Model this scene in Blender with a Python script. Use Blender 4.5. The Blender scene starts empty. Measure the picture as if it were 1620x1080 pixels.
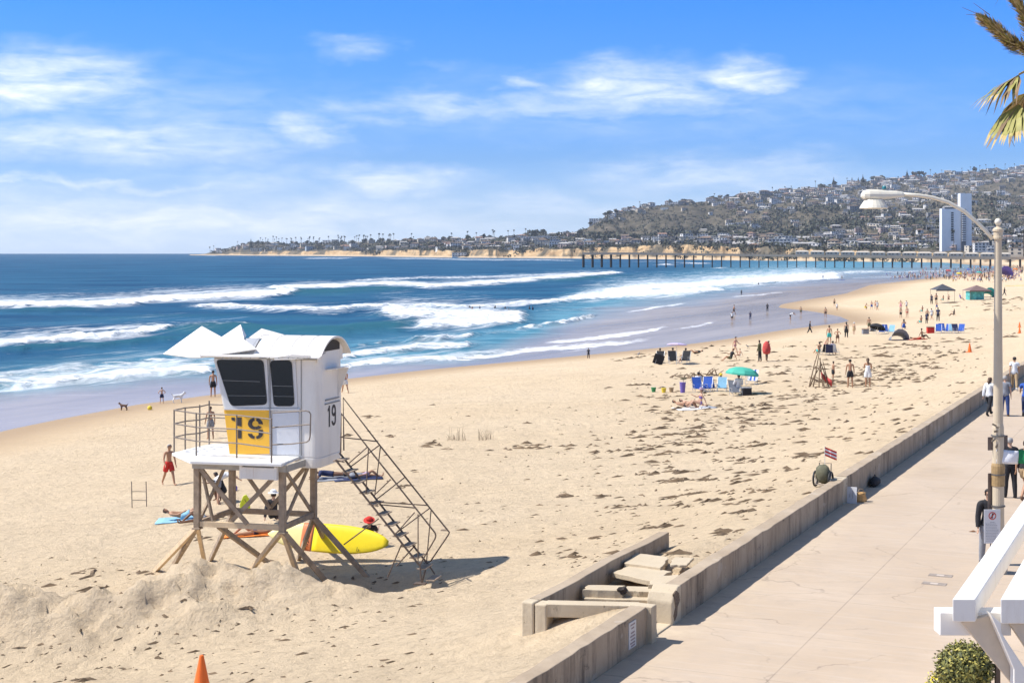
import bpy, bmesh, math, random
import numpy as np
from mathutils import Vector, Matrix, Euler, noise as mnoise

# ------------------------------------------------------------------ camera, sky, sun, exposure
scene = bpy.context.scene
COL = scene.collection
F, CX, VH, CZ = 2400.0, 810.0, 397.0, 10.6      # focal length and principal point measured on the photograph
cam_data = bpy.data.cameras.new('camera')
cam = bpy.data.objects.new('camera', cam_data)
COL.objects.link(cam)
cam.location = (0, 0, CZ)
cam.rotation_euler = (math.radians(90), 0, 0)
cam_data.sensor_width = 36.0
cam_data.lens = 36.0 * F / 1620.0
cam_data.shift_y = (VH - 540.0) / 1620.0
cam_data.clip_start = 0.2
cam_data.clip_end = 30000
scene.camera = cam

SUN_DIR = Vector((0.76, 0.0, -1.0)).normalized()     # direction the light travels
sun_el = math.asin(-SUN_DIR.z)
sd = bpy.data.lights.new('sun', 'SUN')
sd.energy = 4.4
sd.angle = math.radians(0.53)
sd.color = (1.0, 0.955, 0.89)
so = bpy.data.objects.new('sun', sd)
so.rotation_euler = SUN_DIR.to_track_quat('-Z', 'Y').to_euler()
COL.objects.link(so)

vs = scene.view_settings
scene.display_settings.display_device = 'sRGB'
vs.view_transform = 'Standard'
vs.look = 'None'
vs.exposure = 0.53
vs.gamma = 1.0
vs.use_curve_mapping = False
scene.cycles.max_bounces = 6
scene.cycles.volume_bounces = 0

class NT:
    """tiny node-tree helper"""
    def __init__(s, nt):
        s.nt = nt
    def n(s, t, **kw):
        nd = s.nt.nodes.new(t)
        for k, v in kw.items():
            if k == 'ins':
                for a, b in v.items():
                    s.put(nd, a, b)
            else:
                setattr(nd, k, v)
        return nd
    def put(s, nd, key, val):
        sock = nd.inputs[key]
        if isinstance(val, bpy.types.NodeSocket):
            s.nt.links.new(val, sock)
        elif isinstance(val, bpy.types.Node):
            s.nt.links.new(val.outputs[0], sock)
        else:
            sock.default_value = val
    def m(s, op, a, b=None, c=None, clamp=False):
        nd = s.nt.nodes.new('ShaderNodeMath'); nd.operation = op; nd.use_clamp = clamp
        s.put(nd, 0, a)
        if b is not None: s.put(nd, 1, b)
        if c is not None: s.put(nd, 2, c)
        return nd.outputs[0]
    def mix(s, fac, a, b, mode='MIX'):
        nd = s.nt.nodes.new('ShaderNodeMix'); nd.data_type = 'RGBA'; nd.blend_type = mode
        s.put(nd, 0, fac); s.put(nd, 6, c4(a)); s.put(nd, 7, c4(b))
        return nd.outputs[2]
    def ramp(s, fac, stops, interp='LINEAR'):
        nd = s.nt.nodes.new('ShaderNodeValToRGB'); nd.color_ramp.interpolation = interp
        cr = nd.color_ramp
        while len(cr.elements) < len(stops): cr.elements.new(0.5)
        for e, (p, c) in zip(cr.elements, stops):
            e.position = p
            e.color = c4(c) if not isinstance(c, (int, float)) else (c, c, c, 1)
        s.put(nd, 0, fac)
        return nd.outputs[0]
    def mapr(s, v, a, b, c=0.0, d=1.0, smooth=False):
        nd = s.nt.nodes.new('ShaderNodeMapRange')
        if smooth: nd.interpolation_type = 'SMOOTHSTEP'
        s.put(nd, 0, v); s.put(nd, 1, a); s.put(nd, 2, b); s.put(nd, 3, c); s.put(nd, 4, d)
        return nd.outputs[0]
    def noise(s, vec, scale, detail=3.0, rough=0.55, dist=0.0):
        nd = s.nt.nodes.new('ShaderNodeTexNoise')
        if vec is not None: s.put(nd, 'Vector', vec)
        s.put(nd, 'Scale', scale); s.put(nd, 'Detail', detail); s.put(nd, 'Roughness', rough); s.put(nd, 'Distortion', dist)
        return nd.outputs[0]
    def scale(s, vec, sc, loc=(0, 0, 0), rot=(0, 0, 0)):
        nd = s.nt.nodes.new('ShaderNodeMapping')
        s.put(nd, 0, vec); nd.inputs[1].default_value = loc; nd.inputs[2].default_value = rot; nd.inputs[3].default_value = sc
        return nd.outputs[0]

def c4(c):
    if isinstance(c, (tuple, list)) and len(c) == 3:
        return (c[0], c[1], c[2], 1.0)
    return c

# ---- world: Nishita sky with thin cirrus, placed by compass direction and height
world = bpy.data.worlds.new('World'); scene.world = world
world.use_nodes = True
W = NT(world.node_tree); world.node_tree.nodes.clear()
sky = W.n('ShaderNodeTexSky', sky_type='NISHITA', sun_disc=False, sun_elevation=sun_el,
          sun_rotation=math.atan2(-SUN_DIR.x, -SUN_DIR.y), altitude=10.0, air_density=1.0, dust_density=0.55, ozone_density=2.6)
tc = W.n('ShaderNodeTexCoord')
sep = W.n('ShaderNodeSeparateXYZ'); W.put(sep, 0, tc.outputs['Generated'])
az = W.m('ARCTAN2', sep.outputs[0], sep.outputs[1])
el = W.m('ARCSINE', sep.outputs[2])
cvec = W.n('ShaderNodeCombineXYZ', ins={0: az, 1: el})
warp1 = W.noise(W.scale(cvec, (14, 40, 1)), 1.0, 5, 0.6)
warp2 = W.noise(W.scale(cvec, (16, 30, 1), (7.3, 2.1, 0)), 1.0, 5, 0.6)
azw = W.m('ADD', az, W.m('MULTIPLY', W.m('SUBTRACT', warp1, 0.5), 0.10))
elw = W.m('ADD', el, W.m('MULTIPLY', W.m('SUBTRACT', warp2, 0.5), 0.035))
wisp = W.noise(W.scale(cvec, (20, 90, 1), (1.7, 4.0, 0), (0, 0, -0.12)), 1.0, 8, 0.62, 0.4)
fine = W.noise(W.scale(cvec, (60, 160, 1), (1.7, 4.0, 0), (0, 0, 0.25)), 1.0, 6, 0.6, 0.2)
CLOUDS = [(50, 128, 150, 44, .95), (215, 165, 70, 26, .40), (150, 222, 300, 36, .75), (485, 208, 70, 26, .70),
          (562, 70, 66, 18, .42), (690, 112, 60, 10, .2), (700, 168, 190, 24, .55), (1010, 138, 140, 34, .95), (1180, 120, 80, 22, .85),
          (830, 140, 50, 12, .55), (950, 175, 240, 16, .5), (1010, 268, 90, 16, .5), (1130, 275, 190, 30, .60), (620, 292, 120, 22, .75), (430, 290, 120, 26, .45),
          (120, 294, 280, 7, .65), (250, 350, 520, 38, .85), (1290, 185, 90, 16, .18), (880, 330, 330, 26, .45), (1000, 172, 520, 60, .22), (150, 190, 360, 90, .30)]
dens = None
for (px, py, rx, ry, st) in CLOUDS:
    a0 = math.atan2(px - CX, F); e0 = math.atan2(VH - py, math.hypot(F, px - CX))
    dx = W.m('DIVIDE', W.m('SUBTRACT', azw, a0), rx / F)
    dy = W.m('DIVIDE', W.m('SUBTRACT', elw, e0), ry / F)
    d2 = W.m('ADD', W.m('MULTIPLY', dx, dx), W.m('MULTIPLY', dy, dy))
    g = W.m('MULTIPLY', W.m('EXPONENT', W.m('MULTIPLY', d2, -0.9)), st)
    dens = g if dens is None else W.m('MAXIMUM', dens, g)
wf = W.mapr(wisp, 0.32, 0.68, 0.30, 1.20)
ff = W.mapr(fine, 0.3, 0.7, 0.86, 1.08)
cl = W.m('MULTIPLY', W.m('MULTIPLY', dens, wf), ff)
cl = W.mapr(cl, 0.04, 0.92, 0.0, 0.95)
cl = W.m('MULTIPLY', cl, W.mapr(el, -0.01, 0.0, 0.0, 1.0))
tint = W.ramp(W.mapr(el, 0.0, 0.5, 0.0, 1.0), [(0.0, (0.40, 0.52, 0.85)), (0.04, (0.28, 0.375, 0.62)), (0.12, (0.120, 0.232, 0.46)), (0.32, (0.046, 0.208, 0.51)), (0.5, (0.20, 0.28, 0.40)), (1.0, (0.33, 0.34, 0.34))])
tint = W.mix(1.0, tint, (2.75, 2.78, 2.82), 'MULTIPLY')
skyc = W.mix(1.0, sky.outputs[0], tint, 'MULTIPLY')
skyc = W.mix(cl, skyc, (8.0, 8.5, 9.3))
bg = W.n('ShaderNodeBackground', ins={'Color': skyc, 'Strength': 0.10})
wo = W.n('ShaderNodeOutputWorld'); world.node_tree.links.new(bg.outputs[0], wo.inputs[0])

# ------------------------------------------------------------------ helpers
def R(d): return math.radians(d)
def G(px, py, z=0.0):
    """ground point at height z that the photograph shows at (px, py)"""
    d = F * (CZ - z) / (py - VH)
    return Vector(((px - CX) * d / F, d, z))
def AT(px, py, d):
    """point at distance d along the view axis"""
    return Vector(((px - CX) * d / F, d, CZ - (py - VH) * d / F))

MATS = {}
def mat(name, col, rough=0.6, metal=0.0, var=0.10, vscale=6.0, bump=0.0, bscale=40.0, spec=0.5, col2=None, coords='Object', emit=None, alpha=None):
    if name in MATS: return MATS[name]
    m = bpy.data.materials.new(name); m.use_nodes = True
    N = NT(m.node_tree); m.node_tree.nodes.clear()
    out = N.n('ShaderNodeOutputMaterial'); p = N.n('ShaderNodeBsdfPrincipled')
    N.nt.links.new(p.outputs[0], out.inputs[0])
    t = N.n('ShaderNodeTexCoord')
    v = t.outputs[coords]
    nz = N.noise(v, vscale, 4)
    lo = tuple(c * (1 - var) for c in col); hi = tuple(min(1, c * (1 + var)) for c in col) if col2 is None else col2
    N.put(p, 'Base Color', N.ramp(nz, [(0.3, lo), (0.7, hi)]))
    N.put(p, 'Roughness', rough); N.put(p, 'Metallic', metal); p.inputs['Specular IOR Level'].default_value = spec
    if bump:
        b = N.n('ShaderNodeBump', ins={'Strength': bump, 'Distance': 0.02, 'Height': N.noise(v, bscale, 4)})
        N.put(p, 'Normal', b)
    if alpha is not None: p.inputs['Alpha'].default_value = alpha
    MATS[name] = m
    return m

def new_mat(name):
    m = bpy.data.materials.new(name); m.use_nodes = True
    N = NT(m.node_tree); m.node_tree.nodes.clear()
    out = N.n('ShaderNodeOutputMaterial'); p = N.n('ShaderNodeBsdfPrincipled')
    N.nt.links.new(p.outputs[0], out.inputs[0])
    MATS[name] = m
    return m, N, p, out

class MB:
    """collects shapes and links them as ONE mesh object"""
    def __init__(s): s.v = []; s.f = []; s.mi = []
    def add(s, vs_, fs, mi=0):
        o = len(s.v); s.v.extend([tuple(v) for v in vs_]); s.f.extend([tuple(i + o for i in f) for f in fs]); s.mi.extend([mi] * len(fs))
        return s
    def box(s, c, d, rot=None, mi=0, taper=1.0):
        x, y, z = d[0] / 2, d[1] / 2, d[2] / 2
        P = [Vector((sx * x * (taper if sz > 0 else 1), sy * y * (taper if sz > 0 else 1), sz * z)) for sz in (-1, 1) for sy in (-1, 1) for sx in (-1, 1)]
        if rot is not None:
            Mx = rot if isinstance(rot, Matrix) else Euler(rot).to_matrix()
            P = [Mx @ p for p in P]
        c = Vector(c); P = [p + c for p in P]
        return s.add(P, [(0, 2, 3, 1), (4, 5, 7, 6), (0, 1, 5, 4), (2, 6, 7, 3), (0, 4, 6, 2), (1, 3, 7, 5)], mi)
    def bar(s, a, b, w, h=None, mi=0):
        """square bar from a to b, w across, h in the vertical sense"""
        a = Vector(a); b = Vector(b); h = h or w
        d = (b - a); L = d.length
        if L < 1e-6: return s
        d.normalize()
        up = Vector((0, 0, 1)) if abs(d.z) < 0.97 else Vector((0, 1, 0))
        r = d.cross(up).normalized(); u = r.cross(d).normalized()
        P = []
        for q in (a, b):
            for (i, j) in ((-1, -1), (1, -1), (1, 1), (-1, 1)):
                P.append(q + r * (i * w / 2) + u * (j * h / 2))
        return s.add(P, [(0, 1, 2, 3), (7, 6, 5, 4), (0, 4, 5, 1), (1, 5, 6, 2), (2, 6, 7, 3), (3, 7, 4, 0)], mi)
    def tube(s, pts, r, n=8, mi=0, cap=True):
        pts = [Vector(p) for p in pts]; rs = r if isinstance(r, (list, tuple)) else [r] * len(pts)
        rings = []; u = None
        for i, p in enumerate(pts):
            d = (pts[min(i + 1, len(pts) - 1)] - pts[max(i - 1, 0)])
            if d.length < 1e-7: d = Vector((0, 0, 1))
            d.normalize()
            if u is None:
                u = d.cross(Vector((0, 0, 1)) if abs(d.z) < 0.9 else Vector((1, 0, 0))).normalized()
            else:
                u = (u - d * u.dot(d))
                u = u.normalized() if u.length > 1e-6 else d.orthogonal().normalized()
            w = d.cross(u)
            rings.append([p + (u * math.cos(2 * math.pi * k / n) + w * math.sin(2 * math.pi * k / n)) * rs[i] for k in range(n)])
        V = [q for rg in rings for q in rg]; Fs = []
        for i in range(len(rings) - 1):
            for k in range(n):
                Fs.append((i * n + k, i * n + (k + 1) % n, (i + 1) * n + (k + 1) % n, (i + 1) * n + k))
        if cap:
            Fs.append(tuple(range(n - 1, -1, -1))); Fs.append(tuple(range((len(rings) - 1) * n, len(rings) * n)))
        return s.add(V, Fs, mi)
    def lathe(s, c, prof, n=16, mi=0, M=None):
        c = Vector(c); V = []; Fs = []
        for (r, z) in prof:
            for k in range(n):
                p = Vector((r * math.cos(2 * math.pi * k / n), r * math.sin(2 * math.pi * k / n), z))
                if M is not None: p = M @ p
                V.append(p + c)
        for i in range(len(prof) - 1):
            for k in range(n):
                Fs.append((i * n + k, i * n + (k + 1) % n, (i + 1) * n + (k + 1) % n, (i + 1) * n + k))
        if prof[0][0] > 1e-4: Fs.append(tuple(range(n - 1, -1, -1)))
        if prof[-1][0] > 1e-4: Fs.append(tuple(range((len(prof) - 1) * n, len(prof) * n)))
        return s.add(V, Fs, mi)
    def prism(s, poly, offset, mi=0):
        """polygon (list of points) extruded by vector offset"""
        P = [Vector(p) for p in poly]; o = Vector(offset); n = len(P)
        V = P + [p + o for p in P]
        Fs = [tuple(range(n - 1, -1, -1)), tuple(range(n, 2 * n))] + [(i, (i + 1) % n, n + (i + 1) % n, n + i) for i in range(n)]
        return s.add(V, Fs, mi)
    def ico(s, c, r, sub=1, jit=0.0, seed=0, mi=0, sq=(1, 1, 1)):
        bm = bmesh.new(); bmesh.ops.create_icosphere(bm, subdivisions=sub, radius=1.0)
        c = Vector(c); rnd = random.Random(seed)
        V = []
        off = Vector((rnd.random() * 90, rnd.random() * 90, rnd.random() * 90))
        for v in bm.verts:
            p = v.co.copy()
            k = 1 + jit * (mnoise.noise(p * 1.7 + off) * 1.3 + rnd.uniform(-.3, .3)) if jit else 1
            V.append(c + Vector((p.x * sq[0], p.y * sq[1], p.z * sq[2])) * (r * k))
        Fs = [tuple(v.index for v in f.verts) for f in bm.faces]
        bm.free()
        return s.add(V, Fs, mi)
    def mesh(s, name):
        me = bpy.data.meshes.new(name)
        me.from_pydata(s.v, [], s.f)
        me.polygons.foreach_set('material_index', s.mi)
        bm = bmesh.new(); bm.from_mesh(me); bmesh.ops.recalc_face_normals(bm, faces=bm.faces); bm.to_mesh(me); bm.free()
        me.update()
        return me
    def build(s, name, mats, parent=None, smooth=False, bevel=0.0, loc=None):
        me = s.mesh(name)
        for m in (mats if isinstance(mats, (list, tuple)) else [mats]): me.materials.append(m)
        if smooth: me.polygons.foreach_set('use_smooth', [True] * len(me.polygons))
        o = bpy.data.objects.new(name, me); COL.objects.link(o)
        if parent is not None: o.parent = parent
        if loc is not None: o.location = loc
        if bevel:
            bv = o.modifiers.new('bevel', 'BEVEL'); bv.width = bevel; bv.segments = 2; bv.limit_method = 'ANGLE'
        return o

def tag(o, label=None, cat=None, group=None, kind=None):
    if label: o['label'] = label
    if cat: o['category'] = cat
    if group: o['group'] = group
    if kind: o['kind'] = kind
    return o
def empty(name, loc, rz=0.0, label=None, cat=None, group=None):
    o = bpy.data.objects.new(name, None); o.location = loc; o.rotation_euler = (0, 0, rz); o.empty_display_size = 0.2
    COL.objects.link(o)
    return tag(o, label, cat, group)
def kids(o): return [c for c in COL.objects if c.parent == o]
def copy_tree(o, parent=None, _map=None):
    c = o.copy(); COL.objects.link(c)
    if parent is not None: c.parent = parent
    for ch in list(o.children): copy_tree(ch, c)
    return c
def np_mesh(name, V, Q, mats, smooth=True, attrs=None, kind=None, label=None, cat=None):
    me = bpy.data.meshes.new(name)
    V = np.asarray(V, dtype=np.float32); Q = np.asarray(Q, dtype=np.int32)
    me.vertices.add(len(V)); me.vertices.foreach_set('co', V.ravel())
    k = Q.shape[1]
    me.loops.add(Q.size); me.loops.foreach_set('vertex_index', Q.ravel())
    me.polygons.add(len(Q)); me.polygons.foreach_set('loop_start', np.arange(0, Q.size, k, dtype=np.int32))
    me.polygons.foreach_set('use_smooth', np.full(len(Q), smooth, dtype=bool))
    me.update(calc_edges=True)
    for an, av in (attrs or {}).items():
        at = me.attributes.new(an, 'FLOAT', 'POINT'); at.data.foreach_set('value', np.asarray(av, dtype=np.float32).ravel())
    for m in (mats if isinstance(mats, (list, tuple)) else [mats]): me.materials.append(m)
    o = bpy.data.objects.new(name, me); COL.objects.link(o)
    tag(o, label, cat, None, kind)
    return o
def grid_quads(nr, nc):
    i = np.arange(nr * nc).reshape(nr, nc)
    return np.stack([i[:-1, :-1], i[:-1, 1:], i[1:, 1:], i[1:, :-1]], -1).reshape(-1, 4)
# deterministic 2-D value noise for terrain
_rs = np.random.RandomState(11); _perm = _rs.rand(256, 256).astype(np.float32)
def vnoise(x, y):
    xi = np.floor(x).astype(int); yi = np.floor(y).astype(int); fx = x - xi; fy = y - yi
    fx = fx * fx * (3 - 2 * fx); fy = fy * fy * (3 - 2 * fy)
    a = _perm[xi % 256, yi % 256]; b = _perm[(xi + 1) % 256, yi % 256]; c = _perm[xi % 256, (yi + 1) % 256]; d = _perm[(xi + 1) % 256, (yi + 1) % 256]
    return (a * (1 - fx) + b * fx) * (1 - fy) + (c * (1 - fx) + d * fx) * fy - 0.5
def fbm(x, y, o=4, g=0.5):
    s = 0; a = 1
    for k in range(o):
        s = s + a * vnoise(x + 13.7 * k, y + 5.1 * k); x = x * 2.03; y = y * 2.03; a *= g
    return s
def interp(tab, x):
    return np.interp(x, [t[0] for t in tab], [t[1] for t in tab])
def polyline_dist(P, pts):
    """unsigned distance and side of many points P (n,2) to a polyline"""
    best = np.full(len(P), 1e9); side = np.zeros(len(P))
    for a, b in zip(pts[:-1], pts[1:]):
        a = np.array(a[:2]); b = np.array(b[:2]); ab = b - a; L2 = ab @ ab
        t = np.clip(((P - a) @ ab) / L2, 0, 1); q = a + t[:, None] * ab
        d = np.hypot(*(P - q).T)
        cr = ab[0] * (P[:, 1] - a[1]) - ab[1] * (P[:, 0] - a[0])
        m = d < best - 1e-9
        best[m] = d[m]; side[m] = np.sign(cr[m])
    return best, side
# ------------------------------------------------------------------ the lie of the land
WD = Vector((0.4135, 0.9105)); WN = Vector((-0.9105, 0.4135))     # along the seawall, and seaward
WORG = Vector((3.11, 28.98))
BW = 3.5                                                          # boardwalk height
def SW(s, w):   # metres along the wall and metres seaward of its boardwalk face -> x, y
    p = WORG + WD * s + WN * w
    return p
def toSW(x, y):
    dx = x - WORG.x; dy = y - WORG.y
    return dx * WD.x + dy * WD.y, dx * WN.x + dy * WN.y

SHORE_PX = [(-900, 1100), (-420, 830), (-150, 735), (0, 693), (60, 678), (130, 663), (250, 640), (400, 620), (545, 603), (700, 585), (850, 571), (1000, 557), (1100, 546),
            (1180, 535), (1250, 523), (1310, 515), (1345, 511), (1362, 507), (1345, 500), (1300, 492), (1245, 486), (1250, 481), (1287, 474), (1349, 464), (1384, 451), (1460, 442), (1560, 431), (1620, 426)]
SHORE = [G(px, py, 0.05).to_2d() for px, py in SHORE_PX]
SHORE += [Vector((330, 1010)), Vector((350, 1150)), Vector((400, 1400))]

def sand_z(x, y, detail=True):
    x = np.atleast_1d(np.asarray(x, float)); y = np.atleast_1d(np.asarray(y, float))
    P = np.stack([x, y], 1)
    d, side = polyline_dist(P, SHORE)
    d = np.where(side < 0, d, -d)                 # landward positive
    s, w = toSW(x, y)
    wp = np.maximum(w - 0.3, 0.0)
    dd = np.maximum(d, 0)
    t = dd / (dd + wp + 1e-6)
    z = 0.05 + 2.5 * t ** 0.72 * np.minimum(1, 0.35 + dd / 32.0) + 1.5 * np.exp(-(wp / 5.0) ** 1.5) * np.minimum(1, dd / 12)
    z = np.where(d < 0, 0.05 + 0.03 * d, z)
    z = np.maximum(z, -1.5)
    if detail:
        amp = np.clip(dd / 12.0, 0, 1)
        z = z + amp * (0.16 * fbm(x / 9.0, y / 9.0, 3) + 0.07 * fbm(x / 1.6 + 40, y / 1.6, 3))
        # pushed-up sand around the lifeguard tower and the hollow scoured behind it
        cx, cy = -10.6, 36.5
        e = ((x - cx) * 0.985 + (y - cy) * 0.17) / 7.0; q = (-(x - cx) * 0.17 + (y - cy) * 0.985); q = np.where(q > 0, q / 1.2, q / 2.1)
        m1 = np.exp(-(e ** 4) - q ** 2)
        soft = fbm(x / 2.6 + 7, y / 2.2, 3, 0.5)
        m1 = np.clip(m1 * 1.25, 0, 1)
        z = z + m1 * (1.02 + 0.70 * soft + 0.62 * fbm(x / 1.0, y / .85, 5, 0.62)) + np.clip(m1 * 1.5, 0, 1) * 0.16 * fbm(x / .30 + 9, y / .30, 3)
        m2 = np.exp(-((x + 3.9) / 2.6) ** 2 - ((y - 38.3) / 1.5) ** 2)
        z = z - 0.5 * np.clip(m2 * 2.2 - 0.4, 0, 1)
        m3 = np.exp(-((x + 8.4) / 2.6) ** 2 - ((y - 39.3) / 1.5) ** 2)
        z = z + 0.12 * m3
        # the sand slips away inside the old stairway
        inn = (w > 0.25) & (w < 2.0) & (s > -1.7) & (s < 5.6)
        z = np.where(inn, np.minimum(z + .1, BW - 0.10 + 0.10 * (s + 1.7) + 0.06 * fbm(x / .4, y / .4, 3)), z)
        lw = (w > 0.3) & (w < 8) & (s < -1.7) & (s > -30)
        z = np.where(lw, z - 0.28 * np.clip((-1.7 - s) / 1.0, 0, 1) * np.clip((s + 30) / 20.0, 0, 1) * np.clip((6.5 - w) / 4.5, 0, 1), z)
    return z
def ZS(x, y): return float(sand_z([x], [y])[0])
def GS(px, py):
    """point of the beach surface seen at pixel (px, py)"""
    z = 1.5
    for _ in range(12):
        p = G(px, py, z); z = 0.5 * z + 0.5 * max(0.0, ZS(p.x, p.y))
    p = G(px, py, z); p.z = max(ZS(p.x, p.y), 0.0)
    return p

# ---- sand material
m, N, p, out = new_mat('beach_sand')
t = N.n('ShaderNodeTexCoord'); v = t.outputs['Object']
big = N.noise(v, 0.05, 4); mid = N.noise(v, 0.6, 5, 0.6); fin = N.noise(v, 9.0, 5, 0.7)
ad = N.n('ShaderNodeAttribute', attribute_name='damp'); am = N.n('ShaderNodeAttribute', attribute_name='rough_sand_bright')
fscl = None
vs1 = N.n('ShaderNodeTexVoronoi', feature='F1', ins={'Vector': N.scale(v, (1.0, 1.0, 1.0)), 'Scale': 2.6, 'Randomness': 1.0})
vs2 = N.n('ShaderNodeTexVoronoi', feature='F1', ins={'Vector': v, 'Scale': 6.5})
base = N.ramp(big, [(0.3, (0.70, 0.54, 0.35)), (0.7, (0.75, 0.60, 0.415))])
base = N.mix(N.mapr(mid, 0.35, 0.75, 0, 0.35), base, (0.50, 0.385, 0.255))
foot = N.m('MULTIPLY', N.mapr(vs1.outputs[0], 0.05, 0.28, 1.0, 0.0), N.mapr(mid, 0.42, 0.6, 0, 1))
base = N.mix(N.m('MULTIPLY', foot, 0.30), base, (0.40, 0.31, 0.20))
base = N.mix(N.m('MULTIPLY', am.outputs[2], 0.5), base, (0.70, 0.565, 0.41))  # sunlit paleness mixed into the mound's colour, as its near face is shaded
speck = N.mapr(N.noise(v, 5.0, 6, 0.75), 0.66, 0.74, 0, 1)
base = N.mix(N.m('MULTIPLY', speck, 0.5), base, (0.22, 0.155, 0.09))
base = N.mix(N.m('MULTIPLY', ad.outputs[2], 0.9), base, (0.37, 0.25, 0.135))
N.put(p, 'Base Color', base)
N.put(p, 'Roughness', N.mapr(ad.outputs[2], 0, 1, 0.95, 0.6)); p.inputs['Specular IOR Level'].default_value = 0.2
crumb = N.noise(v, 3.2, 8, 0.78, 0.3)
fle = N.noise(N.scale(v, (2.2, 6.0, 1.0), (3, 1, 0), (0, 0, -0.25)), 1.0, 7, 0.8)
patch = N.mapr(N.noise(v, 0.12, 4), 0.40, 0.6, 0.25, 1)
base = N.mix(N.m('MULTIPLY', N.mapr(fle, 0.64, 0.69, 0, 0.65), patch), base, (0.17, 0.12, 0.07))
base = N.mix(N.mapr(crumb, 0.50, 0.64, 0, 0.5), base, (0.42, 0.32, 0.21))
N.put(p, 'Base Color', base)
sps = N.n('ShaderNodeSeparateXYZ', ins={0: v})
trk = N.noise(N.n('ShaderNodeCombineXYZ', ins={0: N.m('ADD', N.m('MULTIPLY', sps.outputs[0], 0.06), N.m('MULTIPLY', sps.outputs[1], 0.02)), 1: N.m('ADD', N.m('MULTIPLY', sps.outputs[1], 1.9), N.m('MULTIPLY', sps.outputs[0], 0.12))}), 1.0, 4, 0.6)
trm = N.mapr(N.noise(v, 0.07, 3), 0.45, 0.6, 0, 1)
base = N.mix(N.m('MULTIPLY', N.mapr(trk, 0.54, 0.64, 0, 0.30), trm), base, (0.46, 0.35, 0.235))
N.put(p, 'Base Color', base)
mid = N.m('ADD', mid, N.m('MULTIPLY', N.m('MULTIPLY', trk, 1.2), trm))
h = N.m('ADD', N.m('MULTIPLY', vs1.outputs[0], 0.25), N.m('ADD', N.m('MULTIPLY', crumb, -0.9), N.m('ADD', N.m('MULTIPLY', fin, 0.35), N.m('MULTIPLY', mid, 0.5))))
bs = N.m('MULTIPLY', N.m('SUBTRACT', 1.0, ad.outputs[2]), 0.85)
N.put(p, 'Normal', N.n('ShaderNodeBump', ins={'Strength': bs, 'Distance': 0.22, 'Height': h}))
SAND = m

def build_beach():
    s = [-60, -50, -42, -36, -31, -27, -23, -20, -17, -14.5]
    while s[-1] < 34: s.append(s[-1] + 0.17)
    st = 0.17
    while s[-1] < 1500: st *= 1.018; s.append(s[-1] + st)
    w = [0.3]
    while w[-1] < 30: w.append(w[-1] + 0.17)
    st = 0.17
    while w[-1] < 520: st *= 1.035; w.append(w[-1] + st)
    S, Wd = np.meshgrid(np.array(s), np.array(w), indexing='ij')
    X = WORG.x + WD.x * S + WN.x * Wd; Y = WORG.y + WD.y * S + WN.y * Wd
    x = X.ravel(); y = Y.ravel()
    z = sand_z(x, y)
    d, side = polyline_dist(np.stack([x, y], 1), SHORE); d = np.where(side < 0, d, -d)
    rate = 3.5 + y * 0.02 + 3 * fbm(x / 20, y / 20, 2)
    damp = np.clip(1 - d / np.maximum(rate, 1.5), 0, 1) ** 0.8
    cx, cy = -10.6, 36.1
    e = ((x - cx) * 0.985 + (y - cy) * 0.17) / 7.4; q = (-(x - cx) * 0.17 + (y - cy) * 0.985) / 2.4
    rgh = np.exp(-(e ** 4) - q ** 2)
    o = np_mesh('beach_sand', np.stack([x, y, z], 1), grid_quads(len(s), len(w)), SAND, attrs={'damp': damp, 'rough_sand_bright': rgh}, kind='structure')
    return o
build_beach()

# ---- boardwalk and the ground behind it
m, N, p, out = new_mat('walk_concrete')
t = N.n('ShaderNodeTexCoord'); v = t.outputs['Object']
big = N.noise(v, 0.35, 4); mid = N.noise(v, 3.0, 5, 0.65); fin = N.noise(v, 60.0, 4)
base = N.ramp(big, [(0.3, (0.46, 0.355, 0.255)), (0.7, (0.53, 0.42, 0.315))])
base = N.mix(N.mapr(mid, 0.45, 0.75, 0, 0.4), base, (0.40, 0.33, 0.27))
base = N.mix(N.mapr(N.noise(v, 7.0, 6, 0.8), 0.66, 0.72, 0, 0.6), base, (0.20, 0.16, 0.13))
streak = N.noise(N.scale(v, (0.8, 9.0, 1), (0, 0, 0), (0, 0, math.atan2(WD.y, WD.x) - math.pi/2 + 0.0)), 1.0, 4)
base = N.mix(N.mapr(streak, 0.5, 0.75, 0, 0.22), base, (0.60, 0.53, 0.45))
sp = N.n('ShaderNodeSeparateXYZ', ins={0: t.outputs['Object']})
al = N.m('FRACT', N.m('DIVIDE', sp.outputs[1], 3.05)); ac = N.m('ABSOLUTE', N.m('SUBTRACT', sp.outputs[0], 2.63))
j1 = N.m('LESS_THAN', al, 0.006); j2 = N.m('LESS_THAN', ac, 0.014)
jn = N.m('MULTIPLY', N.m('MAXIMUM', j1, j2), N.mapr(mid, 0.3, 0.6, 0.35, 1))
base = N.mix(N.m('MULTIPLY', jn, 0.55), base, (0.22, 0.17, 0.135))
sn = N.m('MULTIPLY', N.mapr(sp.outputs[0], 0.1, 1.1, 1.0, 0.0), N.mapr(N.noise(v, 2.2, 5, .7), .35, .62, 0, 1))
base = N.mix(N.m('MULTIPLY', sn, 0.7), base, (0.60, 0.49, 0.35))
st1 = N.noise(v, 0.9, 7, 0.75, 0.6); st2 = N.noise(v, 0.28, 5, 0.7)
base = N.mix(N.m('MULTIPLY', N.mapr(st1, 0.56, 0.66, 0, 0.45), N.mapr(st2, 0.4, 0.6, 0, 1)), base, (0.33, 0.26, 0.20))
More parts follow.
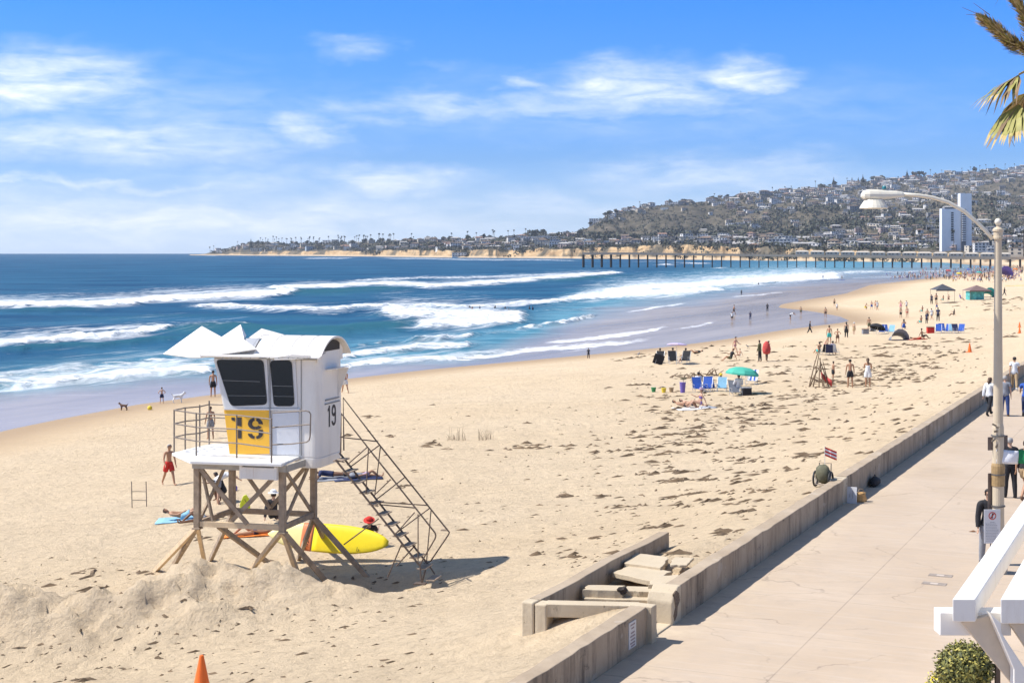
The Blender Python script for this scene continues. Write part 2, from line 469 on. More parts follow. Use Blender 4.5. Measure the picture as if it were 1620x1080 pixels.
crk = N.n('ShaderNodeTexVoronoi', feature='DISTANCE_TO_EDGE', ins={'Vector': N.n('ShaderNodeVectorMath', operation='ADD', ins={0: v, 1: N.n('ShaderNodeTexNoise', ins={'Vector': v, 'Scale': 1.2, 'Detail': 6.0}).outputs[1]}), 'Scale': 0.22})
base = N.mix(N.m('MULTIPLY', N.mapr(crk.outputs[0], 0.0, 0.006, 0.55, 0.0), N.mapr(st2, 0.45, 0.55, 0, 1)), base, (0.20, 0.155, 0.12))
N.put(p, 'Base Color', base); p.inputs['Roughness'].default_value = 0.85
N.put(p, 'Normal', N.n('ShaderNodeBump', ins={'Strength': 0.25, 'Distance': 0.01, 'Height': fin}))
WALK = m
WALK_ROT = -math.atan2(WD.x, WD.y)
def walk_frame(o):   # an object whose x runs away from the sea, whose y runs along the wall, origin at the wall foot
    o.location = (WORG.x, WORG.y, 0); o.rotation_euler = (0, 0, WALK_ROT); return o
mbk = MB(); mbk.add([(-0.0, -60, BW), (8.4, -60, BW), (8.4, 1150, BW), (0, 1150, BW)], [(0, 1, 2, 3)])
o = walk_frame(mbk.build('boardwalk', WALK)); tag(o, kind='structure')

mbk = MB(); mbk.add([(8.4, -60, BW - .004), (70, -60, BW - .004), (70, 1150, BW - .004), (8.4, 1150, BW - .004)], [(0, 1, 2, 3)])
o = walk_frame(mbk.build('paved_ground', WALK)); tag(o, kind='structure')
# ------------------------------------------------------------------ the sea: a displaced sheet with breaking waves
# whitewater lines (photo pixels on the z=0 plane, half height up / down in pixels, strength)
FOAM = [
 ([(-200, 492), (0, 485), (86, 484), (138, 484), (200, 480), (260, 476), (320, 473), (380, 470), (430, 467), (466, 464)], 6.5, 3.0, 1.25),
 ([(-200, 474), (0, 470), (150, 466), (300, 458), (420, 457), (560, 452)], 5, 7, .33),
 ([(-200, 570), (0, 546), (86, 540), (172, 532), (275, 524)], 6, 4.0, 1.15),
 ([(-200, 550), (0, 531), (86, 527), (172, 521), (290, 518), (400, 515)], 7, 8, .45),
 ([(-200, 640), (0, 611), (69, 607), (155, 598), (242, 593), (332, 589)], 10, 4, 1.05),
 ([(-200, 620), (0, 597), (121, 584), (230, 577), (332, 579), (420, 577)], 9, 9, .62),
 ([(332, 585), (450, 574), (541, 566), (600, 560), (700, 549), (752, 544)], 5, 3.5, .95),
 ([(400, 590), (541, 579), (640, 571), (760, 563), (845, 552), (1000, 541)], 5.5, 3.5, .85),
 ([(700, 560), (800, 554), (900, 549), (1000, 540), (1030, 538)], 5, 3, .62),
 ([(430, 455), (500, 453), (640, 451), (680, 454), (786, 446), (840, 442), (900, 437), (975, 432)], 3.2, 2.2, 1.2),
 ([(560, 445), (614, 443), (880, 434), (976, 431)], 1.8, 1.8, .7),
 ([(955, 432), (978, 432)], 2.6, 2.2, 1.3),
 ([(300, 486), (500, 489), (640, 485), (742, 485), (880, 477), (932, 468), (1060, 456)], 3.2, 3.2, .9),
 ([(655, 520), (700, 514), (790, 508), (828, 505)], 9, 6, 1.1),
 ([(600, 493), (660, 497), (730, 499), (830, 499)], 11, 12, .95),
 ([(900, 473), (960, 470), (1040, 466), (1138, 459)], 7, 3.5, 1.1),
 ([(950, 463), (1020, 457), (1120, 451), (1210, 444), (1330, 436)], 7.5, 5.5, 1.05), ([(900, 470), (1000, 460), (1100, 455)], 8, 8, .8),
 ([(1100, 440), (1250, 436), (1330, 432), (1400, 430)], 2, 2, .7),
 ([(811, 523), (850, 516), (880, 511), (939, 499)], 2.6, 2.0, .8),
 ([(997, 494), (1040, 486), (1083, 478)], 2.2, 1.8, .75),
 ([(870, 540), (900, 537), (980, 530), (1035, 523), (1050, 516)], 4, 3, .85),
 ([(1066, 519), (1100, 515), (1142, 509)], 2, 1.6, .65),
 ([(1163, 470), (1200, 467), (1235, 462)], 1.6, 1.4, .7),
 ([(649, 541), (700, 537), (756, 529)], 3.2, 2.6, .8),
 ([(568, 548), (584, 548)], 3, 3, .7), ([(598, 545), (618, 544)], 2.5, 2.5, .7),
 ([(1040, 419), (1065, 418)], 1.6, 1.8, 1.0), ([(1080, 416), (1125, 417)], 1.2, 1.2, .8), ([(1125, 425), (1150, 424)], 1.0, 1.2, .8),
 ([(1290, 433), (1400, 431), (1500, 428)], 1.0, 1.0, .6), ([(1340, 441), (1400, 438), (1445, 436)], .9, .9, .5),
 ([(500, 498), (600, 492), (640, 490)], 2, 2, .45), ([(840, 492), (900, 488), (960, 486)], 2, 2, .35), ([(700, 528), (800, 524), (850, 521)], 3, 3, .4),
 ([(480, 408.0), (560, 408.0)], .7, .7, .8), ([(325, 405), (345, 405)], .6, .6, .9), ([(600, 409.5), (720, 410), (860, 411), (915, 412)], .8, .6, .7), ([(1000, 414), (1100, 415)], .6, .5, .6),
]
# unbroken swell faces that read dark and glassy
SWELL = [
 ([(400, 464), (520, 462), (640, 458)], 5, .9), ([(270, 529), (400, 524), (520, 525), (620, 520), (660, 512)], 9, 1.0), ([(590, 502), (640, 500)], 5, .6),
 ([(860, 444), (930, 440), (975, 437)], 3, .9), ([(0, 492), (90, 492), (150, 490)], 4, .7), ([(0, 556), (120, 550), (300, 538)], 5, .8), ([(900, 520), (960, 514), (1010, 507)], 3, .35), ([(800, 530), (860, 527), (900, 522)], 3, .4),
 ([(450, 462), (560, 460)], 4, .6), ([(100, 504), (300, 502), (520, 500)], 4, .35),
]
FILMLINE = [(-300, 665), (0, 622), (200, 602), (340, 592), (541, 579), (700, 569), (790, 552), (850, 532), (900, 508), (960, 490), (1040, 478), (1140, 463), (1210, 448), (1300, 436), (1400, 430), (1500, 426), (1700, 423)]
def build_sea():
    cols = []
    px = -2600.0
    while px < -260: cols.append(px); px += 90
    while px < 1760: cols.append(px); px += 4.5
    cols = np.array(cols)
    dmin = F * CZ / (1120 - VH)
    D = [dmin]
    while D[-1] < 5870: D.append(D[-1] * (1.0052 if D[-1] < 900 else 1.02))
    D[-1] = 5870
    D = np.array(D)
    DD, PX = np.meshgrid(D, cols, indexing='ij')
    X = (PX - CX) * DD / F; Y = DD
    PY = VH + F * CZ / DD
    foam = np.zeros_like(X); halo = np.zeros_like(X)
    jx = PX + 14 * fbm(X / 14, Y / 14, 3)
    jy = PY + (0.9 + (PY - 400) * 0.012) * 2.2 * fbm(X / np.maximum(Y * .03, 2), Y / np.maximum(Y * .035, 2), 4)
    film0 = np.clip((PY - np.interp(PX, [q[0] for q in FILMLINE], [q[1] for q in FILMLINE])) / 12, 0, 1)
    for pts, up, dn, st in FOAM:
        xs = [q[0] for q in pts]; ysx = [q[1] for q in pts]
        yc = np.interp(jx, xs, ysx)
        endf = np.clip((jx - xs[0] + 12) / 24, 0, 1) * np.clip((xs[-1] + 12 - jx) / 24, 0, 1)
        e = jy - yc
        k = np.where(e < 0, np.exp(-(e / up) ** 2 * 1.1), np.exp(-(np.maximum(e, 0) / dn) ** 4 * 1.0))
        foam = np.maximum(foam, k * st * endf)
        endh = np.clip((jx - xs[0] + 50) / 90, 0, 1) * np.clip((xs[-1] + 30 - jx) / 90, 0, 1)
        hk = np.where(e < 0, np.exp(-(e / (up * 3.0)) ** 2), np.exp(-(e / (dn * 2.0)) ** 2))
        halo = np.maximum(halo, hk * min(st, 1.1) * endh * (1 - .45 * film0))
    swell = np.zeros_like(X)
    for pts, th, st in SWELL:
        xs = [q[0] for q in pts]; ysx = [q[1] for q in pts]
        yc = np.interp(jx, xs, ysx)
        endf = np.clip((jx - xs[0] + 40) / 80, 0, 1) * np.clip((xs[-1] + 40 - jx) / 80, 0, 1)
        swell = np.maximum(swell, st * endf * np.exp(-((jy - yc) / th) ** 2))
    d, side = polyline_dist(np.stack([X.ravel(), Y.ravel()], 1), SHORE)
    d = np.where(side < 0, -d, d).reshape(X.shape)       # seaward positive
    fl = np.interp(PX, [q[0] for q in FILMLINE], [q[1] for q in FILMLINE])
    film = np.clip((jy + 9 * fbm(X / 30, Y / 14, 3) - fl + 12) / 30, 0, 1) ** 0.8              # thin water over wet sand
    deep = np.clip((fl - PY) / 60, 0, 1)
    gate = np.clip(d / 60, 0, 1) * (1 - film)
    Z = gate * (0.10 * fbm(X / 7 + 0.4 * Y / 7, Y / 3.2, 3) * np.clip(1.2 - Y / 3000, 0.2, 1))
    crest = np.clip(foam, 0, 1.0)
    Z = Z + gate * np.clip(swell, 0, 1) * 0.75 + np.clip(d / 30, 0, 1) * np.where(film < .5, crest * 0.75, crest * 0.05) * (0.7 + 0.8 * fbm(X / 2.2, Y / 2.2, 3))
    Z = Z + gate * 0.05 * np.sin((Y * 0.93 + X * 0.35) / 9.0 + 3 * fbm(X / 60, Y / 60, 2))
    Z = np.where(d < 2, np.minimum(Z, 0), Z)
    V = np.stack([X, Y, Z], -1).reshape(-1, 3)
    o = np_mesh('sea_water', V, grid_quads(*X.shape), sea_mat(), attrs={'foam': foam, 'halo': halo, 'film': film, 'deep': deep, 'swell': swell, 'offshore': d}, kind='structure')
    return o
def sea_mat():
    m, N, p, out = new_mat('sea_water')
    t = N.n('ShaderNodeTexCoord'); v = t.outputs['Object']
    A = lambda n: N.n('ShaderNodeAttribute', attribute_name=n).outputs[2]
    foam, film, deep, swell = A('foam'), A('film'), A('deep'), A('swell')
    rip = N.noise(N.scale(v, (0.09, 0.16, 1), (0, 0, 0), (0, 0, 0.2)), 1.0, 7, 0.68, 0.5)
    rip2 = N.noise(N.scale(v, (0.016, 0.035, 1), (0, 0, 0), (0, 0, 0.1)), 1.0, 6, 0.6, 0.3)
    spx = N.n('ShaderNodeSeparateXYZ', ins={0: v})
    au = N.m('ADD', N.m('MULTIPLY', spx.outputs[0], WD.x), N.m('MULTIPLY', spx.outputs[1], WD.y)); av = N.m('ADD', N.m('MULTIPLY', spx.outputs[0], WN.x), N.m('MULTIPLY', spx.outputs[1], WN.y))
    def along(a, b, o=0): return N.n('ShaderNodeCombineXYZ', ins={0: N.m('MULTIPLY', au, a), 1: N.m('MULTIPLY', av, b), 2: o})
    strk = N.noise(along(0.035, 0.42, 3.0), 1.0, 8, 0.72, 0.5)
    strk2 = N.noise(along(0.010, 0.10, 7.0), 1.0, 6, 0.66, 0.4)
    halo = A('halo')
    chop = N.noise(N.scale(v, (0.5, 1.0, 1), (0, 0, 0), (0, 0, 0.25)), 1.0, 5, 0.65, 0.4)
    near = N.ramp(rip, [(0.36, (0.035, 0.145, 0.205)), (0.5, (0.075, 0.24, 0.31)), (0.64, (0.16, 0.36, 0.44))])
    far = N.ramp(rip2, [(0.36, (0.004, 0.050, 0.120)), (0.64, (0.022, 0.110, 0.200))])
    col = N.mix(N.mapr(deep, 0.15, 0.9, 0, 1), near, far)
    col = N.mix(N.mapr(swell, 0.1, 0.9, 0, 0.75), col, (0.018, 0.105, 0.125))
    wet = N.ramp(strk2, [(0.32, (0.215, 0.170, 0.135)), (0.5, (0.305, 0.245, 0.195)), (0.68, (0.41, 0.335, 0.27))])
    col = N.mix(N.mapr(strk2, 0.52, 0.70, 0, N.m('MULTIPLY', 0.5, N.mapr(deep, 0.1, 0.8, 1, 0.2))), col, (0.16, 0.36, 0.46))
    col = N.mix(film, col, wet)
    # foam: solid where strong, lace where weak
    lace = N.noise(N.scale(v, (0.32, 0.75, 1), (3, 0, 0), (0, 0, 0.15)), 1.0, 9, 0.72, 0.6)
    vor = N.n('ShaderNodeTexVoronoi', feature='DISTANCE_TO_EDGE', ins={'Vector': N.scale(v, (0.35, 0.6, 1)), 'Scale': 1.0})
    lm = N.m('ADD', lace, N.m('MULTIPLY', N.mapr(vor.outputs[0], 0, 0.12, 0.10, 0.0), 1.0))
    fm = N.m('ADD', N.m('MULTIPLY', foam, 0.74), N.m('MULTIPLY', N.m('SUBTRACT', lm, 0.53), 1.8))
    fmask = N.mapr(fm, 0.30, 0.72, 0, 1, True)
    # scattered streaks of old foam between the breakers
    st = N.noise(N.scale(v, (0.03, 0.22, 1), (9, 0, 0), (0, 0, -0.42)), 1.0, 8, 0.7, 0.7)
    stm = N.m('MULTIPLY', N.mapr(st, 0.58, 0.72, 0, 0.55), N.mapr(deep, 0.0, 0.75, 1, 0))
    stm = N.m('MULTIPLY', stm, N.mapr(film, 0, 1, 1.0, 0.35))
    hm = N.mapr(N.m('ADD', N.m('MULTIPLY', halo, 0.30), strk), 0.62, 0.88, 0, 0.75, True)
    hm = N.m('MULTIPLY', hm, N.mapr(halo, 0.02, 0.3, 0, 1))
    fmask = N.m('MAXIMUM', fmask, N.m('MAXIMUM', stm, hm))
    col = N.mix(fmask, col, (0.80, 0.82, 0.84))
    N.put(p, 'Base Color', col)
    rg = N.m('ADD', N.mapr(film, 0, 1, 0.24, 0.14), N.m('MULTIPLY', fmask, 0.5))
    h = N.m('ADD', N.m('MULTIPLY', rip, 1.6), N.m('ADD', N.m('MULTIPLY', chop, 0.6), N.m('MULTIPLY', fmask, N.m('MULTIPLY', lace, 0.6))))
    bs = N.mapr(film, 0, 1, 0.9, 0.03)
    bmp = N.n('ShaderNodeBump', ins={'Strength': bs, 'Distance': 0.45, 'Height': h})
    # wave facets tip the mirror angle away from grazing, so open water reflects less than a flat pane would
    fr = N.n('ShaderNodeFresnel', ins={'IOR': 1.33, 'Normal': bmp})
    cap = N.m('ADD', N.mapr(deep, 0.0, 0.8, 0.26, 0.10), N.mapr(film, 0, 1, 0.0, 0.14))
    cap = N.m('MULTIPLY', N.m('MINIMUM', fr, cap), N.m('SUBTRACT', 1.0, N.m('MULTIPLY', fmask, 0.85)))
    df = N.n('ShaderNodeBsdfDiffuse', ins={'Color': col, 'Normal': bmp}); gl = N.n('ShaderNodeBsdfGlossy', ins={'Color': (0.95, 0.97, 1.0, 1), 'Roughness': rg, 'Normal': bmp})
    mx = N.n('ShaderNodeMixShader', ins={0: cap, 1: df, 2: gl}); N.nt.links.new(mx.outputs[0], out.inputs[0])
    return m
build_sea()
# ------------------------------------------------------------------ headland, cliffs and the hill beyond the pier
D0T = [(310, 3700), (345, 3640), (400, 3500), (500, 3200), (600, 2850), (700, 2450), (800, 2300), (900, 2150), (1000, 2000), (1100, 1850), (1200, 1700), (1300, 1600), (1400, 1500), (1500, 1400), (1620, 1300), (1900, 1150), (2400, 1100)]
CLT = [(310, 0.3), (325, 2), (345, 5), (400, 8), (500, 11), (600, 12), (700, 12), (800, 13), (900, 15), (1000, 18), (1100, 18), (1200, 15), (1300, 13), (1400, 11), (1500, 9), (1620, 8), (2400, 8)]
Y1T = [(310, 405), (335, 399), (360, 394), (395, 385), (430, 387), (470, 388), (520, 386), (600, 385), (700, 383), (800, 379), (870, 375), (930, 373), (1000, 378), (1100, 376), (1200, 376), (1300, 377), (1400, 378), (1500, 380), (1620, 382), (2400, 384)]
D2T = [(310, 4100), (700, 3100), (880, 2900), (925, 2900), (1000, 3050), (1100, 3250), (1200, 3450), (1300, 3650), (1400, 3800), (1500, 3950), (1620, 4050), (2400, 4200)]
Y2T = [(310, 408), (335, 401), (360, 396), (395, 388), (500, 388), (600, 386), (700, 384), (800, 379), (870, 374), (905, 370), (930, 360), (945, 350), (960, 342), (985, 334), (1010, 329), (1040, 325), (1100, 320), (1150, 315), (1200, 309), (1250, 304), (1300, 297), (1350, 290), (1400, 284), (1450, 280), (1500, 276), (1550, 271), (1620, 267), (1800, 263), (2000, 276), (2400, 310)]
def land_z(px, D):
    px = np.asarray(px, float); D = np.asarray(D, float)
    D0 = interp(D0T, px); D2 = interp(D2T, px)
    wob = 45 * fbm(px / 23.0, px * 0 + 3.3, 3)
    D0 = D0 + wob
    zc = interp(CLT, px); zc = zc * (1 + 0.22 * fbm(px / 26.0 + 50, px * 0, 4))
    D1 = D0 + np.minimum(520, (D2 - D0) * 0.5)
    z1 = CZ + (VH - interp(Y1T, px)) * D1 / F
    z2 = CZ + (VH - interp(Y2T, px)) * D2 / F
    z1 = np.maximum(z1, zc + 1)
    x = (px - CX) * D / F
    t = D - D0
    cliffw = 22 + 16 * fbm(px / 14.0, D * 0 + 9, 3)
    z = np.where(t < -30, -2.0 + 0 * t, 0)
    z = np.where((t >= -30) & (t < 0), -2 + 4.2 * (t + 30) / 30, z)
    z = np.where((t >= 0) & (t < cliffw), 2.2 + (zc - 2.2) * np.clip(t / cliffw, 0, 1) ** 0.8, z)
    a = np.clip((D - D0 - cliffw) / np.maximum(D1 - D0 - cliffw, 1), 0, 1)
    z = np.where(t >= cliffw, zc + (z1 - zc) * a ** 1.15, z)
    b = np.clip((D - D1) / np.maximum(D2 - D1, 1), 0, 1)
    prof = b ** 1.15 * (1 - 0.12 * np.sin(b * math.pi))
    z = np.where(D >= D1, z1 + (z2 - z1) * prof, z)
    c = np.clip((D - D2) / 700, 0, 1)
    z = np.where(D > D2, z2 - (20 + 0.35 * z2) * c ** 1.5, z)
    hillf = np.clip((px - 915) / 60, 0, 1)
    rl = (fbm(x / 260 + 9, D / 330, 5, 0.55)) * np.sin(np.clip(b, 0, 1) * math.pi) * 62 * hillf
    gul = -np.abs(fbm(x / 120 + 3, D / 420 + 5, 3)) * np.sin(np.clip(b, 0, 1) * math.pi) * 34 * hillf
    z = z + np.where(D >= D1, rl + gul, 0) + np.clip(t / 150, 0, 1) * 1.5 * fbm(x / 40, D / 40, 3)
    return z
def LP(px, D):
    z = float(land_z(np.array([px]), np.array([D]))[0])
    return Vector(((px - CX) * D / F, D, z))
def build_land():
    px = np.concatenate([np.arange(300, 1700, 1.6), np.arange(1700, 2500, 8.0)])
    a = np.concatenate([np.linspace(-60, 0, 5), np.linspace(3, 60, 20), np.linspace(70, 400, 24)])
    b = np.linspace(0, 1, 95)[1:]
    D0 = interp(D0T, px); D2 = interp(D2T, px) + 700
    rows = [D0 + 1.0 * q for q in a] + [D0 + 400 + (D2 - D0 - 400) * q for q in b]
    DD = np.stack(rows, 0); PX = np.broadcast_to(px, DD.shape)
    Z = land_z(PX.ravel(), DD.ravel()).reshape(DD.shape)
    X = (PX - CX) * DD / F
    m, N, p, out = new_mat('hill_ground')
    t = N.n('ShaderNodeTexCoord'); v = t.outputs['Object']; g = N.n('ShaderNodeNewGeometry')
    sz = N.n('ShaderNodeSeparateXYZ', ins={0: g.outputs['Normal']}); sp = N.n('ShaderNodeSeparateXYZ', ins={0: g.outputs['Position']})
    n1 = N.noise(v, 0.012, 6, 0.65); n2 = N.noise(v, 0.05, 6, 0.7); n3 = N.noise(v, 0.005, 4)
    brush = N.ramp(n2, [(0.30, (0.060, 0.056, 0.040)), (0.5, (0.105, 0.092, 0.066)), (0.68, (0.18, 0.15, 0.11))])
    dry = N.ramp(n2, [(0.35, (0.11, 0.095, 0.07)), (0.65, (0.20, 0.165, 0.12))])
    c = N.mix(N.mapr(n1, 0.48, 0.66, 0, 0.8), brush, dry)
    cliff = N.ramp(N.noise(N.scale(v, (0.03, 0.03, 0.22)), 1.0, 6, 0.7), [(0.3, (0.30, 0.185, 0.095)), (0.52, (0.50, 0.34, 0.18)), (0.7, (0.62, 0.47, 0.29))])
    steep = N.m('MULTIPLY', N.mapr(sz.outputs[2], 0.80, 0.93, 1.0, 0.0), N.mapr(sp.outputs[2], 24, 34, 1, 0))
    steep = N.m('MULTIPLY', steep, N.mapr(N.noise(v, 0.015, 5, .65), 0.42, 0.52, 0.05, 1))
    c = N.mix(steep, c, cliff)
    beach = N.mapr(sp.outputs[2], 2.2, 3.4, 1, 0)
    c = N.mix(beach, c, (0.50, 0.38, 0.25))
    N.put(p, 'Base Color', c); p.inputs['Roughness'].default_value = 0.95; p.inputs['Specular IOR Level'].default_value = 0.1
    N.put(p, 'Normal', N.n('ShaderNodeBump', ins={'Strength': 0.7, 'Distance': 4.0, 'Height': n2}))
    np_mesh('hills', np.stack([X, DD, Z], -1).reshape(-1, 3), grid_quads(*DD.shape), m, smooth=True, kind='structure')
build_land()
# ------------------------------------------------------------------ seawall, old stairway, boardwalk things
def concrete(name, c1, c2, stain=(0.09, 0.065, 0.045), amt=0.75, joints=False):
    m, N, p, out = new_mat(name)
    t = N.n('ShaderNodeTexCoord'); v = t.outputs['Object']; g = N.n('ShaderNodeNewGeometry')
    gz = N.n('ShaderNodeSeparateXYZ', ins={0: g.outputs['Normal']})
    big = N.noise(v, 0.7, 5, 0.65); fin = N.noise(v, 14, 5, 0.7)
    base = N.ramp(big, [(0.3, c1), (0.7, c2)])
    st = N.noise(N.scale(v, (2.2, 2.2, 0.35)), 1.0, 6, 0.75)
    sm = N.m('MULTIPLY', N.mapr(st, 0.48, 0.66, 0, amt), N.mapr(gz.outputs[2], 0.3, 0.7, 1.0, 0.15))
    base = N.mix(sm, base, stain)
    blot = N.noise(N.scale(v, (5, 1.6, 3), (4, 2, 0)), 1.0, 6, 0.8)
    base = N.mix(N.m('MULTIPLY', N.mapr(blot, 0.6, 0.68, 0, 0.8), N.mapr(gz.outputs[2], 0.3, 0.7, 1.0, 0.25)), base, (0.05, 0.04, 0.03))
    pt = N.noise(N.scale(v, (1, 0.8, 1.2), (8, 2, 3)), 1.0, 3)
    base = N.mix(N.mapr(pt, 0.62, 0.64, 0, 0.35), base, (0.52, 0.45, 0.37))
    N.put(p, 'Base Color', base); p.inputs['Roughness'].default_value = 0.9
    N.put(p, 'Normal', N.n('ShaderNodeBump', ins={'Strength': 0.6, 'Distance': 0.02, 'Height': fin}))
    return m
WALLM = concrete('wall_concrete', (0.35, 0.265, 0.18), (0.47, 0.375, 0.27))
PALE = concrete('pale_concrete', (0.50, 0.405, 0.28), (0.60, 0.50, 0.36), (0.24, 0.18, 0.12), 0.45)
SANDYTOP = concrete('sandy_coping', (0.50, 0.40, 0.29), (0.58, 0.48, 0.36), (0.30, 0.24, 0.17), 0.3)
TOPZ = 4.16
def ZQ(z): return BW + (z - BW) * 0.695 if z > BW else z
def rough_box(x0, x1, y0, y1, z0, z1, step=0.35, jit=0.012, seed=1):
    """wall-local box with slightly wobbly faces (x away from the sea, y along)"""
    rnd = random.Random(seed)
    n = max(1, int(abs(y1 - y0) / step)); V = []; Fs = []
    for i in range(n + 1):
        y = y0 + (y1 - y0) * i / n
        j = lambda: rnd.uniform(-jit, jit)
        V += [(x0 + j(), y, z0), (x1 + j(), y, z0), (x1 + j(), y, z1 + j()), (x0 + j(), y, z1 + j())]
    for i in range(n):
        a = i * 4; b = a + 4
        for k in range(4): Fs.append((a + k, a + (k + 1) % 4, b + (k + 1) % 4, b + k))
    Fs.append((3, 2, 1, 0)); Fs.append((n * 4, n * 4 + 1, n * 4 + 2, n * 4 + 3))
    return V, Fs
def wallpiece(x0, x1, y0, y1, z0, z1, name, m, parent, seed=1, bevel=0.015, jit=0.012):
    mb = MB(); V, Fs = rough_box(x0, x1, y0, y1, z0, z1, seed=seed, jit=jit); mb.add(V, Fs)
    return mb.build(name, m, parent, bevel=bevel)
def wall_root(name, label, y):
    r = empty(name, (0, 0, 0), 0, label, 'wall'); walk_frame(r); return r
# the northern run: from the broken end by the stairway to far up the beach
nw = wall_root('seawall', 'long low stained concrete seawall running up the beach beyond the broken stairway', 0)
YN = -0.20
wallpiece(-0.32, 0.0, YN + 0.55, 14.9, 3.2, TOPZ, 'wall_section', WALLM, nw, 2)
wallpiece(-0.32, 0.0, 15.5, 62, 3.2, TOPZ + 0.05, 'wall_section', WALLM, nw, 3)
wallpiece(-0.32, 0.0, 62.02, 420, 3.2, TOPZ, 'wall_section', WALLM, nw, 4)
mb = MB()   # ragged broken end
rnd = random.Random(5)
prof = [(YN + 0.0, 0.62), (YN + 0.12, 0.86), (YN + 0.2, 0.80), (YN + 0.34, 0.95), (YN + 0.54, 0.95)]
poly = [Vector((-0.5, YN - 0.05, 3.2))] + [Vector((-0.5, y, BW + h * .7)) for y, h in prof] + [Vector((-0.5, YN + 0.54, 3.2))]
mb.prism(poly, (0.52, 0, 0))
be = mb.build('broken_end', PALE, nw, bevel=0.03)
mb = MB(); q = [(.0, YN + .06, 4.08), (.0, YN + .22, 4.12), (.0, YN + .38, 4.04), (.0, YN + .42, 3.88), (.0, YN + .30, 3.80), (.0, YN + .26, 3.64), (.0, YN + .12, 3.56), (.0, YN + .05, 3.67), (.0, YN + .16, 3.81), (.0, YN + .10, 3.97)]
mb.prism(q, (.028, 0, 0))
mb.build('exposed_aggregate', mat('aggregate', (0.16, 0.115, 0.08), 0.95, var=.5, vscale=25, bump=.8), nw)
# gap post with wooden-looking white block where the wall steps
mb = MB(); mb.box((-0.16, 15.2, 3.70), (0.36, 0.57, .98)); mb.build('gap_post', PALE, nw, bevel=0.02)
# the southern run
sw_ = wall_root('seawall', 'near stretch of low concrete seawall carrying a white notice beside the gap', 0)
YS = -1.40
wallpiece(-0.30, 0.0, -40, YS - 0.26, 3.2, TOPZ, 'wall_section', WALLM, sw_, 7)
mb = MB(); mb.box((-0.10, YS - 0.13, 3.68), (0.44, 0.26, 0.98)); mb.build('end_post', PALE, sw_, bevel=0.02)
# enamel notice on the wall
mb = MB(); mb.box((0.012, YS - 1.02, 3.84), (0.02, 0.36, 0.46)); nt_ = mb.build('notice', mat('notice_white', (0.62, 0.60, 0.58), 0.5), sw_)
mb = MB()
rnd = random.Random(8)
for r_, wd in ((4.02, .22), (3.96, .13), (3.88, .18), (3.82, .24), (3.76, .20), (3.70, .24), (3.65, .16)):
    y = YS - 1.02 - wd / 2
    while y < YS - 1.02 + wd / 2:
        l = rnd.uniform(.02, .05); mb.box((0.024, y + l / 2, r_), (0.003, l, 0.028)); y += l + .014
mb.build('lettering', mat('faded_ink', (0.30, 0.22, 0.22), 0.6), nt_)

# the stairway: outer wall, cross walls, broken treads
st = empty('beach_stairway', (0, 0, 0), 0, 'broken concrete stairway half buried in sand behind the gap in the seawall', 'stairway'); walk_frame(st)
def WL(px, py, z):
    P = G(px, py, z); s_, w_ = toSW(P.x, P.y); return Vector((-w_, s_, z))
mb = MB()
n = 16; V = []; Fs = []
for i in range(n + 1):
    f = i / n; y = -1.90 + 7.4 * f; zt = 4.17 - 0.02 * math.sin(f * 9)
    for (x, z) in ((-2.20, 2.9), (-1.96, 2.9), (-1.96, zt), (-2.20, zt)): V.append((x + .008 * math.sin(i * 2.1), y, z))
for i in range(n):
    for k in range(4): Fs.append((i * 4 + k, i * 4 + (k + 1) % 4, i * 4 + 4 + (k + 1) % 4, i * 4 + 4 + k))
Fs += [(3, 2, 1, 0), (n * 4, n * 4 + 1, n * 4 + 2, n * 4 + 3)]
mb.add(V, Fs); mb.build('outer_wall', WALLM, st, bevel=0.015)
mb = MB(); mb.box((-2.10, -2.06, 3.55), (0.24, 0.30, 1.23)); mb.box((-1.85, -2.02, 3.54), (0.24, 0.34, 1.21)); mb.build('corner_block', PALE, st, bevel=0.03)
def slabpx(pts, z, th, seed, name='broken_tread', m_=None, jit=.03):
    rnd = random.Random(seed); z = ZQ(z); th = th * .8; Q = [WL(px, py, z) for px, py in pts]; P = []
    for i in range(len(Q)):
        a = Q[i]; b = Q[(i + 1) % len(Q)]
        for k in range(5):
            q = a.lerp(b, k / 5); P.append(Vector((q.x + rnd.uniform(-jit, jit), q.y + rnd.uniform(-jit, jit), z)))
    mb = MB(); mb.prism(P, (0, 0, -th)); return mb.build(name, m_ or PALE, st, bevel=.012)
slabpx([(864, 955), (1012, 958), (1012, 951.5), (866, 948.5)], 4.44, .30, 11, 'cross_wall', jit=.006)
slabpx([(864, 964), (1012, 967), (1012, 958), (866, 955)], 4.17, .9, 12, 'cross_ledge', jit=.006)
slabpx([(922, 932), (985, 933), (988, 925.5), (930, 924.5)], 4.24, .22, 13, 'step')
slabpx([(988, 934), (1050, 936), (1054, 928), (990, 926)], 4.18, .30, 14, 'step')
slabpx([(923, 945), (1047, 950), (1050, 940), (925, 938)], 4.02, .30, 15, 'step')
slabpx([(988, 890), (1046, 897), (1058, 880), (1004, 874)], 4.30, .16, 16)
slabpx([(968, 905), (1034, 919), (1062, 903), (1000, 893)], 4.22, .13, 17)
slabpx([(1026, 924), (1072, 922), (1074, 908), (1036, 912)], 4.30, .12, 18)
slabpx([(1060, 893), (1088, 893), (1098, 882), (1066, 880)], 4.36, .07, 19)
q = WL(984, 934, 3.98); mb = MB(); mb.ico(q, 0.11, 2, .35, 3, sq=(.8, 1.3, .7)); mb.build('rusted_bracket', mat('rust_dark', (0.035, 0.025, 0.02), 0.9, var=.4, vscale=20), st)
q0 = WL(1062, 985, 3.5); mb = MB(); mb.box((-0.75, -0.6, 3.43), (1.5, 1.9, 0.2)); mb.build('landing', PALE, st, bevel=0.02)
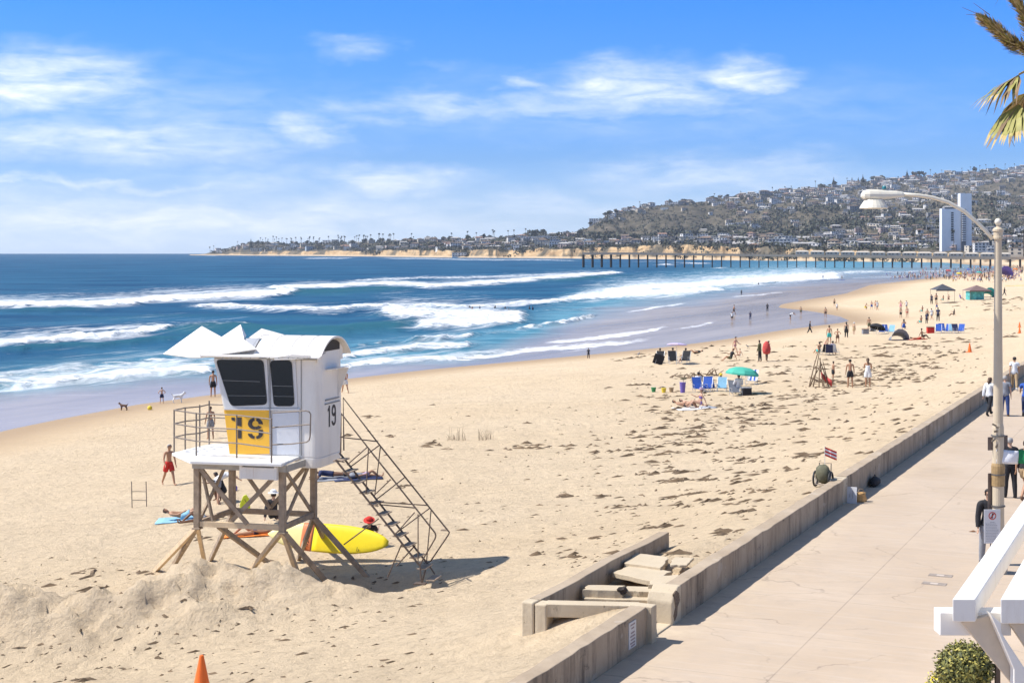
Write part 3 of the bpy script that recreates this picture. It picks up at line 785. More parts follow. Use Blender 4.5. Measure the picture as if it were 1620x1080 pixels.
# landing spill of sand on the walk
# ------------------------------------------------------------------ the lifeguard tower
TA = math.radians(-15.0)
TO = Vector((-5.81, 38.4, 0.0))
TX = Vector((math.cos(TA), math.sin(TA), 0)); TY = Vector((-math.sin(TA), math.cos(TA), 0))
def TL(px, py, y):
    """tower-local point in the plane y (metres behind its near legs) seen at (px, py)"""
    r = Vector(((px - CX) / F, 1.0, -(py - VH) / F))
    o = Vector((0, 0, CZ)) - TO
    d = (y - o.dot(TY)) / r.dot(TY)
    P = o + r * d
    return Vector((P.dot(TX), y, P.z))
def TZ(px, py, z):
    """tower-local point at height z seen at (px, py)"""
    P = G(px, py, z) - TO
    return Vector((P.dot(TX), P.dot(TY), z))
def TGround(px, py):
    w = GS(px, py); P = w - TO
    return Vector((P.dot(TX), P.dot(TY), w.z - 0.15))
def toT(w):
    P = w - TO; return Vector((P.dot(TX), P.dot(TY), w.z))
tw = empty('lifeguard_tower', TO, TA, 'white lifeguard tower on timber stilts with yellow 19 panel and propped roof shutters', 'lifeguard tower')

def grimy(name, col, rough=.4):
    m, N, p, out = new_mat(name); t = N.n('ShaderNodeTexCoord'); v = t.outputs['Object']
    g1 = N.noise(N.scale(v, (2.5, 2.5, .5)), 1.0, 6, .75); g2 = N.noise(v, 1.1, 4)
    c = N.mix(N.mapr(g1, .52, .72, 0, .30), col, (.50, .43, .34)); c = N.mix(N.mapr(g2, .5, .75, 0, .18), c, (.60, .57, .52))
    r = N.noise(N.scale(v, (14, 14, 1.0), (3, 3, 0)), 1.0, 3); c = N.mix(N.mapr(r, .70, .76, 0, .35), c, (.42, .26, .14))
    N.put(p, 'Base Color', c); N.put(p, 'Roughness', N.mapr(g1, .3, .7, rough, rough + .2)); return m
WHITE = grimy('white_shell', (.80, .765, .715)); _unused = mat('white_gelcoat', (0.80, 0.765, 0.715), 0.38, var=.05, vscale=1.4)
WHITE2 = mat('white_deck', (0.72, 0.71, 0.69), 0.6, var=.08, vscale=3, bump=.2, bscale=30)
TIMBER = mat('weathered_timber', (0.34, 0.26, 0.185), 0.85, var=.28, vscale=5, bump=.5, bscale=25)
TIMBERN = mat('new_timber', (0.62, 0.47, 0.30), 0.8, var=.15, vscale=5, bump=.4, bscale=25)
GALV = mat('galvanised_rail', (0.20, 0.165, 0.14), 0.55, metal=.3, var=.2, vscale=9)
RUSTY = mat('rusted_stair_steel', (0.145, 0.105, 0.08), 0.7, metal=.3, var=.3, vscale=7)
YEL = mat('yellow_paint', (0.92, 0.50, 0.045), 0.5, var=.06, vscale=2)
INK = mat('dark_marking', (0.045, 0.038, 0.04), 0.7, var=.15)
m, N, p, out = new_mat('dark_glass')
N.put(p, 'Base Color', (0.012, 0.012, 0.014, 1)); p.inputs['Roughness'].default_value = 0.06
DARKGLASS = m
FRAME = mat('window_frame_white', (0.66, 0.66, 0.66), 0.45, var=.03)
RUBBER = mat('black_rubber', (0.02, 0.02, 0.022), 0.6)

ZF, ZT = 3.60, 5.03
LX, LY = 2.36, 2.05
LEGS = [Vector((0, 0, 0)), Vector((-LX, 0, 0)), Vector((-LX, LY, 0)), Vector((0, LY, 0))]
for L in LEGS:
    mb = MB(); mb.bar((L.x, L.y, ZF - .10), (L.x, L.y, ZT), 0.155); mb.box((L.x, L.y, ZF - .12), (.22, .22, .04)); mb.build('leg', TIMBER, tw, bevel=.008)
for a in range(4):
    A = LEGS[a]; B = LEGS[(a + 1) % 4]; d = (B - A).normalized() * .08
    mb = MB(); mb.bar((A.x + d.x, A.y + d.y, ZF), (B.x - d.x, B.y - d.y, ZF), .09, .14)
    mb.build('sill_beam', TIMBERN if a in (0,) else TIMBER, tw, bevel=.006)
    off = Vector((d.y, -d.x, 0)).normalized() * .045
    c1 = (A.x + d.x * 1.3 + off.x, A.y + d.y * 1.3 + off.y, ZT - .02); c2 = (A.x + (B.x - A.x) * .48 + off.x, A.y + (B.y - A.y) * .48 + off.y, ZF + .10)
    e1 = (B.x - d.x * 1.3 - off.x, B.y - d.y * 1.3 - off.y, ZT - .02); e2 = (A.x + (B.x - A.x) * .46 - off.x, A.y + (B.y - A.y) * .46 - off.y, ZF + .10)
    mb = MB()
    if a == 0:
        mb.bar(c1, (A.x + (B.x - A.x) * .62 + off.x, off.y, ZF + .06), .05, .11); mb.build('cross_brace', TIMBER, tw)
        mb = MB(); mb.bar(e1, (A.x + (B.x - A.x) * .40 - off.x, -off.y, ZF + .06), .05, .11); mb.build('cross_brace', TIMBER, tw)
        mb = MB(); mb.bar((B.x + .11, 0.03, ZT - .02), (B.x + .42, .03, ZF + .08), .05, .10); mb.build('cross_brace', TIMBER, tw)
    else:
        mb.bar(c1, (B.x - d.x - off.x * .4, B.y - d.y - off.y * .4, ZF + .12) if a != 2 else c2, .05, .10); mb.build('cross_brace', TIMBER, tw)
        mb = MB(); mb.bar(e1, (A.x + d.x + off.x, A.y + d.y + off.y, ZF + .12) if a != 2 else e2, .05, .10); mb.build('cross_brace', TIMBER, tw)
# splayed feet braced into the sand
feet = [((306, 833), (242, 898), TIMBERN, 0), ((306, 836), (267, 898), TIMBER, 0), ((306, 836), (326, 892), TIMBERN, 0),
        ((360, 828), (330, 884), TIMBER, 2), ((372, 832), (428, 884), TIMBER, 1), ((446, 845), (396, 894), TIMBERN, 3),
        ((447, 840), (481, 927), TIMBERN, 3), ((456, 846), (539, 937), TIMBER, 3), ((499, 824), (588, 911), TIMBER, 4), ((499, 826), (524, 868), TIMBER, 4), ((499, 828), (470, 882), TIMBER, 4)]
tops = {0: (-LX, 0.0), 1: (-LX + .5, .2), 2: (-LX, LY), 3: (0, 0), 4: (0, LY)}
for (a, b, mm, k) in feet:
    t0 = Vector((tops[k][0], tops[k][1], ZF - .08)); g = TGround(*b)
    d = (g - t0).normalized()
    mb = MB(); mb.bar(t0, g + d * .12, .10, .13); mb.build('foot_brace', mm, tw, bevel=.006)

# deck
ZD = 5.27
deck_px = [(272, 716), (301, 729), (445.5, 733.5), (474, 721.5), (500, 722), (530, 712), (420, 699), (339, 701), (310, 706.5)]
deck = [TZ(px, py, ZD) for px, py in deck_px]
deck[4] = Vector((0.50, 1.3, ZD)); deck[5] = Vector((0.50, LY + .5, ZD)); deck[6] = Vector((-1.2, LY + 1.15, ZD))
mb = MB(); mb.prism([p - Vector((0, 0, .075)) for p in deck], (0, 0, .075)); mb.build('deck', WHITE2, tw, bevel=.012)
mb = MB()
for (a, b) in (((-LX - .06, -.12), (.16, -.12)), ((-LX - .06, -.12), (-LX - .06, LY + .15)), ((.16, -.12), (.16, LY + .15)), ((-LX - .06, LY + .15), (.16, LY + .15))):
    mb.bar((a[0], a[1], 5.115), (b[0], b[1], 5.115), .06, .17)
mb.build('deck_fascia', mat('fascia_grey', (0.40, 0.37, 0.32), .7, var=.12), tw)
mb = MB(); mb.box((-.55, -.22, 4.99), (.92, .10, .30)); mb.box((-1.03, -.20, 5.0), (.07, .14, .34)); mb.box((-.08, -.20, 5.0), (.07, .14, .34)); mb.build('folded_ladder_box', WHITE, tw, bevel=.01)

# cabin: a near wall leaning out towards the sea, a rounded landward end
YC0, YC1 = 1.05, 2.72
def cab_ring(z, xl, xr, r=0.20, n=5, y0=YC0, y1=YC1):
    pts = [Vector((xl, y0 + .0, z))]
    for k in range(n + 1):
        a = -math.pi / 2 + (math.pi / 2) * k / n
        pts.append(Vector((xr - r + r * math.cos(a), y0 + r + r * math.sin(a), z)))
    for k in range(n + 1):
        a = (math.pi / 2) * k / n
        pts.append(Vector((xr - r + r * math.cos(a), y1 - r + r * math.sin(a), z)))
    pts.append(Vector((xl, y1, z)))
    return pts
XR = 0.58
zs_ = [4.98, 5.0, 5.27, 6.42, 6.52, 7.72, 7.86]
pl = [TL(362, 719, YC0).x, TL(355, 648, YC0).x, TL(338, 566, YC0).x]
zl = [TL(362, 719, YC0).z, TL(355, 648, YC0).z, TL(338, 566, YC0).z]
xl_at = lambda z: np.interp(z, zl, pl)
rings = [cab_ring(5.24, xl_at(5.24), XR + .0), cab_ring(6.45, xl_at(6.45), XR + .0), cab_ring(6.52, xl_at(6.52) - .02, XR + .0), cab_ring(7.78, xl_at(7.78), XR - .02)]
mb = MB(); n = len(rings[0]); V = [q for r_ in rings for q in r_]; Fs = []
for i in range(len(rings) - 1):
    for k in range(n): Fs.append((i * n + k, i * n + (k + 1) % n, (i + 1) * n + (k + 1) % n, (i + 1) * n + k))
Fs += [tuple(range(n - 1, -1, -1)), tuple(range((len(rings) - 1) * n, len(rings) * n))]
mb.add(V, Fs)
body = mb.build('cabin_body', WHITE, tw, bevel=.02); 
for p_ in body.data.polygons: p_.use_smooth = False
mb = MB(); r0 = cab_ring(4.97, -.12, XR - .03); r1 = cab_ring(5.24, -.12, XR + .01); V = r0 + r1; Fs = [(k, (k + 1) % n, n + (k + 1) % n, n + k) for k in range(n)] + [tuple(range(n - 1, -1, -1)), tuple(range(n, 2 * n))]
mb.add(V, Fs); mb.build('cabin_skirt', WHITE, tw, bevel=.02)

def face_poly(pxs, y, th=.02): 
    return [TL(px, py, y) for px, py in pxs], Vector((0, -th, 0))
def roundpoly(pts, r=0.2, n=4):
    out_ = []
    for i in range(len(pts)):
        a = pts[i - 1]; b = pts[i]; c = pts[(i + 1) % len(pts)]
        u = (a - b).normalized(); v = (c - b).normalized(); rr = min(r, (a - b).length / 2.2, (c - b).length / 2.2)
        for k in range(n + 1):
            t_ = k / n; out_.append(b + u * rr * (1 - t_) ** 2 + v * rr * t_ ** 2)
    return out_
def window(pxs, panel_px):
    P, o = face_poly(panel_px, YC0, .035); mb = MB(); mb.prism(roundpoly(P, .05), o); fr = mb.build('window', FRAME, tw, bevel=.008)
    P, o = face_poly(pxs, YC0 - .035, .012); mb = MB(); mb.prism(roundpoly(P, .12), o); mb.build('pane', DARKGLASS, fr)
    P, o = face_poly(pxs, YC0 - .036, .018); Q = roundpoly(P, .12); c = sum(Q, Vector()) / len(Q)
    mb = MB()
    ins = [q + (q - c).normalized() * .022 for q in Q]; k = len(Q)
    V = [q + o for q in Q] + [q + o for q in ins] + list(ins); mb.add(V, [(i, (i + 1) % k, k + (i + 1) % k, k + i) for i in range(k)] + [(k + i, k + (i + 1) % k, 2 * k + (i + 1) % k, 2 * k + i) for i in range(k)])
    mb.build('window_seal', RUBBER, fr)
    return fr
w1 = window([(342.5, 569.5), (416, 570), (422, 639), (366, 641)], [(338.5, 566.5), (423.5, 567), (426.5, 645), (357, 645)])
w2 = window([(428, 571), (461, 571), (465.5, 641), (434, 641)], [(424.5, 567), (468, 567), (471.5, 645), (428, 645)])
mb = MB(); a = TL(352, 601.5, YC0 - .052); b = TL(411, 603.5, YC0 - .052); mb.bar(a, b, .012); a = TL(361, 625.5, YC0 - .052); b = TL(420, 626, YC0 - .052); mb.bar(a, b, .010); mb.build('inner_rail', mat('dim_rail', (.22, .22, .21), .5), w1)
mb = MB(); a = TL(431, 610, YC0 - .052); b = TL(463, 611, YC0 - .052); mb.bar(a, b, .012); a = TL(433, 626.5, YC0 - .052); b = TL(465, 627, YC0 - .052); mb.bar(a, b, .010); mb.build('inner_rail', MATS['dim_rail'], w2)
mb = MB(); mb.bar(TL(355, 646.5, YC0 - .03), TL(474, 647.5, YC0 - .03), .05, .045); mb.build('sill_trim', FRAME, tw)
mb = MB(); mb.bar(TL(426, 566, YC0 - .05), TL(428, 719, YC0 - .05), .035); mb.bar(TL(476.5, 566, YC0 - .01), TL(476.5, 720, YC0 - .01), .02); mb.build('corner_trim', mat('grey_trim', (.30, .30, .30), .6), tw)
# yellow panel with stencil numerals
P, o = face_poly([(355, 648), (427, 647.5), (428, 717.5), (364, 718.5)], YC0, .03); mb = MB(); mb.prism(P, o); yp = mb.build('number_panel', YEL, tw, bevel=.005)
P, o = face_poly([(431, 651), (473.5, 651), (474.5, 719), (431.5, 718.5)], YC0, .025); mb = MB(); mb.prism(roundpoly(P, .05), o); mb.build('door_panel', mat('panel_white', (.66, .67, .70), .4, var=.03), tw, bevel=.01)
def numeral_19(mb, M, w=1.0, stencil=True):
    """'19' in a 1.15 x 1 box, M maps (x, z) in it to a point pair"""
    def pr(poly): mb.prism([M(x, z) for x, z in poly], M(0, 0, 1) - M(0, 0))
    x0 = .10
    if stencil:
        pr([(x0, .46), (x0 + .15, .46), (x0 + .15, 0), (x0, 0)]); pr([(x0 - .02, 1), (x0 + .15, 1), (x0 + .15, .56), (x0 - .02, .60)])
        pr([(x0 - .26, .98), (x0 - .12, .98), (x0 - .12, .80), (x0 - .26, .86)])
    else:
        pr([(x0, 1), (x0 + .16, 1), (x0 + .16, 0), (x0, 0)]); pr([(x0 - .14, .84), (x0 - .003, .94), (x0 - .003, .80), (x0 - .14, .72)])
    cx, wo, wi = .80, .30, .13
    def arc(a0, a1, cz, ro, ri, roz, riz, k=7):
        A = [(cx + ro * math.cos(R(a0 + (a1 - a0) * i / k)), cz + roz * math.sin(R(a0 + (a1 - a0) * i / k))) for i in range(k + 1)]
        B = [(cx + ri * math.cos(R(a0 + (a1 - a0) * i / k)), cz + riz * math.sin(R(a0 + (a1 - a0) * i / k))) for i in range(k, -1, -1)]
        pr(A + B)
    g = 9 if stencil else 0.01
    cz = .70
    arc(90 + g, 180, cz, wo, wi, .30, .16); arc(0, 90 - g, cz, wo, wi, .30, .16)
    arc(180, 270 - (0 if not stencil else 2), cz, wo, wi, .26, .12); arc(270, 330, cz, wo, wi, .26, .12, 5)
    pr([(cx + wi, .70 if not stencil else .44), (cx + wo, .70 if not stencil else .44), (cx + wo, .22), (cx + wi, .22)])
    arc(-90 + g, 0, .24, wo, wi, .24, .11); arc(180, 270 - g, .24, wo, wi, .24, .11)
mb = MB()
o3 = TL(372.5, 693.0, YC0 - .032); ax = (TL(416, 694.5, YC0 - .032) - o3) / 1.1; az_ = (TL(372.5, 659.5, YC0 - .032) - o3); az_.x *= .2
numeral_19(mb, lambda x, z, t=0: o3 + ax * x + az_ * z + Vector((0, -.006 * t, 0)))
mb.build('numerals', INK, yp)
# landward end: numerals and vent visor
mb = MB(); XE = XR + .002
zc = 5.98; hgt = .56
numeral_19(mb, lambda x, z, t=0: Vector((XE + .006 * t, 1.62 + x * .50, zc + z * hgt)), stencil=False)
mb.build('numerals', INK, tw)
mb = MB(); mb.prism([(XE, 1.45, 7.48), (XE, 2.36, 7.48), (XE + .30, 2.36, 7.52), (XE + .30, 1.45, 7.52)], (0, 0, .02))
mb.prism([(XE, 2.36, 7.48), (XE, 2.36, 6.72), (XE + .30, 2.36, 7.50)], (0, -.02, 0)); mb.build('vent_visor', WHITE, tw)
mb = MB(); mb.box((XE + .01, 1.9, 6.70), (.03, .95, .03)); mb.box((XE + .01, 1.9, 6.60), (.03, 1.02, .025)); mb.build('visor_rail', mat('grey_trim2', (.22, .22, .22), .6), tw)
# barrel roof
def arch(y, y0=.78, y1=2.95, z0=7.86, rise=.50):
    t_ = (y - y0) / (y1 - y0) * 2 - 1; return z0 + rise * (1 - abs(t_) ** 2.3)
xa, xb = TL(400, 560, .8).x, XR + .14
mb = MB(); n = 18; V = []; Fs = []
for j, (x, dy) in enumerate(((xa, 0), (xb, 0))):
    for i in range(n + 1):
        y = .78 + (2.95 - .78) * i / n; V.append((x, y, arch(y))); 
    for i in range(n + 1):
        y = .80 + (2.93 - .80) * i / n; V.append((x, y, arch(y) - .05))
k = n + 1
for i in range(n):
    Fs += [(i, i + 1, 2 * k + i + 1, 2 * k + i), (k + i, k + i + 1, 3 * k + i + 1, 3 * k + i), (i, i + 1, k + i + 1, k + i), (2 * k + i, 2 * k + i + 1, 3 * k + i + 1, 3 * k + i)]
Fs += [(0, k, 3 * k, 2 * k), (n, k + n, 3 * k + n, 2 * k + n)]
mb.add(V, Fs); rf = mb.build('roof', WHITE, tw, smooth=False)
# gable recess at the landward end
mb = MB(); P = [Vector((XR - .02, 1.0 + 1.73 * i / 12, min(arch(1.0 + 1.73 * i / 12) - .06, 9))) for i in range(13)] + [Vector((XR - .02, 2.73, 7.70)), Vector((XR - .02, 1.0, 7.70))]
mb.prism(P, (-.03, 0, 0)); mb.build('gable', WHITE, rf)
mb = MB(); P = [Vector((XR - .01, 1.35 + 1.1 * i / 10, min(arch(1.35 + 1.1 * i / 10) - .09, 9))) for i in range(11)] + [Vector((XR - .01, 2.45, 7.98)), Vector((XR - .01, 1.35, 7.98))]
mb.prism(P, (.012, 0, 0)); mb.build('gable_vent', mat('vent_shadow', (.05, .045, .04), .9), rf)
mb = MB()
# eave pan in front of the barrel: near gutter running the whole near side
e0 = Vector((TL(317, 566, .72).x, .72, 7.87)); 
mb.prism([(e0.x, .66, 7.84), (xb, .66, 7.84), (xb, 1.2, 7.95), (e0.x, 1.2, 7.95)], (0, 0, .03)); mb.build('eave', WHITE, rf)
mb = MB(); mb.prism([(e0.x, .9, 7.80), (xa + .1, .9, 7.80), (xa + .1, 2.85, 7.80), (e0.x, 2.85, 7.80)], (0, 0, .08)); mb.build('ceiling_pan', WHITE, rf)
# storm shutters folded up on to the roof: stiff white plates with bent wings
def plate(pts, faces, th, name='storm_shutter'):
    me = bpy.data.meshes.new(name); me.from_pydata([tuple(p_) for p_ in pts], [], faces); me.materials.append(WHITE); me.update()
    o_ = bpy.data.objects.new(name, me); COL.objects.link(o_); o_.parent = tw
    so_ = o_.modifiers.new('thick', 'SOLIDIFY'); so_.thickness = th; so_.offset = -1
    return o_
A = TL(259, 560.5, 1.95); B = TL(320, 517, 1.75); C = TL(317, 566.5, .70); D = TL(388, 553, .95); E = TL(324, 528, 1.9); H = TL(352, 535, 1.5); Ff = TL(300, 566, .95)
plate([A, B, Ff, C, D, H, E], [(0, 1, 2), (1, 3, 2), (1, 6, 5, 3), (5, 4, 3)], .03)
S2a = TL(350, 535, 2.2); S2b = TL(380, 514.5, 2.35); S2c = TL(388, 531, 2.6); S2d = TL(386, 537, 1.7)
plate([S2a, S2b, S2c, S2d], [(0, 1, 3), (1, 2, 3)], .03)
S3a = TL(393, 536, 2.5); S3b = TL(414, 521, 2.9); S3c = TL(450, 531, 2.9); S3d = TL(446, 537, 2.2)
plate([S3a, S3b, S3c, S3d], [(0, 1, 2, 3)], .03)
S4 = [TL(352, 535, 1.5), TL(404, 536, 1.9), TL(404, 552, .92), TL(388, 554, .82), TL(317, 566.5, .70)]
plate([TL(352, 535, 1.5), TL(380, 533, 2.0), TL(406, 553, .84), TL(317, 566.5, .69)], [(0, 1, 2, 3)], .03)
mb = MB(); mb.prism([TL(381, 535, 1.9), TL(411, 535, 1.9), TL(403, 550, 1.2), TL(384, 545, 1.4)], (0, .02, -.12)); mb.build('roof_hatch', mat('hatch_grey', (.42, .43, .46), .5), rf)
mb = MB(); mb.prism([TL(434, 566, .66), TL(462, 560.5, .66), TL(491, 562, .66), TL(491, 567, .66), TL(434, 569.5, .66)], (0, .03, 0)); mb.build('gutter_lip', WHITE, rf)

mb = MB()
for x in (-1.3, -.75, -.2, .25):
    P = [Vector((x, .78 + 2.17 * i / 14, arch(.78 + 2.17 * i / 14) + .004)) for i in range(15)]; mb.tube(P, .006, 4)
mb.build('roof_seam', mat('seam_grey', (.42, .42, .42), .6), rf)
mb = MB()
for px in (340, 352, 366, 381, 396, 411, 426, 441, 456, 471): q = TL(px, 566.2, .64); mb.box(q, (.02, .012, .02))
mb.build('eave_bolt', MATS['grey_trim2'], rf)
mb = MB()
for (px, py) in ((303, 548), (318, 549), (330, 560), (345, 556)): q = TL(px, py, .9); mb.tube([q + Vector((0, -.5, .02)), q + Vector((.03, -.5, .03))], .012, 5)
mb.build('shutter_hinge', MATS['grey_trim2'], tw)
# railing on the deck
def rail_post(px, py, z1=1.12):
    b = TZ(px, py, ZD); mb = MB(); mb.tube([b - Vector((0, 0, .08)), b + Vector((0, 0, z1))], .021, 7); mb.build('rail_post', GALV, tw); return b
b0 = rail_post(429.5, 732); b1 = rail_post(374.5, 724); b2 = rail_post(310.5, 720.5); b3 = rail_post(275.5, 714); b4 = rail_post(293, 709.5); b5 = rail_post(316, 707, 1.15); b6 = rail_post(331, 702.5, 1.2)
mb = MB()
endf = Vector((xl_at(6.0) + .1, YC1 - .1, 0))
for h in (1.10, .74, .38):
    Z = Vector((0, 0, h))
    mb.tube([b0 + Z, b1 + Z, b2 + Z, b3 + Z], .019, 6)
    mb.tube([b3 + Z, b4 + Z, b5 + Z, b6 + Z, Vector((endf.x, endf.y, ZD + h))], .019, 6)
mb.build('guard_rail', GALV, tw)
g0 = TL(431, 655, -.25); 
def gp(px, py): return TL(px, py, -.20)
mb = MB()
loop = [gp(431, 653), gp(460, 651), gp(484, 649.5), gp(489, 651), gp(491.5, 655), gp(490.5, 690), gp(489, 696), gp(485, 699), gp(460, 702), gp(431, 703)]
mb.tube(loop, .018, 6); mb.tube([gp(431, 676), gp(490.5, 671)], .018, 6); mb.build('gate', GALV, tw)
# coiled rope and cap on the deck
# stairway down the landward side
YA, YB = .80, 1.42
def SA(px, py): return TL(px, py, YA)
def SB(px, py): return TL(px, py, YB)
def stairbars(name, segs, r=.021):
    mb = MB()
    for a, b in segs: mb.tube([a, b], r, 6)
    return mb.build(name, RUSTY, tw)
stairbars('stringer', [(SA(531, 727), SA(663, 893))], .026); stairbars('stringer', [(SB(537, 716), SB(681, 897))], .026)
def hand(pts, name='handrail'):
    mb = MB(); mb.tube(pts, .020, 6); return mb.build(name, RUSTY, tw)
hand([SA(539, 716), SA(540, 654), SA(598, 728), SA(688, 842), SA(689.5, 847), SA(688, 852), SA(664, 893)])
hand([SB(544, 712), SB(543, 629), SB(600, 703), SB(708, 838), SB(711, 841.5), SB(709, 846), SB(680, 889)])
mb = MB()
for a, b in [((583, 709), (579, 781)), ((661.5, 813), (661.5, 891))]: mb.tube([SA(*a), SA(*b)], .016, 5)
for a, b in [((581, 707), (549, 735)), ((618, 758), (592, 783)), ((656, 810), (624, 846)), ((531, 727), (545, 731))]: mb.tube([SA(*a), SA(*b)], .016, 5)
mb.build('baluster_frame', RUSTY, tw)
mb = MB()
for a, b in [((602, 706), (593, 783)), ((682, 807), (675, 887))]: mb.tube([SB(*a), SB(*b)], .016, 5)
for a, b in [((600, 704), (556, 737)), ((640, 755), (595, 790)), ((679, 804), (626, 843))]: mb.tube([SB(*a), SB(*b)], .016, 5)
mb.build('baluster_frame', RUSTY, tw)
mb = MB()
for a, b in [((538, 691), (597, 698)), ((586, 793), (678, 799)), ((604, 798), (657, 803))]: mb.tube([SA(*a), SB(*b)], .016, 5)
mb.build('cross_tie', RUSTY, tw)
for (px, py) in [(540, 727), (554, 744), (568, 761), (581, 777.5), (594.5, 795), (607.5, 811.5), (620.5, 828), (634, 845), (647, 861), (660, 879), (672, 896), (686, 914)]:
    c = TL(px, py, (YA + YB) / 2); mb = MB(); mb.box((c.x, c.y, c.z), (.23, YB - YA - .02, .028)); mb.build('tread', TIMBER, tw)
mb = MB(); mb.box(SB(703, 838), (.16, .12, .03)); mb.build('rail_cap', TIMBER, tw)
mb = MB()
for a, b, y in [((599, 820), (544, 861), YA), ((635, 861), (613, 913), YA), ((657, 862), (627, 895), YB), ((664, 891), (667, 921), YA), ((676, 889), (668, 921), YB), ((681, 897), (688, 908), YB)]:
    mb.tube([TL(a[0], a[1], y), TL(b[0], b[1], y)], .018, 6)
mb.box(TL(665, 922.5, YA), (.3, .2, .03)); mb.build('stair_footing', RUSTY, tw)

# yellow rescue board standing on its edge against the tower
bc = TL(518, 851, 4.1); rb = empty('rescue_board', TO + TX * bc.x + TY * bc.y + Vector((0, 0, bc.z)), TA + R(-2), 'yellow rescue paddleboard with an orange lettered band leaning under the tower', 'rescue board')
BY = mat('board_yellow', (0.90, 0.70, 0.02), .35, var=.03); BC = mat('board_cream', (0.85, 0.76, 0.34), .4, var=.04); BO = mat('board_orange', (0.68, 0.20, 0.07), .45, var=.05)
HL = 1.83
def bw(u):   # half width along the board
    t_ = max(-1, min(1, u / HL)); return .375 * (max(0, 1 - abs(t_ - .02) ** 2.6)) ** .62
def board_part(u0, u1, m_, name, grow=0.0, parent=None, n=14):
    V = []; Fs = []
    for i in range(n + 1):
        u = u0 + (u1 - u0) * i / n; h = max(bw(u), .012); tz = -.02 * (u / HL) * HL * .8
        for k in range(12):
            a = 2 * math.pi * k / 12; th = (.042 + grow) * min(1, .25 + h / .3)
            V.append((u, math.cos(a) * th + .42 * (math.sin(a) * h), math.sin(a) * (h + grow) + tz))
    for i in range(n):
        for k in range(12): Fs.append((i * 12 + k, i * 12 + (k + 1) % 12, (i + 1) * 12 + (k + 1) % 12, (i + 1) * 12 + k))
    Fs += [tuple(range(11, -1, -1)), tuple(range(n * 12, n * 12 + 12))]
    mb = MB(); mb.add(V, Fs); return mb.build(name, m_, parent or rb, smooth=True)
board_part(-.42, HL, BY, 'deck'); board_part(-HL, -.42, BC, 'nose'); bd = board_part(-.78, -.44, BO, 'band', .004, n=6)
mb = MB(); rnd = random.Random(3)
for i in range(6):    # RESCUE, read down the band
    z = .20 - i * .075
    mb.box((-.58, .42 * z - .052, z), (.10, .006, .016)); mb.box((-.63, .42 * (z - .02) - .052, z - .02), (.014, .006, .05))
    if i in (0, 2, 4): mb.box((-.535, .42 * (z - .02) - .052, z - .02), (.014, .006, .045))
    if i in (1, 2, 3, 5): mb.box((-.58, .42 * (z - .045) - .052, z - .045), (.10, .006, .012))
mb.build('band_lettering', INK, bd)
mb = MB(); mb.box((.95, .42 * -.22 - .05, -.22), (.012, .006, .12), (0, .2, 0)); mb.box((1.0, .42 * -.24 - .05, -.24), (.012, .006, .08), (0, -.3, 0)); mb.box((-.2, .07, .34), (.22, .02, .02)); mb.build('deck_marks', INK, rb)
# ------------------------------------------------------------------ houses, trees and the tall white block on the far shore
rnd = random.Random(77)
m, N, p, out = new_mat('town_wall')
oi = N.n('ShaderNodeObjectInfo')
TOWN_COLS = {'white': (0.74, 0.71, 0.67), 'cream': (0.58, 0.51, 0.41), 'tan': (0.40, 0.33, 0.26), 'pink': (0.50, 0.38, 0.33), 'grey': (0.30, 0.29, 0.28), 'pale blue': (0.42, 0.48, 0.53)}
ROOF_COLS = {'red tiled': (0.28, 0.17, 0.125), 'dark grey': (0.085, 0.085, 0.09), 'light grey': (0.42, 0.40, 0.38), 'brown': (0.16, 0.115, 0.085), 'flat white': (0.68, 0.66, 0.63)}
WM = {k: mat('wall_' + k.replace(' ', '_'), c, .85, var=.08, vscale=.3) for k, c in TOWN_COLS.items()}
RM = {k: mat('roof_' + k.replace(' ', '_'), c, .85, var=.15, vscale=.5) for k, c in ROOF_COLS.items()}
GLZ = mat('window_dark', (0.035, 0.042, 0.055), .2, var=.2, vscale=.5)
def house_shape(mb, rn, w, d, st, roof, ox=0, oy=0, z0=-6):
    """one house: storeys with dark window bands (mi 1), roof (mi 2); front faces -y"""
    H = 3.1 * st
    mb.box((ox, oy, (z0 + H) / 2), (w, d, H - z0), mi=0)
    for s_ in range(st):
        zc = 3.1 * s_ + 1.75
        nwin = max(2, int(w / 4.2)); x = -w / 2 + 1.0
        for i in range(nwin):
            ww = rn.uniform(1.6, 3.3); x0 = -w / 2 + (i + .5) * w / nwin
            mb.box((ox + x0, oy - d / 2 - .03, zc), (min(ww, w / nwin - .9), .12, rn.choice([1.3, 1.5, 2.0])), mi=1)
        for sd_ in (-1, 1):
            mb.box((ox + sd_ * (w / 2 + .03), oy + rn.uniform(-.2, .2) * d, zc), (.12, rn.uniform(1.5, 3), 1.4), mi=1)
        if s_ and rn.random() < .6: mb.box((ox, oy - d / 2 - .8, 3.1 * s_), (w * .8, 1.6, .9), mi=0)
    if roof == 'flat':
        mb.box((ox, oy, H + .25), (w + .5, d + .5, .5), mi=2)
    else:
        e = .7; h = rn.uniform(1.6, 2.6)
        x0, x1, y0, y1 = ox - w / 2 - e, ox + w / 2 + e, oy - d / 2 - e, oy + d / 2 + e
        r = min(w, d) / 2 * (.9 if roof == 'hip' else .05)
        mb.add([(x0, y0, H), (x1, y0, H), (x1, y1, H), (x0, y1, H), (x0 + r, oy, H + h), (x1 - r, oy, H + h)], [(0, 1, 5, 4), (1, 2, 5), (2, 3, 4, 5), (3, 0, 4), (0, 3, 2, 1)], mi=2)
HV = {}
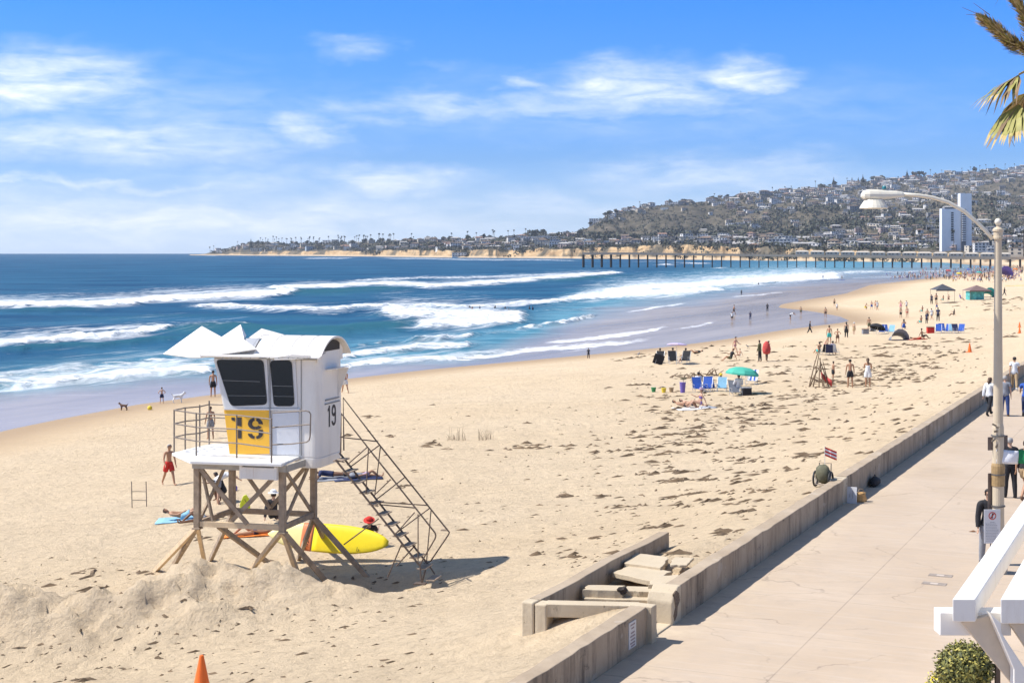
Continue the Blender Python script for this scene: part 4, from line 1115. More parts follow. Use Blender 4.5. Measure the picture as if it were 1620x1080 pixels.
for wc in TOWN_COLS:
    for rc in ROOF_COLS:
        vs_ = []
        for k in range(2):
            rn = random.Random(hash_ := (sum(map(ord, wc + rc)) * 7 + k))
            mb = MB(); flat = rc == 'flat white' or (rc == 'light grey' and k)
            w = rn.uniform(11, 20); d = rn.uniform(8, 12); s_ = rn.choice([1, 2, 2, 2, 3])
            house_shape(mb, rn, w, d, s_, 'flat' if flat else rn.choice(['hip', 'gable']))
            if rn.random() < .6: house_shape(mb, rn, w * .5, d * .8, max(1, s_ - 1), 'flat' if flat else 'hip', w * .6, rn.uniform(-3, 1))
            me = mb.mesh('house'); 
            for mm in (WM[wc], GLZ, RM[rc]): me.materials.append(mm)
            vs_.append((me, mb, w))
        HV[(wc, rc)] = vs_
TENTH = ['at the start', 'a tenth', 'two tenths', 'three tenths', 'four tenths', 'halfway', 'six tenths', 'seven tenths', 'eight tenths', 'nine tenths', 'at the end']
def frac_of(px, D):
    d0 = float(interp(D0T, px)); d2 = float(interp(D2T, px)); return (D - d0) / (d2 - d0)
def zone(px, D):
    f = frac_of(px, D)
    row = 'clifftop' if f < .08 else 'lower slope' if f < .3 else 'middle slope' if f < .62 else 'upper slope' if f < .9 else 'skyline'
    if px < 925: t_ = (px - 330) / 595; w_ = 'along the headland'
    else: t_ = (px - 925) / 700; w_ = 'along the hill'
    return '%s, %s %s' % (row, TENTH[max(0, min(10, int(round(t_ * 10))))], w_)
def gzone(px, D): return ('headland ' if px < 925 else 'hill ') + zone(px, D).split(',')[0]
PENDING = []       # (object, label, px): look-alikes are told apart by their order from left to right
ORD = ['leftmost', 'second', 'third', 'fourth', 'fifth', 'sixth', 'seventh', 'eighth', 'ninth', 'tenth']
def settle_labels():
    by = {}
    for o, l, px in PENDING: by.setdefault(l, []).append((px, o))
    for l, L in by.items():
        L.sort(key=lambda q: q[0])
        for i, (px, o) in enumerate(L):
            o['label'] = l if len(L) == 1 else ORD[min(i, 9)] + ' ' + l
# rows of houses: (px range, fraction of the way from shore to ridge, count)
spots = []
def scat(n, p0, p1, f0, f1, big=1.0):
    for _ in range(n):
        px = rnd.uniform(p0, p1); f = rnd.uniform(f0, f1); d0 = float(interp(D0T, px)); d2 = float(interp(D2T, px))
        spots.append((px, d0 + 40 + (d2 - d0 - 40) * f, big * rnd.uniform(.75, 1.15)))
scat(14, 340, 400, .02, .5, .7); scat(55, 400, 700, .0, .10, .8); scat(95, 420, 925, .05, .95, .85)
scat(100, 700, 930, .0, .3, .85); scat(22, 930, 1250, .99, 1.0, .9); scat(20, 930, 1250, .90, .98, .8)
scat(150, 930, 1300, .01, .26, .85); scat(190, 1280, 1640, .01, .36, .85)
scat(470, 1150, 1660, .58, 1.0, .95); scat(180, 1300, 1660, .86, 1.0, .95); scat(36, 1060, 1320, .42, .9, .8); scat(110, 1340, 1680, .36, .62, .9)
wc_w = ['white'] * 8 + ['cream'] * 5 + ['tan'] * 2 + ['pink'] * 2 + ['grey'] * 2 + ['pale blue']
rc_w = ['red tiled'] * 2 + ['dark grey'] * 3 + ['light grey'] * 7 + ['brown'] * 4 + ['flat white'] * 6
kept = []
for (px, D, sc) in spots:
    x = (px - CX) * D / F
    if all((x - k[0]) ** 2 + ((D - k[1]) * .6) ** 2 > (13 * sc) ** 2 for k in kept): kept.append((x, D, px, sc))
LAMPX = lambda px: False
order = sorted(kept, key=lambda k: k[1] / k[3])
indiv = set(id(k) for k in order[:255])
MBS = {}
labcount = {}
stuffmb = [MB(), {}]
stuff_mats = list(WM.values()) + [GLZ] + list(RM.values()); widx = {k: i for i, k in enumerate(WM)}; ridx = {k: len(WM) + 1 + i for i, k in enumerate(RM)}
for k in kept:
    x, D, px, sc = k
    wc = rnd.choice(wc_w); rc = rnd.choice(rc_w)
    me, mbv, w = HV[(wc, rc)][rnd.randrange(2)]
    z = float(land_z(np.array([px]), np.array([D]))[0]) + 0.6
    rz = math.atan2(-x, D) * -1 * 0 + rnd.uniform(-.5, .5) - math.atan2(x, D)
    if id(k) in indiv:
        o = bpy.data.objects.new('house', me); COL.objects.link(o); o.location = (x, D, z); o.rotation_euler = (0, 0, rz); o.scale = (sc, sc, sc)
        tag(o, None, 'house', 'houses on the ' + gzone(px, D)); PENDING.append((o, '%s house with %s roof, %s' % (wc, rc, zone(px, D)), px))
    else:
        Mx = Matrix.Rotation(rz, 3, 'Z'); mp = {0: widx[wc], 1: len(WM), 2: ridx[rc]}
        o0 = len(stuffmb[0].v); stuffmb[0].v.extend([tuple(Mx @ (Vector(v) * sc) + Vector((x, D, z))) for v in mbv.v])
        stuffmb[0].f.extend([tuple(i + o0 for i in f) for f in mbv.f]); stuffmb[0].mi.extend([mp[i] for i in mbv.mi])
if stuffmb[0].v:
    o = stuffmb[0].build('distant_houses', stuff_mats); tag(o, 'many small pale houses crowded over the slopes of the far hill', 'houses', None, 'stuff')
# a few long low buildings and the tall block
def longbuilding(px0, px1, D, st, wc, rc, label):
    a = LP(px0, D); b = LP(px1, D); w = (b - a).length; mb = MB(); rn = random.Random(int(px0)); house_shape(mb, rn, w, 12, st, 'flat', z0=-8)
    me = mb.mesh('apartment_building')
    for mm in (WM[wc], GLZ, RM[rc]): me.materials.append(mm)
    o = bpy.data.objects.new('apartment_building', me); COL.objects.link(o); c = (a + b) / 2; o.location = (c.x, c.y, min(a.z, b.z) + 1)
    o.rotation_euler = (0, 0, -math.atan2(c.x, c.y)); tag(o, label, 'building')
longbuilding(824, 900, 2500, 3, 'white', 'flat white', 'long white flat roofed apartment row at the left foot of the hill')
longbuilding(846, 890, 2290, 3, 'cream', 'flat white', 'cream terraced building on the cliff edge left of the pier tip')
longbuilding(716, 742, 2420, 2, 'white', 'light grey', 'white two storey block above the dark gully in the bluff')
longbuilding(1216, 1262, 1790, 2, 'white', 'flat white', 'long white building above the orange cliff behind the pier')
longbuilding(1044, 1068, 2050, 3, 'tan', 'brown', 'brown terraced building above the widest orange cliff')
longbuilding(1140, 1168, 3420, 2, 'white', 'light grey', 'long white house just under the ridge of the hill')
longbuilding(1058, 1078, 3150, 2, 'white', 'light grey', 'broad white house on the bare ridge left end')
longbuilding(1512, 1540, 3700, 2, 'white', 'flat white', 'long white building high on the slope above the tower block')
longbuilding(1596, 1618, 1330, 2, 'cream', 'brown', 'cream building with arches right of the lamp post top')
# tower block
def block(px0, px1, ytop, D, name_cols, dep, parent, slots):
    x0 = (px0 - CX) * D / F; x1 = (px1 - CX) * D / F; zt = CZ + (VH - ytop) * D / F
    return x0, x1, zt
TBD = 1480.0
tb = empty('tower_block', ((1514 - CX) * TBD / F, TBD, 14), 0, 'tall white tower block with dark window columns rising behind the pier', 'tower block')
k = TBD / F; tz = lambda y: CZ + (VH - y) * k - 14; tx = lambda px: (px - 1514) * k
TW_ = mat('tower_white', (0.82, 0.82, 0.84), .7, var=.04, vscale=.2)
mb = MB(); mb.box(((tx(1490) + tx(1520)) / 2, 4, tz(330) / 2 - 3), (tx(1520) - tx(1490), 8, tz(330) + 6)); mb.build('lower_wing', TW_, tb)
mb = MB(); mb.box(((tx(1519.7) + tx(1537.5)) / 2, 5, tz(306) / 2 - 3), (tx(1537.5) - tx(1519.7), 9, tz(306) + 6)); mb.build('stair_tower', TW_, tb)
mb = MB(); mb.box(((tx(1520) + tx(1528)) / 2, .7, tz(330) / 2 - 3), (tx(1527.5) - tx(1520.2), 3.5, tz(332) + 6)); mb.build('balcony_shaft', mat('shaft_grey', (.16, .165, .18), .7), tb)
for i in range(13):
    y = 337 + i * 3.55
    mb = MB(); mb.box(((tx(1505) + tx(1508)) / 2, -.1, tz(y)), (2.4, .35, 1.5)); mb.build('window', GLZ, tb)
    mb = MB(); mb.box((tx(1524), -1.4, tz(y + 1)), (3.4, 2.2, .75)); mb.build('balcony', TW_, tb)
    mb = MB(); mb.box(((tx(1531) + tx(1533)) / 2, .75, tz(y)), (1.0, .3, 1.1)); mb.build('window', GLZ, tb)
mb = MB(); mb.box((tx(1505), 4, tz(329)), (13, 8, 1.8)); mb.build('roof_house', mat('roofhouse', (.2, .2, .21), .8), tb)

# ---- trees of the far shore
def leafblob(mb, c, r, seed, n=26, sq=(1, 1, .8), mi=0):
    rn = random.Random(seed); c = Vector(c)
    for i in range(n):
        u = Vector((rn.gauss(0, 1), rn.gauss(0, 1), rn.gauss(0, 1))).normalized() * r * rn.uniform(.45, 1.05)
        u = Vector((u.x * sq[0], u.y * sq[1], u.z * sq[2])); s_ = r * rn.uniform(.30, .55)
        a = Vector((rn.uniform(-1, 1), rn.uniform(-1, 1), rn.uniform(-1, 1))).normalized() * s_; b = a.orthogonal().normalized() * s_ * rn.uniform(.6, 1)
        q = c + u; mb.add([q - a, q + b, q + a, q - b], [(0, 1, 2, 3)], mi)
FOL = [mat('foliage_dark', (0.036, 0.042, 0.026), .9, var=.35, vscale=.4), mat('foliage_mid', (0.068, 0.070, 0.044), .9, var=.35, vscale=.4), mat('foliage_grey', (0.11, 0.10, 0.075), .9, var=.35, vscale=.4)]
BARK = mat('bark', (0.10, 0.08, 0.06), .9, var=.3)
def tree_mesh(kind, seed):
    rn = random.Random(seed); T = MB(); C = MB()
    if kind == 'palm':
        h = rn.uniform(15, 20); T.tube([(0, 0, -3), (.2, 0, h * .5), (rn.uniform(-.6, .6), 0, h)], [.35, .28, .24], 5)
        top = Vector(T.v[-3]); top.z = h
        for i in range(30):
            a = rn.uniform(0, 6.28); e = rn.uniform(-.9, .9); L = rn.uniform(1.6, 2.3)
            d = Vector((math.cos(a) * math.cos(e), math.sin(a) * math.cos(e), math.sin(e))); w = d.orthogonal().normalized() * .55
            C.add([top, top + d * L * .6 + w, top + d * L + Vector((0, 0, -.5)), top + d * L * .6 - w], [(0, 1, 2, 3)])
        leafblob(C, (top.x, 0, h - 1.2), .7, seed, 10)
    elif kind == 'conifer':
        h = rn.uniform(14, 20); T.tube([(0, 0, -3), (0, 0, h)], [.5, .1], 5)
        z = 2.0
        while z < h: leafblob(C, (0, 0, z), max(.6, (h - z) * .26), seed + int(z * 7), 22, (1, 1, .45)); z += 1.1
    else:
        h = rn.uniform(6, 9); T.tube([(0, 0, -3), (0, 0, h * .5), (.8, 0, h * .8)], [.5, .35, .12], 5); T.tube([(0, 0, h * .4), (-1.6, .4, h * .8)], [.28, .1], 5)
        for i in range(7):
            a = rn.uniform(0, 6.28); rr = rn.uniform(0, 3.4); leafblob(C, (rr * math.cos(a), rr * math.sin(a), h * rn.uniform(.55, 1.0)), rn.uniform(1.5, 2.5), seed * 9 + i, 24)
    return T.mesh('trunk'), C.mesh('crown')
TREES = {}
for kd, nm, vs_ in (('palm', 'palm_tree', 3), ('conifer', 'conifer_tree', 2), ('broad', 'broadleaf_tree', 5)):
    for i in range(vs_):
        t_, c_ = tree_mesh(kd, 31 + i * 17); t_.materials.append(BARK); c_.materials.append(FOL[0] if kd == 'conifer' else FOL[i % 3]); TREES[(kd, i)] = (nm, t_, c_)
def put_tree(kd, i, px, D, sc=1.0, what=None, grp=None, lab=None, lz=None):
    nm, t_, c_ = TREES[(kd, i)]; P = LP(px, D)
    r = empty(nm, (P.x, P.y, P.z if lz is None else lz), rnd.uniform(0, 6), lab, 'tree', grp); r.scale = (sc, sc, sc)
    for n_, me in (('trunk', t_), ('crown', c_)):
        o = bpy.data.objects.new(n_, me); COL.objects.link(o); o.parent = r
    return r
KN = {'palm': ['slender fan palm', 'tall thin palm', 'leaning fan palm'], 'conifer': ['dark pointed conifer', 'tall dark pine'], 'broad': ['dark rounded tree', 'green spreading tree', 'grey green bushy tree', 'dark wide crowned tree', 'olive green tree']}
def auto_tree(kd, px, f, sc=1.0):
    i = rnd.randrange({'palm': 3, 'conifer': 2, 'broad': 5}[kd]); d0 = float(interp(D0T, px)); d2 = float(interp(D2T, px)); D = d0 + 30 + (d2 - d0 - 30) * f
    r = put_tree(kd, i, px, D, sc, None, 'trees on the ' + gzone(px, D), None); PENDING.append((r, KN[kd][i] + ' on ' + zone(px, D), px))
# skyline palms of the headland
for i in range(46): auto_tree('palm', rnd.uniform(415, 620), rnd.uniform(.5, .95), rnd.uniform(.85, 1.25))
for i in range(12): auto_tree('palm', rnd.uniform(620, 900), rnd.uniform(.4, .9), rnd.uniform(.8, 1.1))
put_tree('conifer', 1, 397, 3600, 1.35, lab='big dark tree standing alone on the rise of the low point', grp=None)
for px in (326, 338, 376, 412, 420, 330): auto_tree('palm', max(332, px), .6, .9)
for i in range(34): auto_tree('broad', rnd.uniform(560, 925), rnd.uniform(.5, .98), rnd.uniform(.9, 1.7))
for i in range(14): auto_tree('broad', rnd.uniform(400, 560), rnd.uniform(.3, .95), rnd.uniform(.9, 1.5))
for px in (842, 850, 858): auto_tree('broad', px, .95, 2.0)
for i in range(26): auto_tree('broad', rnd.uniform(930, 1320), rnd.uniform(.985, 1.0), rnd.uniform(.8, 1.5))
for px in (1012, 1130, 1172, 1222, 1242, 1252, 1290): auto_tree('palm', px, .99, rnd.uniform(.8, 1.1))
for px, sc in ((1013, .8), (1319, 1.7), (1348, 1.3), (1358, 1.2), (1365, 1.6), (1435, 1.6)): auto_tree('conifer', px, .99, sc)
for px, sc in ((1320, 1.8), (1382, 1.9), (1395, 1.9), (1446, 2.1), (1454, 2.2), (1462, 1.6), (1543, 1.9), (1510, 1.3), (1300, 1.5), (1620, 1.5), (1575, 1.2)): auto_tree('broad', px, .99, sc)
for px in (1490, 1522, 1535, 1550, 1560, 1573, 1590, 1605, 1472, 1340): auto_tree('palm', px, .99, rnd.uniform(.8, 1.1))
for i in range(34): auto_tree('palm', rnd.uniform(1440, 1640), rnd.uniform(.02, .10), rnd.uniform(.8, 1.2))
settle_labels()
# the mass of scrub and garden trees nobody could count
S = MB()
def scrub(n, p0, p1, f0, f1, r0, r1):
    for _ in range(n):
        px = rnd.uniform(p0, p1); f = rnd.uniform(f0, f1); d0 = float(interp(D0T, px)); d2 = float(interp(D2T, px)); D = d0 + 30 + (d2 - d0 - 30) * f
        P = LP(px, D); r = rnd.uniform(r0, r1); mi = rnd.choice([0, 0, 1, 1, 2])
        leafblob(S, (P.x, P.y, P.z + r * .45), r, rnd.randrange(10 ** 6), 9, (1.2, 1.2, .85), mi)
scrub(1200, 400, 930, .03, 1.0, 2.5, 5.5); scrub(420, 400, 930, .03, .3, 2.5, 5); scrub(1300, 930, 1660, .03, .30, 2.5, 6); scrub(3200, 930, 1660, .28, .66, 3.5, 8); scrub(2300, 1150, 1680, .6, 1.0, 3, 6)
scrub(1100, 940, 1250, .5, 1.0, 2, 5); scrub(900, 560, 1450, -.022, .02, 1.5, 4.5); scrub(130, 335, 410, .05, .9, 2, 4)
o = S.build('hillside_scrub', FOL); tag(o, 'dark scrub and garden trees covering the far hill and headland', 'scrub', None, 'stuff')

# ------------------------------------------------------------------ the pier
PA = Vector(((922 - CX) * 985 / F, 985, 0)); PB_ = Vector(((1650 - CX) * 935 / F, 935, 0))
pd = (PB_ - PA); PLn = pd.length; pang = math.atan2(pd.y, pd.x)
pier = empty('pier', PA, pang, 'long wooden pier on tall piles with white cottages along its landward half', 'pier')
PT = mat('pier_timber', (0.060, 0.048, 0.040), .9, var=.3, vscale=.5); PD = mat('pier_deck', (0.42, 0.33, 0.25), .85, var=.1, vscale=.3)
def pz(s): return 9.3 + (6.6 - 9.3) * min(1, max(0, (s - 0.12 * PLn) / (PLn * .75)))
mb = MB(); n = 40
for i in range(n):
    s0, s1 = PLn * i / n, PLn * (i + 1) / n + .01; mb.bar((s0, 0, pz(s0)), (s1, 0, pz(s1)), 6.0, .65)
mb.build('deck', PD, pier)
mb = MB()
for sy in (-2.95, 2.95):
    for i in range(n):
        s0, s1 = PLn * i / n, PLn * (i + 1) / n; mb.bar((s0, sy, pz(s0) - .75), (s1, sy, pz(s1) - .75), .3, .8); mb.bar((s0, sy, pz(s0) + 1.3), (s1, sy, pz(s1) + 1.3), .1, .12)
    for i in range(160):
        s0 = PLn * i / 160; mb.bar((s0, sy, pz(s0) + .3), (s0, sy, pz(s0) + 1.3), .1)
mb.build('railing', PD, pier)
i = 0; s0 = .4
while s0 < PLn:
    h = pz(s0); mb = MB(); thick = .55 if i < 4 else .34
    for sy in (-2.2, 0, 2.2): mb.tube([(s0, sy * 1.15, -3), (s0, sy, h - .9)], thick, 6)
    mb.box((s0, 0, h - .6), (.45, 5.6, .5))
    if i < 4 or i % 3 == 0: mb.bar((s0, -2.3, 2.5), (s0, 2.2, h - 1.4), .18)
    mb.build('pile_bent', PT, pier); i += 1; s0 += (6.0 if s0 < 23 else 5.9)
mb = MB()
for s0 in (0, 6, 12, 18): mb.bar((s0 + .4, -2.6, 7.6), (s0 + 6.2, -2.6, 5.4), .16); mb.bar((s0 + .4, -2.6, 5.4), (s0 + 6.2, -2.6, 7.6), .16)
mb.bar((0, -2.7, 5.5), (24, -2.7, 5.5), .2); mb.build('bracing', PT, pier)
CW = mat('cottage_white', (0.50, 0.46, 0.41), .8, var=.05); CR = mat('cottage_roof', (0.50, 0.44, 0.37), .85, var=.1)
s0 = PLn * .475; j = 0
while s0 < PLn * .93:
    h = pz(s0); L = 8.2
    mb = MB(); mb.box((s0 + L / 2, -.9, h + 1.2), (L, 3.6, 1.9)); c_ = mb.build('cottage', CW, pier)
    mb = MB(); z0 = h + 2.15
    mb.add([(s0 - .4, -2.95, z0), (s0 + L + .4, -2.95, z0), (s0 + L + .4, 1.2, z0), (s0 - .4, 1.2, z0), (s0 + 1.2, -.9, z0 + .9), (s0 + L - 1.2, -.9, z0 + .9)], [(0, 1, 5, 4), (1, 2, 5), (2, 3, 4, 5), (3, 0, 4), (0, 3, 2, 1)])
    mb.build('roof', CR, c_)
    for wx in (1.6, 3.4, 6.2): mb = MB(); mb.box((s0 + wx, -2.72, h + 1.35), (1.2, .08, .8)); mb.build('window', GLZ, c_)
    s0 += L + 1.2; j += 1
# ------------------------------------------------------------------ lamp post, notices, parapet, shrub, palm
LD = 33.5
LPOS = Vector(((1579 - CX) * LD / F, LD, BW))
lamp = empty('street_lamp', LPOS, 0, 'tall cream street lamp with a curved arm and bell shaped head on the boardwalk', 'street lamp')
def LL(px, py, dy=0.0):
    P = AT(px, py, LD + dy); return P - LPOS
CRM = mat('lamp_cream', (0.56, 0.465, 0.335), .5, var=.05, vscale=3); CRM2 = mat('lamp_head_white', (0.72, 0.67, 0.56), .4, var=.03)
kx = LD / F
zt = LL(1577, 378).z
mb = MB(); mb.lathe((0, 0, 0), [(.20, 0), (.20, .35), (.15, .45), (.13, 1.2), (.125, 3.2), (.108, 3.3), (.092, 5.0), (.078, zt - .1), (.078, zt)], 20); mb.build('pole', CRM, lamp, smooth=False)
mb = MB(); mb.lathe((0, 0, zt), [(.085, 0), (.115, .0), (.115, .05), (.10, .06), (.10, .16), (.12, .17), (.12, .21), (.09, .24), (.035, .27), (.035, .30)], 18); mb.build('collar', CRM, lamp)
mb = MB(); mb.lathe((0, 0, zt + .29), [(.001, 0), (.05, .02), (.075, .07), (.075, .10), (.05, .15), (.001, .17)], 14); mb.build('finial', CRM2, lamp, smooth=True)
pts = [(1570, 378), (1562, 368), (1545, 351), (1525, 334), (1500, 320), (1475, 312.5), (1452, 309), (1428, 307.5)]
mb = MB(); mb.tube([LL(*q) for q in pts], .042, 10); mb.build('arm', CRM2, lamp, smooth=True)
# head: long flat housing with a bell below
c0 = LL(1428, 308); prof = [(1430, 3.8), (1426, 5.5), (1418, 7.0), (1404, 8.2), (1388, 9.8), (1374, 10.0), (1366, 8.0), (1362.5, 3.5)]
V = []; Fs = []
for (px, hh) in prof:
    c = LL(px, 309 + (0 if px > 1410 else .5)); h = hh * kx
    for k in range(14):
        a = 2 * math.pi * k / 14; V.append((c.x, math.sin(a) * h * 1.15, c.z + max(-.6, math.cos(a)) * h))
for i in range(len(prof) - 1):
    for k in range(14): Fs.append((i * 14 + k, i * 14 + (k + 1) % 14, (i + 1) * 14 + (k + 1) % 14, (i + 1) * 14 + k))
Fs += [tuple(range(13, -1, -1)), tuple(range(len(prof) * 14 - 14, len(prof) * 14))]
mb = MB(); mb.add(V, Fs); hd = mb.build('lamp_head', CRM2, lamp)
bc_ = LL(1382, 330); mb = MB(); mb.lathe((bc_.x, 0, bc_.z), [(.30, 0), (.31, .01), (.285, .06), (.225, .15), (.20, .19)], 20); mb.build('shade', CRM2, hd, smooth=False)
mb = MB(); mb.lathe((bc_.x, 0, bc_.z + .012), [(.001, 0), (.27, .0)], 20); mb.build('lens', mat('lens_grey', (.35, .34, .30), .3), hd)
pc_ = LL(1399, 299); mb = MB(); mb.lathe((pc_.x, 0, pc_.z), [(.045, 0), (.045, .05), (.03, .07)], 10); mb.build('light_sensor', mat('sensor_teal', (0.02, .20, .24), .4), hd)
# taped and strapped lower pole
mb = MB(); mb.lathe((0, 0, LL(1579, 768).z), [(.145, 0), (.148, .44), (.13, .5)], 16); mb.build('brown_sleeve', mat('brown_tape', (0.36, 0.24, 0.11), .7, var=.3, vscale=6), lamp)
STRAP = mat('strap_steel', (.16, .15, .14), .5, metal=.5)
for py in (690, 751, 801):
    mb = MB(); mb.lathe((0, 0, LL(1579, py).z), [(.135, 0), (.155, .005), (.155, .03), (.135, .035)], 16); mb.build('strap', STRAP, lamp)
mb = MB()
for i, (px, py) in enumerate([(1573, 672), (1579, 676), (1576, 682), (1581, 688), (1572, 696), (1577, 705), (1580, 716)]): 
    c = LL(px, py, -.11); mb.box(c, (.10, .02, .04), (0, .5 - .3 * i, 0))
mb.build('torn_tape', mat('torn_tape', (.30, .24, .17), .8, var=.5, vscale=20), lamp)
# sign backs clamped to the pole
SBK = mat('sign_back_brown', (.16, .12, .10), .6, var=.15)
def board(name, px0, py0, px1, py1, dy, m_, parent, origin, th=.012, d=LD):
    a = AT(px0, py0, d + dy) - origin; b = AT(px1, py1, d + dy) - origin
    mb = MB(); mb.box(((a.x + b.x) / 2, a.y, (a.z + b.z) / 2), (abs(b.x - a.x), th, abs(a.z - b.z))); return mb.build(name, m_, parent, bevel=.004)
def sign(name, label, px0, py0, px1, py1, dy, m_, rz=0):
    cxp = (px0 + px1) / 2; cyp = (py0 + py1) / 2; o_ = AT(cxp, cyp, LD + dy); w_ = abs(px1 - px0) * kx; h_ = abs(py1 - py0) * kx
    r_ = empty(name, o_, rz, label, 'sign'); mb = MB(); mb.box((0, 0, 0), (w_, .012, h_)); mb.build('panel', m_, r_, bevel=.006); return r_, w_, h_
r_, w_, h_ = sign('street_sign', 'small dark brown sign back on the left of the lamp post above the flag', 1562, 691, 1572, 712, -.02, SBK, .25)
mb = MB(); mb.box((w_ * .4, .03, 0), (.1, .04, .03)); mb.build('bracket', STRAP, r_)
r_, w_, h_ = sign('street_sign', 'small dark brown sign back on the right of the lamp post behind the flag', 1583, 688, 1594, 714, .03, SBK, -.2)
mb = MB(); mb.box((-w_ * .4, .03, 0), (.1, .04, .03)); mb.build('bracket', STRAP, r_)
r_, w_, h_ = sign('street_sign', 'tall narrow brown sign back on the left of the lower lamp post', 1562, 748, 1572, 806, .02, SBK, .35)
mb = MB(); mb.box((w_ * .4, .03, .2), (.1, .04, .03)); mb.box((w_ * .4, .03, -.2), (.1, .04, .03)); mb.build('bracket', STRAP, r_)
r_, w_, h_ = sign('rules_sign', 'white beach rules sign with a red prohibition circle at the foot of the lamp post', 1556.5, 805.5, 1583, 859, -.20, mat('sign_white', (.66, .66, .67), .45, var=.02), .06)
mb = MB(); rr = .085
P = []
ring = MB()
for k in range(24):
    a0 = 2 * math.pi * k / 24; a1 = 2 * math.pi * (k + 1) / 24; z0 = h_ * .5 - .14
    ring.prism([(math.cos(a0) * rr, -.009, z0 + math.sin(a0) * rr), (math.cos(a1) * rr, -.009, z0 + math.sin(a1) * rr), (math.cos(a1) * rr * .78, -.009, z0 + math.sin(a1) * rr * .78), (math.cos(a0) * rr * .78, -.009, z0 + math.sin(a0) * rr * .78)], (0, -.003, 0))
ring.box((0, -.0105, z0), (.02, .003, rr * 1.6), (0, .7, 0)); ring.build('prohibition_circle', mat('sign_red', (.50, .05, .04), .5), r_)
mb = MB(); mb.box((0, -.009, z0), (.03, .003, .11), (0, .2, 0)); mb.build('bottle_symbol', INK, r_)
mb = MB(); rn = random.Random(2)
for i in range(13):
    z = h_ * .5 - .28 - i * .034; x = -w_ * .40 if i else -.05
    end = w_ * rn.uniform(.12, .40) if i else .06
    while x < end: l = rn.uniform(.012, .04); mb.box((x + l / 2, -.0085, z), (l, .002, .010)); x += l + .009
mb.build('lettering', mat('sign_grey_ink', (.30, .32, .34), .6), r_)
# flag tied to the post
P0 = AT(1577, 710, LD - .12); fl = empty('flag', P0, 0, 'white and green striped cloth flag tied across the lamp post at chest height', 'flag')
def cloth(px0, px1, py0, py1, m_, name, sag, ph):
    V = []; nx, nz = 14, 5
    for j in range(nz + 1):
        for i in range(nx + 1):
            f = i / nx; g = j / nz; px = px0 + (px1 - px0) * f; py = py0 + (py1 - py0) * g + sag * f * (1 - .3 * g)
            P = AT(px, py, LD - .14) - P0; V.append((P.x, .03 * math.sin(f * 6 + ph + g) + .015 * math.sin(g * 5 + f * 3), P.z))
    Fs = [(j * (nx + 1) + i, j * (nx + 1) + i + 1, (j + 1) * (nx + 1) + i + 1, (j + 1) * (nx + 1) + i) for j in range(nz) for i in range(nx)]
    mb = MB(); mb.add(V, Fs); o_ = mb.build(name, m_, fl, smooth=True); s_ = o_.modifiers.new('t', 'SOLIDIFY'); s_.thickness = .004; return o_
cloth(1577, 1611.8, 711, 733, mat('cloth_white', (.74, .74, .76), .85, var=.03, bump=.2), 'white_field', 2, 0)
cloth(1611.8, 1646, 711.5, 733, mat('cloth_green', (.015, .22, .075), .85, var=.06, bump=.2), 'green_field', 1, 1.2)
cloth(1646, 1678, 712, 733, mat('cloth_red', (.45, .02, .03), .85, var=.06), 'red_field', 1, 2)
# white timber-clad parapet rails in the bottom right corner
PW = grimy('parapet_white', (.84, .81, .76), .5); PBG = mat('parapet_beige', (.62, .53, .42), .7, var=.05)
DP = 20.0
pr = empty('white_parapet', AT(1525, 966, DP), 0, 'thick white painted balcony rails jutting in at the bottom right corner', 'railing')
po = pr.location.copy()
def beam(px0, px1, py0, py1, L, name, m_, dd=0.0):
    a = AT(px0, py0, DP + dd) - po; b = AT(px1, py1, DP + dd) - po
    D_ = Vector((WD.x, WD.y, 0)) * L
    mb = MB(); mb.prism([(a.x, a.y, a.z), (b.x, a.y, a.z), (b.x, a.y, b.z), (a.x, a.y, b.z)], D_); return mb.build(name, m_, pr, bevel=.012)
beam(1507, 1543, 947, 983, 10, 'rail', PW); beam(1583, 1621, 947, 986, 10, 'rail', PW)
for t_ in (9.0,):
    for px in (1525, 1602):
        q = AT(px, 965, DP) - po + Vector((WD.x, WD.y, 0)) * t_; mb = MB(); mb.bar((q.x, q.y, BW - po.z), (q.x, q.y, q.z - .15), .2); mb.build('post', PW, pr, bevel=.01)
q = AT(1660, 1000, DP + .3) - po; mb = MB(); mb.bar((q.x, q.y, BW - po.z), (q.x, q.y, q.z), .22); mb.build('post', PW, pr, bevel=.01)
mb = MB(); a = AT(1487, 968, DP + .25) - po; b = AT(1600, 1005, DP + .25) - po
mb.box(((a.x + b.x) / 2 - .0, a.y + .15, (a.z + b.z) / 2), (b.x - a.x, .3, a.z - b.z)); 
mb.build('cross_rail', PW, pr, bevel=.012)
mb = MB(); q = [AT(*p_, DP - .02) - po for p_ in ((1566, 969), (1584, 986), (1584, 1000), (1640, 1085), (1604, 1085), (1604, 1058))]; mb.prism(q, (0, .16, 0)); mb.build('raked_board', PW, pr, bevel=.01)
mb = MB(); q = [AT(*p_, DP + .16) - po for p_ in ((1521, 984), (1568, 972), (1606, 1062), (1612, 1085), (1604, 1085))]; mb.prism(q, (0, .10, 0)); mb.build('raked_panel', PBG, pr, bevel=.01)
mb = MB(); q = [AT(*p_, DP + .16) - po for p_ in ((1597, 986), (1640, 986), (1640, 1050))]; mb.prism(q, (0, .10, 0)); mb.build('raked_panel', PBG, pr, bevel=.01)
